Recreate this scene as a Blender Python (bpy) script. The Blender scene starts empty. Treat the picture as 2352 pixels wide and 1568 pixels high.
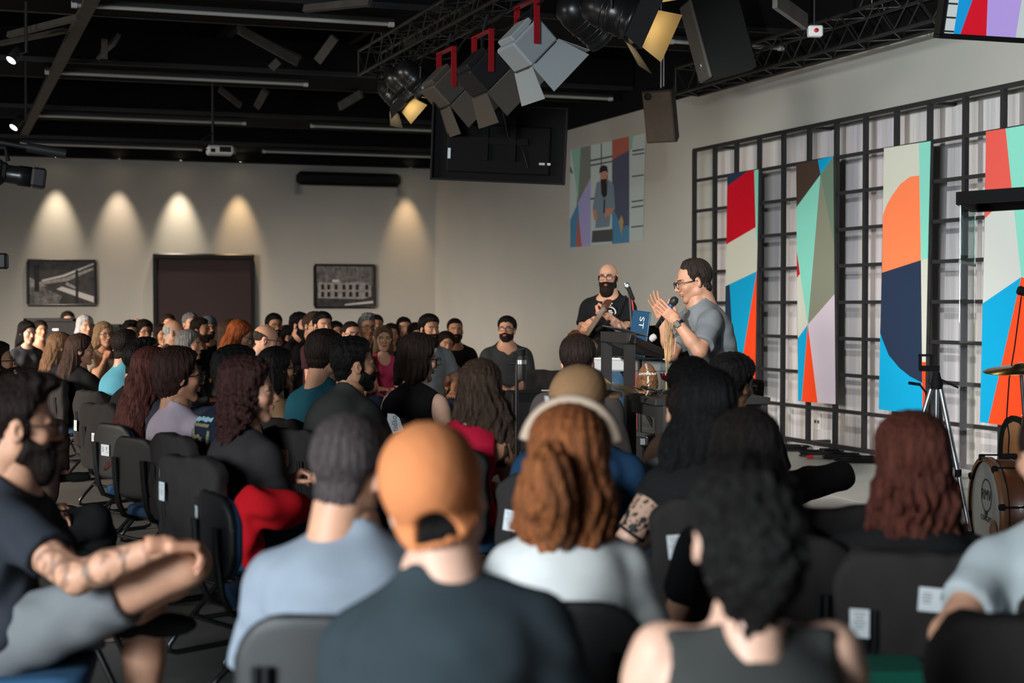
import bpy, math, random, time
import numpy as np
from mathutils import Vector, Matrix
SC = bpy.context.scene; COL = SC.collection
# ---------------------------------------------------------------- camera
FPX, CX, CY, CAMZ = 3270.0, 1176.0, 784.0, 1.45
PITCH = math.atan(81/FPX)
cd = bpy.data.cameras.new('camera'); cam = bpy.data.objects.new('camera', cd); COL.objects.link(cam)
cam.location = (0, 0, CAMZ); cam.rotation_euler = (math.pi/2-PITCH, 0, 0)
cd.sensor_width = 36.0; cd.lens = 36.0*FPX/2352; cd.clip_end = 200
cd.dof.use_dof = True; cd.dof.focus_distance = 9.3; cd.dof.aperture_fstop = 2.2
SC.camera = cam
def at(px, py, Z):
    """point seen at a pixel of the photograph, Z metres in front of the camera"""
    xc = (px-CX)/FPX*Z; yc = -(py-CY)/FPX*Z
    return np.array([xc, Z*math.cos(PITCH)+yc*math.sin(PITCH), CAMZ+yc*math.cos(PITCH)-Z*math.sin(PITCH)])
# ---------------------------------------------------------------- walls' directions
CORNER = np.array([-1.335, 24.8]); WD = np.array([.3741, -.9274]); WN = np.array([-.9274, -.3741]); FD = np.array([-.953, -.302])
# ---------------------------------------------------------------- world, lights, exposure
SC.view_settings.view_transform = 'Standard'; SC.view_settings.look = 'None'
SC.view_settings.gamma = 1.0; SC.view_settings.use_curve_mapping = False; SC.view_settings.exposure = 0.0
w = bpy.data.worlds.new('world'); SC.world = w; w.use_nodes = True
w.node_tree.nodes['Background'].inputs[0].default_value = (.72, .80, .9, 1); w.node_tree.nodes['Background'].inputs[1].default_value = .065
def area(name, loc, target, size, power, color, size_y=None, spread=180):
    ld = bpy.data.lights.new(name, 'AREA'); ld.energy = power; ld.color = color; ld.shape = 'RECTANGLE'
    ld.size = size; ld.size_y = size_y or size; ld.spread = math.radians(spread)
    o = bpy.data.objects.new(name, ld); COL.objects.link(o); o.location = loc
    o.rotation_euler = (Vector(target)-Vector(loc)).to_track_quat('-Z', 'Y').to_euler(); return o
def spot(name, loc, target, power, color, angle, blend=.5, r=.05):
    ld = bpy.data.lights.new(name, 'SPOT'); ld.energy = power; ld.color = color; ld.spot_size = math.radians(angle); ld.spot_blend = blend; ld.shadow_soft_size = r
    o = bpy.data.objects.new(name, ld); COL.objects.link(o); o.location = loc
    o.rotation_euler = (Vector(target)-Vector(loc)).to_track_quat('-Z', 'Y').to_euler(); return o

# daylight through the glazing behind and to the left of the camera
area('window_daylight_near', (-4.3, -1.6, 2.3), (.4, 3.4, .8), 3.2, 430, (.86, .95, 1.0), 2.2, 130)
area('window_daylight_side', (-10.5, 8.0, 2.6), (-3, 12.5, -.6), 5.5, 240, (1.0, .88, .75), 1.6, 64)
area('window_daylight_far', (-11.0, 13.0, 2.6), (-6.0, 19.2, -.9), 4.0, 340, (1.0, .86, .74), 1.4, 56)
spot('added_front_fill', (-2.6, 1.2, 4.3), (1.25, 9.3, 1.25), 3000, (1.0, .96, .92), 22, .8, .12)  # no window: unseen spot added as fill on the speaker's near side
# ---------------------------------------------------------------- materials
M = {}
def mat(name, color=(.5, .5, .5), rough=.6, metal=0.0, spec=.5, bump=0.0, bscale=60, var=0.0, vscale=6, obj=False, tint=False, emit=None, sss=0.0, stretch=None, alpha=None, coat=0.0):
    m = bpy.data.materials.new(name); m.use_nodes = True; nt = m.node_tree; N = nt.nodes; L = nt.links
    p = N['Principled BSDF']; p.inputs['Base Color'].default_value = (*color, 1); p.inputs['Roughness'].default_value = rough
    p.inputs['Metallic'].default_value = metal; p.inputs['Specular IOR Level'].default_value = spec; p.inputs['Coat Weight'].default_value = coat
    src = None
    if obj:
        oi = N.new('ShaderNodeObjectInfo'); src = oi.outputs['Color']
    if tint:
        a = N.new('ShaderNodeAttribute'); a.attribute_name = 'tint'
        if src is None: src = a.outputs['Color']
        else:
            mx = N.new('ShaderNodeMix'); mx.data_type = 'RGBA'; mx.blend_type = 'MULTIPLY'; mx.inputs['Factor'].default_value = 1
            L.new(src, mx.inputs['A']); L.new(a.outputs['Color'], mx.inputs['B']); src = mx.outputs['Result']
    tc = None
    def coords():
        nonlocal tc
        if tc is None:
            t = N.new('ShaderNodeTexCoord'); tc = t.outputs['Object']
            if stretch:
                mp = N.new('ShaderNodeMapping'); mp.inputs['Scale'].default_value = stretch; L.new(tc, mp.inputs['Vector']); tc = mp.outputs['Vector']
        return tc
    if var:
        n = N.new('ShaderNodeTexNoise'); n.inputs['Scale'].default_value = vscale; n.inputs['Detail'].default_value = 5; L.new(coords(), n.inputs['Vector'])
        mr = N.new('ShaderNodeMapRange'); mr.inputs['From Min'].default_value = .3; mr.inputs['From Max'].default_value = .7
        mr.inputs['To Min'].default_value = 1-var; mr.inputs['To Max'].default_value = 1+var; L.new(n.outputs['Fac'], mr.inputs['Value'])
        vm = N.new('ShaderNodeVectorMath'); vm.operation = 'SCALE'
        if src is None: vm.inputs[0].default_value = color
        else: L.new(src, vm.inputs[0])
        L.new(mr.outputs['Result'], vm.inputs['Scale']); src = vm.outputs['Vector']
    if src is not None: L.new(src, p.inputs['Base Color'])
    if bump:
        n = N.new('ShaderNodeTexNoise'); n.inputs['Scale'].default_value = bscale; n.inputs['Detail'].default_value = 4; L.new(coords(), n.inputs['Vector'])
        b = N.new('ShaderNodeBump'); b.inputs['Strength'].default_value = bump; b.inputs['Distance'].default_value = .01; L.new(n.outputs['Fac'], b.inputs['Height']); L.new(b.outputs['Normal'], p.inputs['Normal'])
    if emit: p.inputs['Emission Color'].default_value = (*emit[0], 1); p.inputs['Emission Strength'].default_value = emit[1]
    if emit and src is not None and emit[0] == 'src': pass
    if sss: p.inputs['Subsurface Weight'].default_value = sss; p.inputs['Subsurface Radius'].default_value = (.012, .005, .003); p.inputs['Subsurface Scale'].default_value = 1.0
    if alpha is not None: p.inputs['Alpha'].default_value = alpha
    M[name] = m; return m
mat('skin', obj=True, tint=True, rough=.5, spec=.4, bump=.08, bscale=160, var=.05, vscale=25)
mat('cloth', obj=True, rough=.9, spec=.15, bump=.25, bscale=330, var=.08, vscale=9)
mat('hair', obj=True, rough=.46, spec=.11, bump=1.0, bscale=70, var=.55, vscale=34, stretch=(3.6, 3.6, .30))
mat('frame', (.012, .012, .014), .3)
mat('gold', (.6, .45, .2), .3, metal=1)
# ---------------------------------------------------------------- helpers
F32 = np.float32
def V3(*a): return np.array(a, F32)
def link(name, me, parent=None, mat=None, color=None, smooth=True):
    o = bpy.data.objects.new(name, me); COL.objects.link(o)
    if parent is not None: o.parent = parent
    if mat is not None and len(me.materials) == 0: me.materials.append(mat)
    if color is not None: o.color = (*color, 1.0)
    return o
def tag(o, label=None, cat=None, group=None, kind=None):
    if label: o['label'] = label
    if cat: o['category'] = cat
    if group: o['group'] = group
    if kind: o['kind'] = kind
    return o
def empty(name, loc=(0, 0, 0), rz=0.0):
    o = bpy.data.objects.new(name, None); COL.objects.link(o)
    o.location = loc; o.rotation_euler = (0, 0, rz); o.empty_display_size = .1
    return o
def copy_tree(o, parent=None):
    c = o.copy(); COL.objects.link(c)
    if parent is not None: c.parent = parent
    for ch in list(o.children): copy_tree(ch, c)
    return c
def hx(s):
    s = s.lstrip('#'); r = [int(s[i:i+2], 16)/255 for i in (0, 2, 4)]
    return tuple(c/12.92 if c <= .04045 else ((c+.055)/1.055)**2.4 for c in r)

class MB:
    """collects simple shapes into one mesh"""
    def __init__(s): s.v = []; s.f = []; s.m = []; s.n = 0; s.mi = 0; s.sm = []
    def add(s, v, f, smooth=False):
        v = [tuple(map(float, p)) for p in v]; b = s.n
        s.v += v; s.n += len(v)
        for q in f: s.f.append(tuple(i+b for i in q)); s.m.append(s.mi); s.sm.append(smooth)
        return s
    def box(s, c, d, R=None, bev=0.0):
        hx_, hy_, hz_ = d[0]/2, d[1]/2, d[2]/2
        b = min(bev, hx_*.9, hy_*.9, hz_*.9)
        if b <= 0:
            v = [(x*hx_, y*hy_, z*hz_) for z in (-1, 1) for y in (-1, 1) for x in (-1, 1)]
            f = [(0,2,3,1),(4,5,7,6),(0,1,5,4),(2,6,7,3),(0,4,6,2),(1,3,7,5)]
        else:
            v = []; f = []
            ix = {}
            for sx in (-1,1):
                for sy in (-1,1):
                    for sz in (-1,1):
                        for ax in range(3):
                            p = [sx*(hx_-b), sy*(hy_-b), sz*(hz_-b)]
                            p[ax] = (sx*hx_, sy*hy_, sz*hz_)[ax]
                            ix[(sx,sy,sz,ax)] = len(v); v.append(tuple(p))
            S = (-1, 1)
            def order(cs):   # quad ring orientation fixed afterwards
                return cs
            for sg in S:
                f.append([ix[(sg,a,c_,0)] for a,c_ in ((-1,-1),(1,-1),(1,1),(-1,1))])
                f.append([ix[(a,sg,c_,1)] for a,c_ in ((-1,-1),(1,-1),(1,1),(-1,1))])
                f.append([ix[(a,c_,sg,2)] for a,c_ in ((-1,-1),(1,-1),(1,1),(-1,1))])
            for a in S:
                for c_ in S:
                    f.append([ix[(a,c_,-1,0)],ix[(a,c_,1,0)],ix[(a,c_,1,1)],ix[(a,c_,-1,1)]])
                    f.append([ix[(a,-1,c_,0)],ix[(a,1,c_,0)],ix[(a,1,c_,2)],ix[(a,-1,c_,2)]])
                    f.append([ix[(-1,a,c_,1)],ix[(1,a,c_,1)],ix[(1,a,c_,2)],ix[(-1,a,c_,2)]])
                    for e in S: f.append([ix[(a,c_,e,0)],ix[(a,c_,e,1)],ix[(a,c_,e,2)]])
            va = np.array(v); g = []
            for q in f:
                n = np.cross(va[q[1]]-va[q[0]], va[q[2]]-va[q[0]])
                g.append(tuple(q) if n @ va[list(q)].mean(0) > 0 else tuple(q[::-1]))
            f = g
        v = np.array(v)
        if R is not None: v = v @ np.array(R).T
        return s.add(v+np.array(c), f)
    def tube(s, pts, r, n=8, cap=True, smooth=True):
        pts = np.array(pts, float); m = len(pts)
        r = np.full(m, r) if np.isscalar(r) else np.array(r, float)
        T = np.gradient(pts, axis=0) if m > 2 else np.array([pts[1]-pts[0]]*2)
        T /= np.linalg.norm(T, axis=1)[:, None]+1e-12
        up = np.array([0, 0, 1.]) if abs(T[0][2]) < .9 else np.array([1., 0, 0])
        A = np.cross(T[0], up); A /= np.linalg.norm(A)
        v = []
        for i in range(m):
            A = A - (A@T[i])*T[i]; A /= np.linalg.norm(A)+1e-12
            B = np.cross(T[i], A)
            for k in range(n):
                w = 2*math.pi*k/n; v.append(pts[i]+r[i]*(math.cos(w)*A+math.sin(w)*B))
        f = [(i*n+k, i*n+(k+1) % n, (i+1)*n+(k+1) % n, (i+1)*n+k) for i in range(m-1) for k in range(n)]
        s.add(v, f, smooth)
        if cap:
            s.add(v[:n], [tuple(range(n))[::-1]]); s.add(v[-n:], [tuple(range(n))])
        return s
    def lathe(s, prof, c=(0,0,0), n=20, R=None, smooth=True):
        v = []
        for r, z in prof:
            for k in range(n): v.append((r*math.cos(2*math.pi*k/n), r*math.sin(2*math.pi*k/n), z))
        f = [(i*n+k, i*n+(k+1) % n, (i+1)*n+(k+1) % n, (i+1)*n+k) for i in range(len(prof)-1) for k in range(n)]
        v = np.array(v)
        if R is not None: v = v @ np.array(R).T
        return s.add(v+np.array(c), f, smooth)
    def prism(s, poly, t, o, ex, ey, ez=None):
        """poly in (ex,ey) plane at o, thickness t along ez"""
        ex = np.array(ex, float); ey = np.array(ey, float)
        ez = np.cross(ex, ey) if ez is None else np.array(ez, float)
        o = np.array(o, float); n = len(poly)
        a = [o+p[0]*ex+p[1]*ey for p in poly]; b = [p+t*ez for p in a]
        f = [tuple(range(n))[::-1], tuple(range(n, 2*n))]+[(i, (i+1) % n, n+(i+1) % n, n+i) for i in range(n)]
        return s.add(a+b, f)
    def mesh(s, name, mats=()):
        me = bpy.data.meshes.new(name); me.from_pydata(s.v, [], s.f)
        for m in mats: me.materials.append(m)
        if len(mats) > 1: me.polygons.foreach_set('material_index', s.m)
        me.polygons.foreach_set('use_smooth', s.sm); me.update()
        return me
    def build(s, name, mat, parent=None, color=None):
        mats = mat if isinstance(mat, (list, tuple)) else (mat,)
        return link(name, s.mesh(name, mats), parent, None, color)

def npmesh(name, v, f, mat=None, tint=None):
    v = np.asarray(v, F32); f = np.asarray(f, np.int32)
    me = bpy.data.meshes.new(name); k = f.shape[1]
    me.vertices.add(len(v)); me.vertices.foreach_set('co', v.ravel())
    me.loops.add(f.size); me.loops.foreach_set('vertex_index', f.ravel())
    me.polygons.add(len(f)); me.polygons.foreach_set('loop_start', np.arange(0, f.size, k, dtype=np.int32))
    me.polygons.foreach_set('use_smooth', np.ones(len(f), bool))
    if tint is not None:
        a = me.color_attributes.new('tint', 'FLOAT_COLOR', 'POINT')
        a.data.foreach_set('color', np.c_[tint, np.ones(len(v))].astype(F32).ravel())
    if mat: me.materials.append(mat)
    me.update(calc_edges=True)
    return me

# ---------------------------------------------------------------- signed distance shapes
def cap_(P, a, b, r1, r2=None):
    r2 = r1 if r2 is None else r2
    a = V3(*a); ab = V3(*b)-a
    t = np.clip(((P-a)@ab)/max(float(ab@ab), 1e-9), 0, 1)
    return np.sqrt(((P-a-t[:, None]*ab)**2).sum(1))-(r1+(r2-r1)*t)
def ell_(P, c, r, R=None):
    q = P-V3(*c)
    if R is not None: q = q@np.array(R, F32)
    r = V3(*r); k0 = np.sqrt(((q/r)**2).sum(1))+1e-9; k1 = np.sqrt(((q/(r*r))**2).sum(1))+1e-9
    return k0*(k0-1)/k1
def smin(a, b, k):
    h = np.clip(.5+.5*(b-a)/k, 0, 1); return b+(a-b)*h-k*h*(1-h)
def smax(a, b, k): return -smin(-a, -b, k)
def sst(x, a, b):
    t = np.clip((x-a)/(b-a), 0, 1); return t*t*(3-2*t)
def nz(P, f, s=0.0):
    x, y, z = P[:, 0]*f, P[:, 1]*f, P[:, 2]*f
    return (np.sin(x*1.0+y*.7-z*.4+s)*np.cos(y*1.1-x*.5+z*.8+1.7*s)+.6*np.sin(z*1.9+x*1.3-y*.9+2.3*s)*np.cos(x*1.7+y*1.5+.9*s)
            + .4*np.sin(y*2.7-z*2.1+x*2.3+s*3.1))/1.6
def poly_sd(x, y, poly):
    """signed distance in 2D, negative inside"""
    d = np.full(len(x), 1e9, F32); ins = np.zeros(len(x), bool); n = len(poly)
    for i in range(n):
        ax, ay = poly[i]; bx, by = poly[(i+1) % n]
        ex, ey = bx-ax, by-ay; wx, wy = x-ax, y-ay
        t = np.clip((wx*ex+wy*ey)/(ex*ex+ey*ey), 0, 1)
        d = np.minimum(d, (wx-ex*t)**2+(wy-ey*t)**2)
        c1 = (ay > y) != (by > y)
        with np.errstate(divide='ignore', invalid='ignore'):
            c2 = x < ex*(y-ay)/(ey if ey != 0 else 1e-9)+ax
        ins ^= c1 & c2
    d = np.sqrt(d); return np.where(ins, -d, d)

def nets(fn, lo, hi, h):
    """surface nets of a signed distance function -> verts, quads"""
    lo = np.array(lo, F32); hi = np.array(hi, F32); st = 4
    nc = np.ceil((hi-lo)/(h*st)).astype(int)+1
    n = nc*st
    cg = [lo[i]+h*(np.arange(nc[i])*st+(st-1)/2) for i in range(3)]
    C = np.stack(np.meshgrid(*cg, indexing='ij'), -1).reshape(-1, 3).astype(F32)
    dc = fn(C).reshape(nc)
    near = np.abs(dc) < h*st*1.35
    D = np.repeat(np.repeat(np.repeat(dc, st, 0), st, 1), st, 2).astype(F32)
    M = np.argwhere(np.repeat(np.repeat(np.repeat(near, st, 0), st, 1), st, 2))
    if len(M) == 0: return np.zeros((0, 3), F32), np.zeros((0, 4), np.int32)
    D[M[:, 0], M[:, 1], M[:, 2]] = fn((lo+M*h).astype(F32))
    S = D < 0
    cor = [(i, j, k) for i in (0, 1) for j in (0, 1) for k in (0, 1)]
    sl = lambda A, c: A[c[0]:A.shape[0]-1+c[0], c[1]:A.shape[1]-1+c[1], c[2]:A.shape[2]-1+c[2]]
    cnt = sum(sl(S, c).astype(np.int8) for c in cor)
    act = (cnt > 0) & (cnt < 8)
    A = np.argwhere(act); idx = np.full(act.shape, -1, np.int32); idx[act] = np.arange(len(A))
    vals = np.stack([D[A[:, 0]+c[0], A[:, 1]+c[1], A[:, 2]+c[2]] for c in cor], 1)
    acc = np.zeros((len(A), 3), F32); w = np.zeros(len(A), F32)
    for i in range(8):
        for j in range(i+1, 8):
            ci, cj = np.array(cor[i]), np.array(cor[j])
            if np.abs(ci-cj).sum() != 1: continue
            a, b = vals[:, i], vals[:, j]; m = (a < 0) != (b < 0)
            t = np.where(m, a/np.where(m, a-b, 1), 0)
            acc += np.where(m[:, None], ci+(cj-ci)*t[:, None], 0); w += m
    v = lo+h*(A+acc/np.maximum(w, 1)[:, None])
    fs = []
    for ax in range(3):
        o1, o2 = [(1, 2), (2, 0), (0, 1)][ax]
        s0 = np.take(S, range(S.shape[ax]-1), ax); s1 = np.take(S, range(1, S.shape[ax]), ax)
        E = np.argwhere(s0 != s1)
        E = E[(E[:, o1] > 0) & (E[:, o2] > 0) & (E[:, o1] < S.shape[o1]-1) & (E[:, o2] < S.shape[o2]-1)]
        ins = s0[E[:, 0], E[:, 1], E[:, 2]]
        q = []
        for da, db in ((1, 1), (0, 1), (0, 0), (1, 0)):
            e = E.copy(); e[:, o1] -= da; e[:, o2] -= db
            q.append(idx[e[:, 0], e[:, 1], e[:, 2]])
        q = np.stack(q, 1); q[~ins] = q[~ins][:, ::-1]
        fs.append(q[(q >= 0).all(1)])
    return v.astype(F32), np.concatenate(fs).astype(np.int32)
def rotm(yaw=0, pitch=0, roll=0):
    """face looks along +Y; yaw turns left (ccw from above), pitch looks up, roll tips to the right"""
    y, p, r = map(math.radians, (yaw, pitch, roll))
    Rz = np.array([[math.cos(y), -math.sin(y), 0], [math.sin(y), math.cos(y), 0], [0, 0, 1]])
    Rx = np.array([[1, 0, 0], [0, math.cos(p), -math.sin(p)], [0, math.sin(p), math.cos(p)]])
    Ry = np.array([[math.cos(r), 0, math.sin(r)], [0, 1, 0], [-math.sin(r), 0, math.cos(r)]])
    return (Rz@Rx@Ry).astype(F32)
# ---------------------------------------------------------------- people: heads
_c = {}
EZ = .004
def head_sdf(P, f):
    x = np.abs(P[:, 0]); Q = np.c_[x, P[:, 1:]].astype(F32)
    jw = .94 if f else 1.0
    d = ell_(P, (0, -.014, .036), (.0745, .096, .081))
    d = smin(d, ell_(P, (0, .022, -.025), (.060*jw, .068, .075)), .03)
    d = smin(d, cap_(Q, (.048*jw, -.005, -.058), (.012, .062, -.098), .022, .017), .022)
    d = smin(d, ell_(P, (0, .070, -.098), (.022 if not f else .017, .016, .014)), .02)
    d = smin(d, ell_(Q, (.040, .058, -.022), (.022, .022, .020)), .02)
    d = smin(d, cap_(Q, (.010, .087, .026), (.046, .074, .022), .008 if not f else .005, .006), .014)
    d = smax(d, -ell_(Q, (.031, .100, EZ), (.018, .017, .0125)), .010)
    d = smin(d, ell_(Q, (.031, .0735, EZ), (.0135, .0125, .0118)), .002)
    d = smin(d, cap_(P, (0, .086, .014), (0, .108, -.026), .0075, .0115), .012)
    d = smin(d, ell_(Q, (.0125, .097, -.030), (.0085, .011, .0085)), .006)
    d = smin(d, ell_(P, (0, .089, -.0525), (.022, .0115, .0058)), .006)
    d = smin(d, ell_(P, (0, .087, -.0635), (.018, .0115, .0065)), .006)
    d = smax(d, -cap_(P, (-.022, .098, -.058), (.022, .098, -.058), .0022), .004)
    ear = ell_(Q, (.078, -.012, -.008), (.011, .019, .031), rotm(-18, 0, 0)[:, :])
    ear = smax(ear, -ell_(Q, (.088, -.006, -.004), (.008, .010, .018)), .006)
    d = smin(d, ear, .008)
    nr = .050 if f else .060
    d = smin(d, cap_(P, (0, -.028, -.05), (0, -.052, -.20), nr*.98, nr*1.02), .025)
    return d
def head_mesh(f, h, stub=False):
    k = ('head', f, h, stub)
    if k not in _c:
        v, q = nets(lambda P: head_sdf(P, f), (-.12, -.14, -.19), (.12, .14, .14), h)
        x = np.abs(v[:, 0]); y = v[:, 1]; z = v[:, 2]
        t = np.ones((len(v), 3), F32)
        def mix(m, c):
            nonlocal t
            m = np.clip(m, 0, 1)[:, None]; t = t*(1-m)+np.array(c, F32)*m
        mix(.5*(1-sst(np.hypot(x-.045, (z+.028)*1.1), .0, .035))*(y > .03), (1.05, .86, .82))
        mix(.45*(1-sst(np.hypot(x, z+.03), .0, .022))*(y > .08), (1.05, .84, .8))
        if stub: mix(.55*sst(-z, .035, .06)*sst(y, -.01, .03)*sst(-z, .0, .10), (.55, .5, .48))
        lip = np.hypot(x/.021, (z+.058)/.0105); mix((1-sst(lip, .75, 1.1))*(y > .07), (.80, .46, .44))
        mix((1-sst(np.hypot(x/.021, (z+.058)/.0022), .6, 1.2))*(y > .07)*.7, (.25, .14, .13))
        bz = .026-.16*np.maximum(x-.036, 0)-.05*np.maximum(.03-x, 0)
        wb = .0045 if f else .0062
        mix((1-sst(np.abs(z-bz), wb*.5, wb*1.2))*sst(x, .008, .014)*(1-sst(x, .046, .054))*(y > .045), (.13, .10, .09))
        e = np.hypot((x-.031)/.0155, (z-EZ)/.0085); mix((1-sst(e, .8, 1.05))*(y > .06), (1.15, 1.3, 1.4))
        mix((1-sst(np.hypot(x-.031, z-EZ), .0045, .0065))*(y > .06)*(e < 1.1), (.07, .055, .05))
        mix((1-sst(np.abs(z-EZ-.0085+.16*np.maximum(x-.036, 0)), .001, .0035))*(np.abs(x-.031) < .017)*(y > .06), (.16, .11, .1))
        mix((1-sst(np.hypot(x-.008, z+.036), .002, .006))*(y > .09), (.4, .25, .22))
        _c[k] = (v, q, t)
    return _c[k]

def skull(P, g=0.0):
    return np.minimum(ell_(P, (0, -.014, .036), (.0745+g, .096+g, .081+g)), smin(ell_(P, (0, .01, -.02), (.064+g, .066+g, .07+g)), cap_(P, (0, -.03, -.03), (0, -.05, -.14), .052+g), .03))
LINE = {'short': [(.095, .088), (.066, .070), (.050, .048), (.024, .024), (.018, -.012), (.006, -.012), (-.002, .012), (-.022, .016), (-.034, -.01), (-.04, -.045), (-.06, -.075), (-.15, -.075), (-.15, .2), (.15, .2), (.1, .075)],
        'recede': [(.055, .085), (.03, .06), (.038, .035), (.022, .022), (.018, -.012), (.006, -.012), (-.002, .012), (-.022, .016), (-.034, -.01), (-.04, -.045), (-.06, -.08), (-.15, -.08), (-.15, .2), (.05, .2)],
        'ring': [(.02, .03), (.018, -.012), (.006, -.012), (-.002, .012), (-.022, .016), (-.034, -.01), (-.04, -.045), (-.06, -.08), (-.15, -.08), (-.15, .055), (-.08, .065), (-.03, .05)],
        'fem': [(.085, .076), (.064, .055), (.05, .02), (.03, .0), (.02, -.03), (.0, -.05), (-.02, -.075), (-.15, -.085), (-.15, .2), (.15, .2), (.1, .075)]}
def ang_(P): return np.arctan2(P[:, 0], -(P[:, 1]+.015))
def strands(P, n, s=0.0, wave=3.0):
    a = ang_(P); z = P[:, 2]
    return np.sin(a*n+wave*np.sin(z*22+s)+s)+.55*np.sin(a*n*2.3+1.4*wave*np.sin(z*31+2*s)+1.7)
def hair_sdf(P, kind, p):
    s = p.get('s', 0.0); T = p.get('t')
    x = np.abs(P[:, 0]); y, z = P[:, 1], P[:, 2]
    def capd(line, T, am=0.0, n=26, nzf=None):
        g = poly_sd(y, z-(.016*sst(x, .022, .052)-.004*np.sin(x*210+s))*(y > .028)*(line != 'fem'), LINE[line])
        th = T*sst(-g, -.006, .030 if T < .02 else .040)-.012*sst(g, -.002, .012)
        top = 1+.35*sst(z, .05, .11)
        dd = skull(P)-th*top
        if nzf: dd = dd-am*nz(P, nzf, s)
        elif am: dd = dd-am*strands(P, n, s)
        return dd
    if kind == 'buzz': return capd('short', T or .007)
    if kind == 'short': return capd('short', T or .017, .0022, 30)
    if kind == 'recede': return capd('recede', T or .014, .002, 30)
    if kind == 'ring': return capd('ring', T or .012, .0015, 30)
    if kind == 'quiff':
        d = capd('short', T or .012, .002, 30)
        return smin(d, ell_(P, (0, .03, .122), (.062, .075, .028))-.004*strands(P, 14, s), .02)
    if kind == 'curly': return capd('short', T or .026, .007, nzf=95)
    if kind == 'afro': return capd('short', T or .042, .006, nzf=110)
    if kind == 'pixie':
        d = capd('fem', T or .024, .0035, 22)
        d = smin(d, ell_(P, (0, -.06, -.02), (.072, .058, .075))-.004*strands(P, 20, s), .02)
        return smax(d, -ell_(P, (0, .085, -.05), (.075, .06, .10)), .01)
    if kind == 'updo':
        d = capd('fem', T or .016, .004, 22)
        d = smin(d, ell_(P, (0, -.078, -.032), (.080, .058, .098)), .03)-.008*nz(P, 75, s)-.003*nz(P, 170, s)
        d = smax(d, -ell_(np.c_[x, P[:, 1:]].astype(F32), (.098, -.005, -.01), (.026, .034, .044)), .006)
        return smax(d, -ell_(P, (0, .085, -.05), (.075, .06, .10)), .01)
    if kind == 'tied':
        d = capd('fem', T or .010, .002, 26)
        if p.get('bun'): d = smin(d, ell_(P, p.get('bunc', (0, -.125, .06)), (.045, .04, .04))-.003*nz(P, 120, s), .01)
        return d
    # hair that hangs: skull cap plus a skirt that falls to z = -len
    L = p.get('len', .25); W = p.get('w', .098); wv = p.get('wave', 0.0); B = p.get('back', .02)
    d = capd('fem', T or .016, .003, 22)
    u = np.clip((.06-z)/(L+.06), 0, 1.2)
    cy = -.028-B*u; ca = .082+(W-.082)*sst(u, 0, .55)-.02*sst(u, .75, 1.1); cb = .088+.008*u-.018*sst(u, .4, 1.0)
    sx = p.get('sx', 0.0)*u
    sk = (np.sqrt(((P[:, 0]-sx)/ca)**2+((y-cy)/cb)**2)-1)*np.minimum(ca, cb)
    if kind == 'wavy': sk = sk-(.004+.010*wv)*(nz(P*np.array([1, 1, .55], F32), 62, s))-.003*strands(P, 24, s, 4)
    elif kind == 'curls': sk = sk-.012*nz(P, 80, s)-.004*nz(P, 190, s)
    else: sk = sk-.0035*strands(P, 20, s, 1.2)
    end = -L+.02*np.sin(ang_(P)*5+s)
    sk = smax(sk, np.maximum(end-z, z-.075), .012)
    sk = smax(sk, y-(p.get('front', .035)-.10*sst(-z, .07, .2)), .012)
    d = smin(d, sk, .012)
    if kind == 'curls': d = d-.006*nz(P, 120, s+1)
    face = ell_(P, (0, .135, -.036), (.069, .12, .122))
    d = smax(d, -face, .008)
    if p.get('fringe'): d = smin(d, smax(np.abs(skull(P, .010))-.008, np.maximum(np.maximum(.03-z, z-.1), -y), .004), .006)
    return d
def hair_mesh(kind, p, h):
    k = ('hair', kind, tuple(sorted(p.items())), h)
    if k not in _c:
        L = p.get('len', .14)
        w = .15 if kind in ('afro', 'curls', 'wavy') else .135
        w = max(w, p.get('w', 0)+.05+abs(p.get('sx', 0)))
        v, q = nets(lambda P: hair_sdf(P, kind, p), (-w, -.20-p.get('back', 0), -max(L, .13)-.05), (w, .15, .20), h)
        _c[k] = npmesh('hair', v, q, M['hair'])
    return _c[k]
def pony_mesh(pts, r, h, s=0.0, am=.006):
    pts = [V3(*a) for a in pts]
    lo = np.min(pts, 0)-max(r)-.02; hi = np.max(pts, 0)+max(r)+.02
    def fn(P):
        d = None
        for i in range(len(pts)-1):
            e = cap_(P, pts[i], pts[i+1], r[i], r[i+1]); d = e if d is None else smin(d, e, .02)
        return d-am*(np.sin((P[:, 0]*130+np.sin(P[:, 2]*28+s)*1.8))*np.cos(P[:, 1]*110+s+P[:, 2]*14))-.4*am*nz(P, 90, s)
    v, q = nets(fn, lo, hi, h)
    return npmesh('ponytail', v, q, M['hair'])
def beard_mesh(h, t=.010, long=0.0):
    k = ('beard', h, t, long)
    if k not in _c:
        line = [(.022, .02), (.024, -.025), (.055, -.044), (.085, -.036), (.13, -.034), (.13, -.2), (.02, -.125-long), (-.01, -.085), (.006, -.05), (.008, .02)]
        def fn(P):
            x = np.abs(P[:, 0]); g = poly_sd(P[:, 1], P[:, 2], line)
            ch = head_sdf(P, False)
            if long: ch = smin(ch, ell_(P, (0, .06, -.105-long*.5), (.045, .035, .03+long)), .03)
            d = ch-t*sst(-g, -.004, .012)+.010*sst(g, -.002, .01)-.0015*nz(P, 260)
            return smax(d, -ell_(P, (0, .105, -.059), (.024, .03, .009)), .004)
        v, q = nets(fn, (-.11, -.05, -.18-long), (.11, .14, .03), h)
        _c[k] = npmesh('beard', v, q, M['hair'])
    return _c[k]
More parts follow.
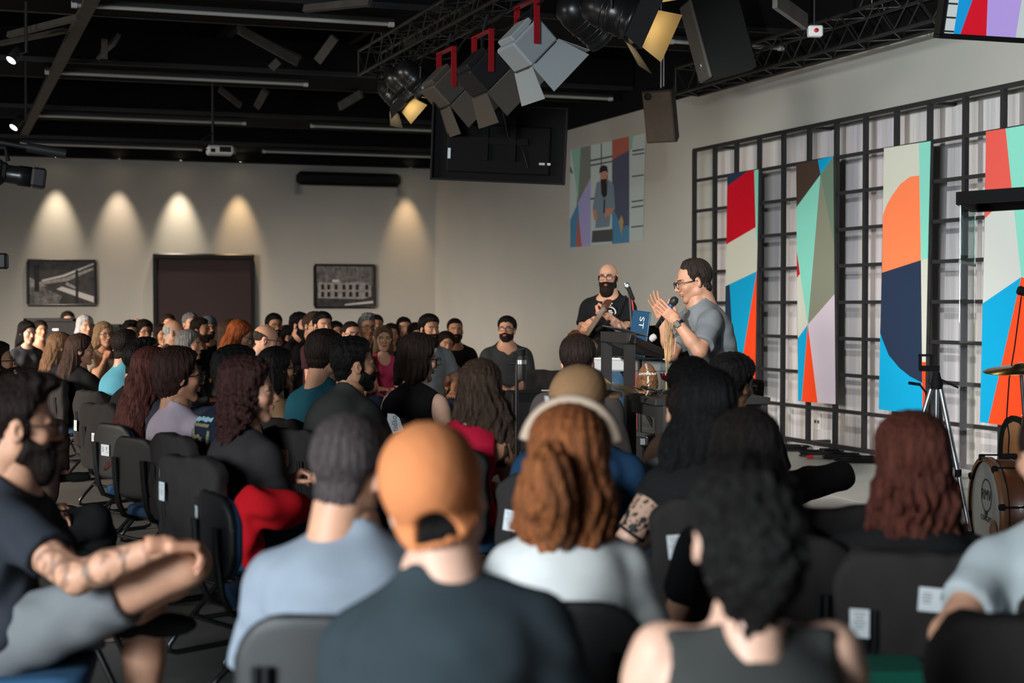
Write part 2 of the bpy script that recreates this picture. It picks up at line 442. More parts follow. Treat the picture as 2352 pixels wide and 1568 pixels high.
def glasses_mesh(round_=False, thick=.0022, mat='frame'):
    k = ('glasses', round_, thick, mat)
    if k not in _c:
        b = MB(); b.mi = 0
        for s in (-1, 1):
            pts = []
            for i in range(20):
                w = 2*math.pi*i/20; c, sn = math.cos(w), math.sin(w)
                e = 1.0 if round_ else .55
                xx = .026*math.copysign(abs(c)**e, c); zz = (.023 if round_ else .019)*math.copysign(abs(sn)**e, sn)
                pts.append((s*.034+xx, .104-.10*(abs(s*.034+xx))**1.5, zz))
            for i in range(20): b.tube([pts[i], pts[(i+1) % 20]], thick, 6, False)
            b.tube([(s*.060, .101, .008), (s*.074, .070, .009), (s*.080, .0, .006), (s*.080, -.018, -.006)], thick, 6)
        b.tube([(-.009, .106, .005), (0, .108, .008), (.009, .106, .005)], thick, 6)
        _c[k] = b.mesh('glasses', (M[mat],))
    return _c[k]

# ---------------------------------------------------------------- hands
CURL = {'relax': ((18, 28, 18), (24, 32, 20), (28, 34, 22), (32, 36, 22)), 'fist': ((78, 92, 55),)*4, 'grip': ((58, 62, 38), (62, 66, 40), (66, 70, 42), (70, 72, 44)),
        'open': ((-4, 8, 6), (0, 8, 6), (2, 8, 6), (-2, 8, 6)), 'clasp': ((40, 48, 26), (44, 50, 28), (46, 52, 28), (48, 52, 28)), 'flat': ((8, 12, 8), (8, 12, 8), (9, 14, 8), (10, 14, 8))}
def hand_mesh(pose, left, h):
    k = ('hand', pose, left, h)
    if k not in _c:
        curls = CURL[pose]; spread = 1.0 if pose == 'open' else .35
        segs = []
        bx = (-.031, -.0105, .0105, .030); by = (.088, .093, .089, .080)
        ln = ((.043, .026, .020), (.047, .030, .021), (.043, .028, .021), (.034, .021, .018)); rr = (.0088, .0092, .0088, .0076)
        for i in range(4):
            p = V3(bx[i], by[i]-.004, 0); a = 0; sp = (bx[i]/.03)*.22*spread
            for j in range(3):
                a += math.radians(curls[i][j])
                d = V3(math.sin(sp)*math.cos(a), math.cos(sp)*math.cos(a), -math.sin(a)); q = p+d*ln[i][j]
                segs.append((p, q, rr[i]*(1.06-.1*j), rr[i]*(.98-.1*j), i)); p = q
        th = {'open': (-.85, .5, -.1), 'fist': (-.3, .75, -.55), 'grip': (-.35, .7, -.6)}.get(pose, (-.55, .75, -.3))
        p = V3(-.026, .018, -.006); d = V3(*th); d /= np.linalg.norm(d); th_s = []
        for j, l in enumerate((.042, .033, .027)):
            q = p+d*l; th_s.append((p, q, .0135-.0018*j, .0125-.002*j)); p = q
            d = d+V3(.22, .28, -.1) if pose != 'open' else d+V3(.05, .2, 0); d /= np.linalg.norm(d)
        def fn(P):
            q = np.abs(P-V3(0, .047, .001))-V3(.030, .036, .004)
            d = np.sqrt((np.maximum(q, 0)**2).sum(1))+np.minimum(q.max(1), 0)-.0105
            d = smin(d, cap_(P, (0, -.04, 0), (0, .01, 0), .027, .027), .02)
            d = smin(d, ell_(P, (-.022, .035, -.008), (.017, .03, .014)), .012)
            f = None
            for i in range(4):
                g = None
                for a, b, r1, r2, fi in segs:
                    if fi != i: continue
                    e = cap_(P, a, b, r1, r2); g = e if g is None else smin(g, e, .003)
                f = g if f is None else smin(f, g, .0012)
            d = smin(d, f, .006)
            for a, b, r1, r2 in th_s: d = smin(d, cap_(P, a, b, r1, r2), .006)
            return d
        v, q = nets(fn, (-.12, -.06, -.13), (.09, .215, .06), h)
        if left: v = v*V3(-1, 1, 1); q = q[:, ::-1]
        _c[k] = (v, q)
    return _c[k]

# ---------------------------------------------------------------- bodies and clothes
def ik(S, W, l1, l2, hint):
    d = W-S; D = np.linalg.norm(d); m = (l1+l2)*.995
    if D > m: W = S+d/D*m; d = W-S; D = m
    D = max(D, abs(l1-l2)+.02); u = d/D
    a = (l1*l1-l2*l2+D*D)/(2*D); hh = math.sqrt(max(l1*l1-a*a, 0))
    n = V3(*hint); n = n-(n@u)*u; n = n/(np.linalg.norm(n)+1e-9)
    return S+u*a+n*hh, W
TT = np.array([-.22, -.16, -.08, 0, .12, .25, .4, .55, .7, .8, .88, .94, 1.0, 1.12])
TA = {'m': [.08, .132, .162, .168, .162, .154, .152, .160, .168, .160, .132, .094, .068, .055], 'f': [.08, .14, .176, .180, .162, .136, .128, .136, .144, .138, .112, .080, .056, .046]}
TB = {'m': [.07, .10, .118, .122, .116, .108, .106, .114, .120, .112, .098, .082, .066, .055], 'f': [.07, .105, .125, .124, .110, .095, .090, .100, .102, .094, .082, .070, .058, .046]}
TX = np.linspace(-.22, 1.12, 161)
def smooth_tab(v):
    y = np.interp(TX, TT, v); k = np.hanning(17); k /= k.sum()
    return np.convolve(np.pad(y, 8, 'edge'), k, 'valid')
TAB = {s: (smooth_tab(TA[s]), smooth_tab(TB[s])) for s in 'mf'}

class Body:
    def __init__(b, sex='m', bulk=1.0, lean=6, bend=.02, top=1.30, side=0.0, arms='lap', legs='sit', wr=None, hint=None, stand=False, hdir=None, hpal=None, hpose=None, shrug=0.0, belly=0.0, kn=None, an=None, head=(0, 0, 0)):
        b.sex = sex; f = sex == 'f'; b.f = f; b.s = s = .95 if f else 1.0
        b.bulk = bulk; b.bend = bend; b.belly = belly
        ln = math.radians(lean); sd = math.radians(side)
        b.u = V3(math.sin(sd), math.sin(ln)*math.cos(sd), math.cos(ln)*math.cos(sd)); b.fw = V3(0, math.cos(ln), -math.sin(ln)); b.r = np.cross(b.fw, b.u).astype(F32)
        b.hr = rotm(*head)
        nl = .105*s
        # neck base -> head centre
        off = b.u*.075+V3(0, .012, .070) if not stand else b.u*.085+V3(0, .012, .062)
        hc_z = top-.117
        hipz = .55 if not stand else (top*.515)
        L = (hc_z-hipz-off[2])/max(b.u[2], .3)
        if not stand: L = min(max(L, .38), .58)
        b.H = V3(0, 0, hc_z-off[2]-L*b.u[2]); b.L = L
        b.N = b.H+b.u*L; b.hc = b.N+off
        sw = (.160 if not f else .140)*bulk**.7
        b.S = {}
        for sg in (-1, 1): b.S[sg] = b.H+b.u*(L-.105*s+shrug)+b.r*sg*sw+b.fw*(.006+.01)-b.fw*0
        z0 = b.H[2]
        P = {'lap': ((.075, .275, z0+.085),)*2, 'knees': ((.15, .40, z0+.10),)*2, 'cross': ((-.05, .24, z0+.22), (-.08, .20, z0+.17)), 'thigh': ((.17, .25, z0+.09),)*2,
             'chin': ((.05, .21, z0+L*.80), (.08, .26, z0+.12)), 'up': ((.06, .24, z0+L*.62), (.06, .24, z0+L*.58)), 'side': ((.24, .06, z0-.02),)*2}
        w2 = wr if wr is not None else P[arms]
        hn = hint or ((.75, -.55, -.6),)*2
        b.E = {}; b.W = {}; b.hd = {}; b.hp = {}
        for i, sg in enumerate((1, -1)):
            W = V3(w2[i][0]*sg, w2[i][1], w2[i][2]); h = (hn[i][0]*sg, hn[i][1], hn[i][2])
            b.E[sg], b.W[sg] = ik(b.S[sg], W, .285*s, .25*s, h)
            fd = b.W[sg]-b.E[sg]; fd = fd/np.linalg.norm(fd)
            if hdir is not None and hdir[i] is not None: dd = V3(hdir[i][0]*sg, hdir[i][1], hdir[i][2])
            elif arms in ('lap',): dd = fd+V3(-.45*sg, .25, -.15)
            else: dd = fd
            b.hd[sg] = dd/np.linalg.norm(dd)
            b.hp[sg] = V3(hpal[i][0]*sg, hpal[i][1], hpal[i][2]) if hpal is not None and hpal[i] is not None else V3(0, -.1, -1)
        b.hpose = hpose or ({'lap': ('clasp', 'clasp'), 'cross': ('grip', 'grip'), 'chin': ('grip', 'relax')}.get(arms, ('relax', 'relax')))
        b.hip = {sg: b.H+V3(sg*.088, .015, -.03) for sg in (-1, 1)}
        if stand:
            b.K = {sg: V3(sg*.10, .03, z0*.52) for sg in (-1, 1)}; b.A = {sg: V3(sg*.11, 0, .085) for sg in (-1, 1)}
        else:
            b.K = {sg: V3(sg*.125, .43*s, min(.515, z0-.02)) for sg in (-1, 1)}; b.A = {sg: V3(sg*.12, .41*s, .085) for sg in (-1, 1)}
            if legs == 'cross':
                b.K[1] = V3(.03, .45*s, z0+.06); b.A[1] = V3(-.22, .50, .30)
        if kn:
            for sg in kn: b.K[sg] = V3(*kn[sg])
        if an:
            for sg in an: b.A[sg] = V3(*an[sg])
        b.stand = stand
    def torso(b, P, g=0.0):
        q = P-b.H; t = (q@b.u)/b.L; x = q@b.r
        y = q@b.fw+b.bend*np.sin(np.pi*np.clip(t, 0, 1))
        ta, tb = TAB[b.sex]; i = np.clip((t+.22)/1.34*160, 0, 160)
        i0 = np.minimum(i.astype(int), 159); w = (i-i0).astype(F32)
        a = (ta[i0]*(1-w)+ta[i0+1]*w)*b.bulk+g; c = (tb[i0]*(1-w)+tb[i0+1]*w)*b.bulk**.8+g
        if b.belly: y = np.where(y > 0, y/(1+b.belly*np.exp(-((t-.22)/.22)**2)), y)
        n = 2.3
        d = ((np.abs(x)/a)**n+(np.abs(y)/c)**n)**(1/n)-1
        d = d*np.minimum(a, c)
        d = np.maximum(d, np.maximum((-.19-t), (t-1.1))*b.L)
        for sg in (-1, 1):
            d = smin(d, cap_(P, b.N-b.u*.035+b.r*sg*.03-b.fw*.01, b.S[sg]-b.fw*.012+b.u*.012, (.046 if not b.f else .036)+g, (.044 if not b.f else .036)+g), .03)
        if b.f:
            for sg in (-1, 1):
                d = smin(d, ell_(P, b.H+b.u*b.L*.63+b.r*sg*.068+b.fw*.075, (.062+g, .055+g, .062+g)), .03)
        return d.astype(F32)
    def arm(b, P, sg, g=0.0, up=True, fo=True):
        s = b.s; k = (1.0 if not b.f else .86)*b.bulk**.6; d = None
        S, E, W = b.S[sg], b.E[sg], b.W[sg]
        if up:
            d = cap_(P, S, E, .056*k+g, .041*k+g); d = smin(d, ell_(P, S+(E-S)*.14, (.054*k+g,)*3), .03)
        if fo:
            M_ = E+(W-E)*.35
            e = smin(cap_(P, E, M_, .040*k+g, .041*k+g), cap_(P, M_, W, .041*k+g, .027*k+g), .02)
            d = e if d is None else smin(d, e, .02)
        return d
    def leg(b, P, sg, g=0.0):
        k = b.bulk**.5*(1.0 if not b.f else 1.0); h, K, A = b.hip[sg], b.K[sg], b.A[sg]
        d = cap_(P, h, K, .088*k+g, .058*k+g); m = K+(A-K)*.3
        e = smin(cap_(P, K, m, .054*k+g, .056*k+g), cap_(P, m, A, .056*k+g, .037*k+g), .03)
        return smin(d, e, .025)
    def full(b, P):
        d = b.torso(P)
        for sg in (-1, 1):
            d = smin(d, b.arm(P, sg), .028); d = smin(d, b.leg(P, sg), .03)
            A = b.A[sg]; ft = V3(0, 1, 0)
            d = smin(d, cap_(P, A+V3(0, -.02, -.04), A+ft*.13+V3(0, 0, -.055), .034, .026), .02)
        d = smin(d, cap_(P, b.N-b.u*.03, b.N+(b.hc-b.N)*.55, .058 if not b.f else .048, .054 if not b.f else .044), .03)
        return d
    def box(b, pts, m):
        p = np.array(pts); return p.min(0)-m, p.max(0)+m
    def mesh_body(b, h, hh, hand_h, stub=False, tint=None):
        pts = [b.H-V3(.2, .15, .12), b.H+V3(.2, .15, 0), b.N+V3(.1, .1, .08)]+[p for D in (b.S, b.E, b.W, b.K, b.A) for p in D.values()]+[b.A[s]+V3(0, .15, -.08) for s in (-1, 1)]
        lo, hi = b.box(pts, .10); lo[2] = max(lo[2], -.03)
        v, q = nets(b.full, lo, hi, h)
        t = np.ones((len(v), 3), F32)
        if tint is not None: t = tint(b, v)
        hv, hq, ht = head_mesh(b.f, hh, stub)
        hv2 = (hv*b.hs)@b.hr.T+b.hc
        V = [v, hv2]; Q = [q, hq+len(v)]; T = [t, ht]; n = len(v)+len(hv)
        for i, sg in enumerate((1, -1)):
            mv, mq = hand_mesh(b.hpose[i], sg < 0, hand_h)
            d = b.hd[sg]; p = -b.hp[sg]; p = p-(p@d)*d; p /= np.linalg.norm(p)+1e-9
            R = np.stack([np.cross(d, p), d, p], 1)
            mv = (mv*(.93*b.s))@R.T+b.W[sg]
            V.append(mv); Q.append(mq+n); T.append(np.ones((len(mv), 3), F32)*V3(1.03, .95, .93)); n += len(mv)
        return npmesh('person_body', np.concatenate(V), np.concatenate(Q), M['skin'], np.concatenate(T))
    hs = 1.05
    def mesh_top(b, kind, h, seed=0.0, sl=.62, neck=.072, hem=-.10, wr=.004, vneck=0.0):
        g = .013
        pts = [b.H-V3(.22, .17, .08), b.H+V3(.22, .17, 0), b.N+V3(.1, .1, .08), b.N-V3(.1, .1, .0)]+[p for p in b.S.values()]+[p for p in b.E.values()]
        if kind == 'long': pts += [p for p in b.W.values()]
        lo, hi = b.box(pts, .09)
        def fn(P):
            q = P-b.H; t = (q@b.u)/b.L
            d = b.torso(P, g)-.010*(1-sst(t, -.05, .25))
            if kind in ('tee', 'long', 'shirt'):
                for sg in (-1, 1):
                    S, E, W = b.S[sg], b.E[sg], b.W[sg]
                    if kind == 'long':
                        e = b.arm(P, sg, .012); dr = (W-E)/np.linalg.norm(W-E)
                        e = smax(e, (P-(W-dr*.0))@dr, .006)
                    else:
                        k = (1.0 if not b.f else .86)*b.bulk**.6; dr = (E-S)/np.linalg.norm(E-S); en = S+(E-S)*sl
                        e = smin(cap_(P, S+(E-S)*.06, en+dr*.05, .053*k+g, .053*k+g+.008), ell_(P, S+(E-S)*.14, (.056*k+g,)*3), .03)
                        e = smax(e, (P-en)@dr, .006)
                    d = smin(d, e, .035)
            d = smin(d, cap_(P, b.N-b.u*.07, b.N-b.u*.006, .072 if not b.f else .062, .062 if not b.f else .053), .02)
            # folds
            d = d-wr*(np.sin(P[:, 2]*34+8*P[:, 0]+6*np.sin(P[:, 1]*11+seed)+seed)*(1-sst(t, .3, .75))+.9*nz(P*np.array([1, 1, .7], F32), 15, seed))-.35*wr*np.sin((P[:, 2]*62+P[:, 0]*30*np.sin(seed+1)+P[:, 1]*25)+3*nz(P, 9, seed+2))*(1-.6*sst(t, .55, .85))
            if kind == 'shirt':
                d = smax(d, (P-b.N)@(b.u*.88+b.fw*.42)-.020, .004)
                d = smax(d, -ell_(P, b.N+b.fw*.065+b.u*.0, (.028, .06, .055)), .004)
            elif kind in ('tee', 'long'):
                d = smax(d, (P-b.N)@(b.u*.86+b.fw*.5)-(neck-.070), .004)
                if vneck: d = smax(d, -ell_(P, b.N+b.fw*.09-b.u*.01, (.04, .07, .05+vneck)), .005)
            elif kind == 'shell':
                d = smax(d, (P-b.N)@(b.u*.86+b.fw*.4)-(neck-.080), .004)
                for sg in (-1, 1): d = smax(d, -ell_(P, b.S[sg]+b.r*sg*.062-b.u*.02, (.078, .12, .13)), .008)
            else:   # tank: deep neck, open shoulders
                d = smax(d, -ell_(P, b.N+b.fw*.07+b.u*.01, (.078, .085, .115 if kind == 'tank' else .15)), .006)
                d = smax(d, -ell_(P, b.N-b.fw*.05+b.u*.02, (.07, .085, .065 if kind == 'tank' else .13)), .006)
                for sg in (-1, 1):
                    c = b.S[sg]+b.r*sg*(.055 if kind == 'tank' else .03)-b.u*.01
                    d = smax(d, -ell_(P, c, (.085, .11, .135)), .008)
                if kind == 'strapless': d = smax(d, t-.68, .006)
            return smax(d, (hem-t)*b.L, .01)
        v, q = nets(fn, lo, hi, h)
        return npmesh('top', v, q, M['cloth'])
    def mesh_pants(b, h, short=None, seed=0.0, rip=None):
        pts = [b.H-V3(.2, .15, .12), b.H+V3(.2, .15, .06)]+[p for D in (b.K, b.A) for p in D.values()]
        lo, hi = b.box(pts, .11); lo[2] = max(lo[2], .0)
        def fn(P):
            t = ((P-b.H)@b.u)/b.L
            d = smax(b.torso(P, .004), t-.04, .01)
            for sg in (-1, 1):
                if short:
                    K, hp = b.K[sg], b.hip[sg]; dr = (K-hp)/np.linalg.norm(K-hp); en = hp+(K-hp)*short
                    e = smax(cap_(P, hp, K, .088*b.bulk**.5+.014, .058*b.bulk**.5+.028), (P-en)@dr, .006)
                else:
                    A = b.A[sg]; e = smax(b.leg(P, sg, .012), (A[2]+.005)-P[:, 2] if abs(b.K[sg][2]-A[2]) > .3 else np.full(len(P), -1, F32), .01)
                d = smin(d, e, .03)
            return d-.004*nz(P, 20, seed)-.002*np.sin(P[:, 2]*70+P[:, 1]*40+3*np.sin(P[:, 0]*20))
        v, q = nets(fn, lo, hi, h)
        return npmesh('trousers', v, q, M['cloth'])
    def mesh_shoe(b, h, sg):
        A = b.A[sg]
        d0 = V3(0, 1, 0); c = A+V3(0, .045, -.045)
        def fn(P):
            d = smin(ell_(P, c+V3(0, .05, -.005), (.046, .095, .036)), ell_(P, c+V3(0, -.06, .008), (.038, .055, .05)), .03)
            return smax(d, A[2]-.083-P[:, 2], .004)
        v, q = nets(fn, c-.18, c+.20, h)
        return npmesh('shoe', v, q, M['cloth'])
# ---------------------------------------------------------------- the room
mat('wallpaint', (.47, .465, .43), .85, spec=.2, bump=.05, bscale=40, var=.03, vscale=1.2)
mat('black', (.010, .010, .011), .7, spec=.25)
mat('blackgloss', (.012, .012, .013), .3)
mat('roofblack', (.008, .008, .009), .9, spec=.1)
mat('steelblack', (.022, .022, .024), .45, spec=.4)
mat('floor', (.115, .11, .103), .55, bump=.1, bscale=8, var=.25, vscale=1.1)
mat('stagefloor', (.40, .40, .36), .5, bump=.06, bscale=12, var=.12, vscale=1.3)
mat('chrome', (.62, .63, .65), .25, metal=1)
mat('white', (.75, .75, .74), .6)
mat('paper', (.72, .76, .78), .7)
mat('maroon', (.030, .016, .020), .85, bump=.2, bscale=90)
mat('tubeglass', (.55, .55, .52), .3)
mat('woodgrey', (.075, .068, .06), .8, var=.2, vscale=6)
mat('bulb', (1, .8, .5), .4, emit=((1, .78, .5), 30))
mat('bulbhot', (1, .8, .5), .4, emit=((1, .80, .45), 14))
mat('brown', (.055, .034, .02), .6, var=.15, vscale=14)
mat('alu', (.5, .52, .54), .35, metal=.9)
mat('red', (.55, .01, .02), .4)
def W(s, off, z):
    p = CORNER+WD*s+WN*off; return np.array([p[0], p[1], z])
def Fw(s, off, z):   # far wall: s metres to the left of the corner, off metres out of the wall
    n = np.array([FD[1], -FD[0]]); n = n if n[1] < 0 else -n
    p = CORNER+FD*s+n*off; return np.array([p[0], p[1], z])
W3 = np.array([*WD, 0]); WN3 = np.array([*WN, 0]); F3 = np.array([*FD, 0]); FN3 = Fw(0, 1, 0)-Fw(0, 0, 0); UZ = np.array([0, 0, 1.])
def ray_plane(px, py, o, n):
    a = at(px, py, 1.0); c = np.array([0, 0, CAMZ]); d = a-c
    return c+d*((o-c)@n)/(d@n)
def wp(px, py, off=0.0):
    """pixel -> (s, z) on the plane off metres in front of the stage wall"""
    p = ray_plane(px, py, W(0, off, 0), WN3); return ((p-W(0, off, 0))@W3, p[2])
def fp(px, py, off=0.0):
    p = ray_plane(px, py, Fw(0, off, 0), FN3); return ((p-Fw(0, off, 0))@F3, p[2])
def slab(name, o, ex, ey, ez, sx, sy, t, m, kind='structure'):
    b = MB(); b.prism([(0, 0), (sx, 0), (sx, sy), (0, sy)], t, o, ex, ey, ez); o = b.build(name, M[m]); tag(o, kind=kind); return o
WALLH = 3.86
RB = np.c_[W3, WN3, UZ]           # columns: along the stage wall, out of it, up
RF = np.c_[F3, FN3, UZ]
slab('wall_right', W(-.3, 0, 0), W3, UZ, -WN3, 21, WALLH, .2, 'wallpaint')
slab('wall_right_upper', W(-.3, .02, WALLH), W3, UZ, -WN3, 21, 2.9, .2, 'roofblack')
slab('wall_far', Fw(-.3, 0, 0), F3, UZ, -FN3, 15, WALLH, .2, 'wallpaint')
slab('wall_far_upper', Fw(-.3, .25, WALLH-.03), F3, UZ, -FN3, 15, 2.9, .45, 'roofblack')
b = MB(); b.prism([(-13, -4), (9, -4), (9, 27), (-13, 27)], -.12, (0, 0, 0), (1, 0, 0), (0, 1, 0)); tag(b.build('floor', M['floor']), kind='structure')
b = MB(); b.prism([(-14, -5), (10, -5), (10, 28), (-14, 28)], .15, (0, 0, 6.5), (1, 0, 0), (0, 1, 0)); tag(b.build('ceiling', M['roofblack']), kind='structure')
# stage floor: concrete slabs with open joints, part of the floor along the grid wall
fl = bpy.data.objects['floor']
for i in range(7):
    for j, (o0, o1) in enumerate(((.02, 1.75), (1.78, 3.3))):
        s0 = 5+i*2.2; b = MB(); b.prism([(s0, o0), (s0+2.18, o0), (s0+2.18, o1), (s0, o1)], .012, W(0, 0, 0), W3, WN3, UZ)
        b.build('floor_slab', M['stagefloor'], fl)
# ceiling beams with light strips
BD = np.array([.953, .302, 0]); BN = np.array([.302, -.953, 0])
b = MB(); b.box((-2, 12, 6.35), (.16, 30, .14)); ceil = tag(b.build('trim_6', M['roofblack']), kind='structure')
def beam_pt(y400, px, z):
    """point on the beam row whose strip is seen at (400, y400)"""
    Z = (z-CAMZ)*FPX/(703-y400); o = at(400, y400, Z); n = np.array([BD[1], -BD[0], 0])
    a = at(px, 703, 1.0); c = np.array([0, 0, CAMZ]); d = a-c
    p = c+d*((o-c)@n)/(d@n); return np.array([p[0], p[1], z])
rows = [(22, [(170, 905), (1535, 1795)]), (177, [(108, 708), (1185, 1405)]), (275, [(70, 566), (715, 1010)]), (339, [(50, 465), (605, 995)])]
for ri, (yr, strips) in enumerate(rows):
    BZ = 4.06 if ri < 3 else 3.93
    a = beam_pt(yr, -150, BZ+.04); e = beam_pt(yr, 1000, BZ+.04); L_ = (e-a)@BD
    # stop the beam at the stage wall
    t = ((W(0, .0, 0)-a)@WN3)/(BD@WN3)
    b = MB(); b.box(a+BD*t/2+UZ*.20, (t, 1.15, .36), np.c_[BD, BN, UZ])
    tag(b.build('trim_%d' % (ri+1), M['roofblack']), kind='structure')
    bm = bpy.data.objects['trim_%d' % (ri+1)]
    for q in (-.575, .575):
        b = MB(); b.box(a+BD*t/2+UZ*.035+BN*q, (t, .02, .05), np.c_[BD, BN, UZ]); b.build('beam_edge', M['steelblack'], bm)
    for k, (x0, x1) in enumerate(strips):
        p, q = beam_pt(yr, x0, BZ), beam_pt(yr, x1, BZ); l = np.linalg.norm(q-p)
        r = empty('light_strip', (p+q)/2)
        tag(r, ['unlit fluorescent strip nearest the camera, high at upper left', 'unlit strip light behind the tilted loudspeaker with the long grille', 'unlit strip light second from the top at left', 'short unlit strip light above the back of the hanging screen',
                'unlit strip light third from the top at left, crossed by the projector pole', 'unlit strip light running in behind the hanging screen, upper of two', 'unlit strip light just above the white projector', 'unlit strip light running in behind the hanging screen, lower of two'][ri*2+k], 'light', 'unlit strip lights under the beams')
        R = np.c_[BD, BN, UZ]
        b = MB(); b.box((0, 0, .015), (l, .10, .03), R); b.build('housing', M['steelblack'], r)
        b = MB(); b.tube([BD*(-l/2+.03)-UZ*.015, BD*(l/2-.03)-UZ*.015], .018, 8); b.build('tube', M['tubeglass'], r)
        for sg in (-1, 1):
            b = MB(); b.box(BD*sg*(l/2-.02)-UZ*.012, (.05, .05, .05), R); b.build('end_cap', M['white'], r)
# purlins and struts in the dark roof
def bar3(name, p, q, w, d, m, parent=None, up=(0, 0, 1)):
    p = np.array(p, float); q = np.array(q, float); x = q-p; l = np.linalg.norm(x); x /= l
    y = np.cross(np.array(up, float), x); y /= np.linalg.norm(y); z = np.cross(x, y)
    b = MB(); b.box((p+q)/2, (l, w, d), np.c_[x, y, z]); return b.build(name, M[m], parent)
pu = at(172, 75, 13.5); bar3('roof_purlin', pu-W3*9, pu+W3*5, .12, .05, 'woodgrey', ceil)
for off, zz in ((2.6, 5.1), (5.0, 5.5), (8.2, 5.9)):
    p = pu+np.array([off, 0, 0]); p[2] = zz; bar3('roof_purlin', p-W3*10, p+W3*7, .10, .12, 'steelblack', ceil)
for (x0, y0, z0, x1, y1, z1, wd) in ((550, 68, 14.2, 683, 142, 14.8, .09), (548, 62, 14.3, 690, 132, 15.0, .03), (640, 140, 15.0, 622, 158, 15.0, .08), (770, 85, 14.4, 730, 140, 14.6, .09), (505, 205, 17.6, 552, 242, 18, .07), (610, 208, 17.6, 590, 245, 18, .09), (230, 125, 15, 268, 90, 14, .12), (240, 90, 14, 240, 135, 14, .06), (780, 245, 18, 830, 215, 17.6, .1), (1850, 50, 11, 1780, 0, 10.5, .12), (1060, 60, 14, 930, 100, 15, .05), (700, 20, 12, 850, 5, 11.5, .06), (20, 80, 13, 180, 40, 12, .05), (0, 100, 14, 150, 70, 13, .04)):
    bar3('roof_strut', at(x0, y0, z0), at(x1, y1, z1), wd, .04, 'woodgrey', ceil, up=(.2, -1, .1))
# ---------------------------------------------------------------- far wall: door, pictures, air curtain, downlights
o = fp(350, 580); q = fp(582, 580); sd, ed = o[0], q[0]
dw = abs(sd-ed); dz = o[1]
r = empty('door_1', Fw((sd+ed)/2, .01, 0)); tag(r, kind='structure')
def fbox(c_s, c_off, c_z, ds, do, dz_, name, m, parent, bev=0.0):
    b = MB(); b.box(Fw(c_s, c_off, c_z)-np.array(parent.location), (ds, do, dz_), RF, bev); return b.build(name, M[m], parent)
cs = (sd+ed)/2
fbox(cs, .04, dz/2, dw-.1, .05, dz-.06, 'curtain', 'maroon', r)
fbox(cs, .05, dz-.06, dw, .10, .10, 'roller_box', 'blackgloss', r, .02)
for sg in (-1, 1): fbox(cs+sg*(dw/2-.03), .05, dz/2-.05, .06, .08, dz-.1, 'side_channel', 'blackgloss', r)
fbox(cs, .06, .05, dw-.1, .04, .04, 'bottom_bar', 'blackgloss', r)
def picture(x0, y0, x1, y1, label, art):
    a = fp(x0, y0, .03); e = fp(x1, y1, .03); s0, s1 = a[0], e[0]; z0, z1 = e[1], a[1]; w, h = abs(s0-s1), z1-z0
    r = empty('picture_frame', Fw((s0+s1)/2, .005, (z0+z1)/2)); tag(r, label, 'picture', 'framed photographs on the far wall')
    lp = lambda u, v, off: -F3*(u-.5)*w+UZ*(v-.5)*h+FN3*off
    fr = .035
    for (u, v, du, dv) in ((.5, 0, w, fr), (.5, 1, w, fr), (0, .5, fr, h-fr), (1, .5, fr, h-fr)):
        b = MB(); b.box(lp(u, v, .02), (du if du > fr else fr, .04, dv), RF, .006); b.build('frame', M['blackgloss'], r)
    b = MB(); b.box(lp(.5, .5, .008), (w-.02, .012, h-.02), RF); pr = b.build('print', M['print0'], r)
    for j, (m, poly) in enumerate(art):
        b = MB(); b.prism([(-(u-.5)*w, (v-.5)*h) for u, v in poly], .0012, FN3*(.0145+.0004*j), F3, UZ, FN3); b.build('print_tone', M[m], pr)
mat('print0', (.045, .043, .042), .5, var=.5, vscale=9); mat('print1', (.32, .31, .30), .5, var=.3, vscale=20); mat('print2', (.62, .61, .6), .5); mat('print3', (.012, .012, .012), .5); mat('print4', (.15, .145, .14), .5, var=.6, vscale=16)
picture(62, 597, 220, 701, 'black framed photograph of an iron footbridge and steps, left of the doorway', [
    ('print4', [(.03, .03), (.45, .05), (.5, .2), (.15, .45), (.03, .4)]), ('print1', [(.03, .40), (.28, .42), (.03, .62)]), ('print2', [(.42, .36), (.97, .06), (.97, .2), (.5, .42)]),
    ('print1', [(.10, .5), (.55, .62), (.97, .86), (.97, .80), (.58, .54), (.12, .44)]), ('print2', [(.20, .56), (.52, .68), (.97, .95), (.97, .91), (.54, .64), (.22, .53)]), ('print3', [(.1, .3), (.17, .3), (.17, .9), (.1, .9)]), ('print3', [(.70, .04), (.74, .04), (.74, .8), (.70, .78)]), ('print1', [(.55, .46), (.7, .36), (.7, .42), (.57, .52)])])
picture(722, 608, 861, 706, 'black framed photograph of a pale old building facade, right of the doorway', [
    ('print4', [(.03, .5), (.97, .5), (.97, .97), (.03, .97)]), ('print1', [(.06, .22), (.80, .2), (.94, .26), (.94, .52), (.80, .6), (.44, .58), (.42, .66), (.3, .66), (.28, .58), (.06, .60)]),
    ('print2', [(.3, .6), (.4, .6), (.4, .66), (.3, .66)])]+[('print3', [(u, v), (u+.05, v), (u+.05, v+.12), (u, v+.12)]) for u in (.11, .21, .33, .46, .57, .68, .84) for v in (.25, .42)]+[('print2', [(.5, .05), (.97, .1), (.97, .16), (.5, .08)])])
a = fp(682, 412, .2); e = fp(920, 412, .2)
r = empty('air_curtain', Fw((a[0]+e[0])/2, .15, a[1])); tag(r, 'long black air curtain unit mounted high on the far wall between downlights', 'air curtain')
l = abs(a[0]-e[0]); b = MB(); b.box((0, 0, .03), (l, .24, .22), RF, .06); b.build('housing', M['black'], r)
b = MB(); b.box(FN3*.08-UZ*.085, (l*.94, .07, .012), RF); b.build('outlet_grille', M['steelblack'], r)
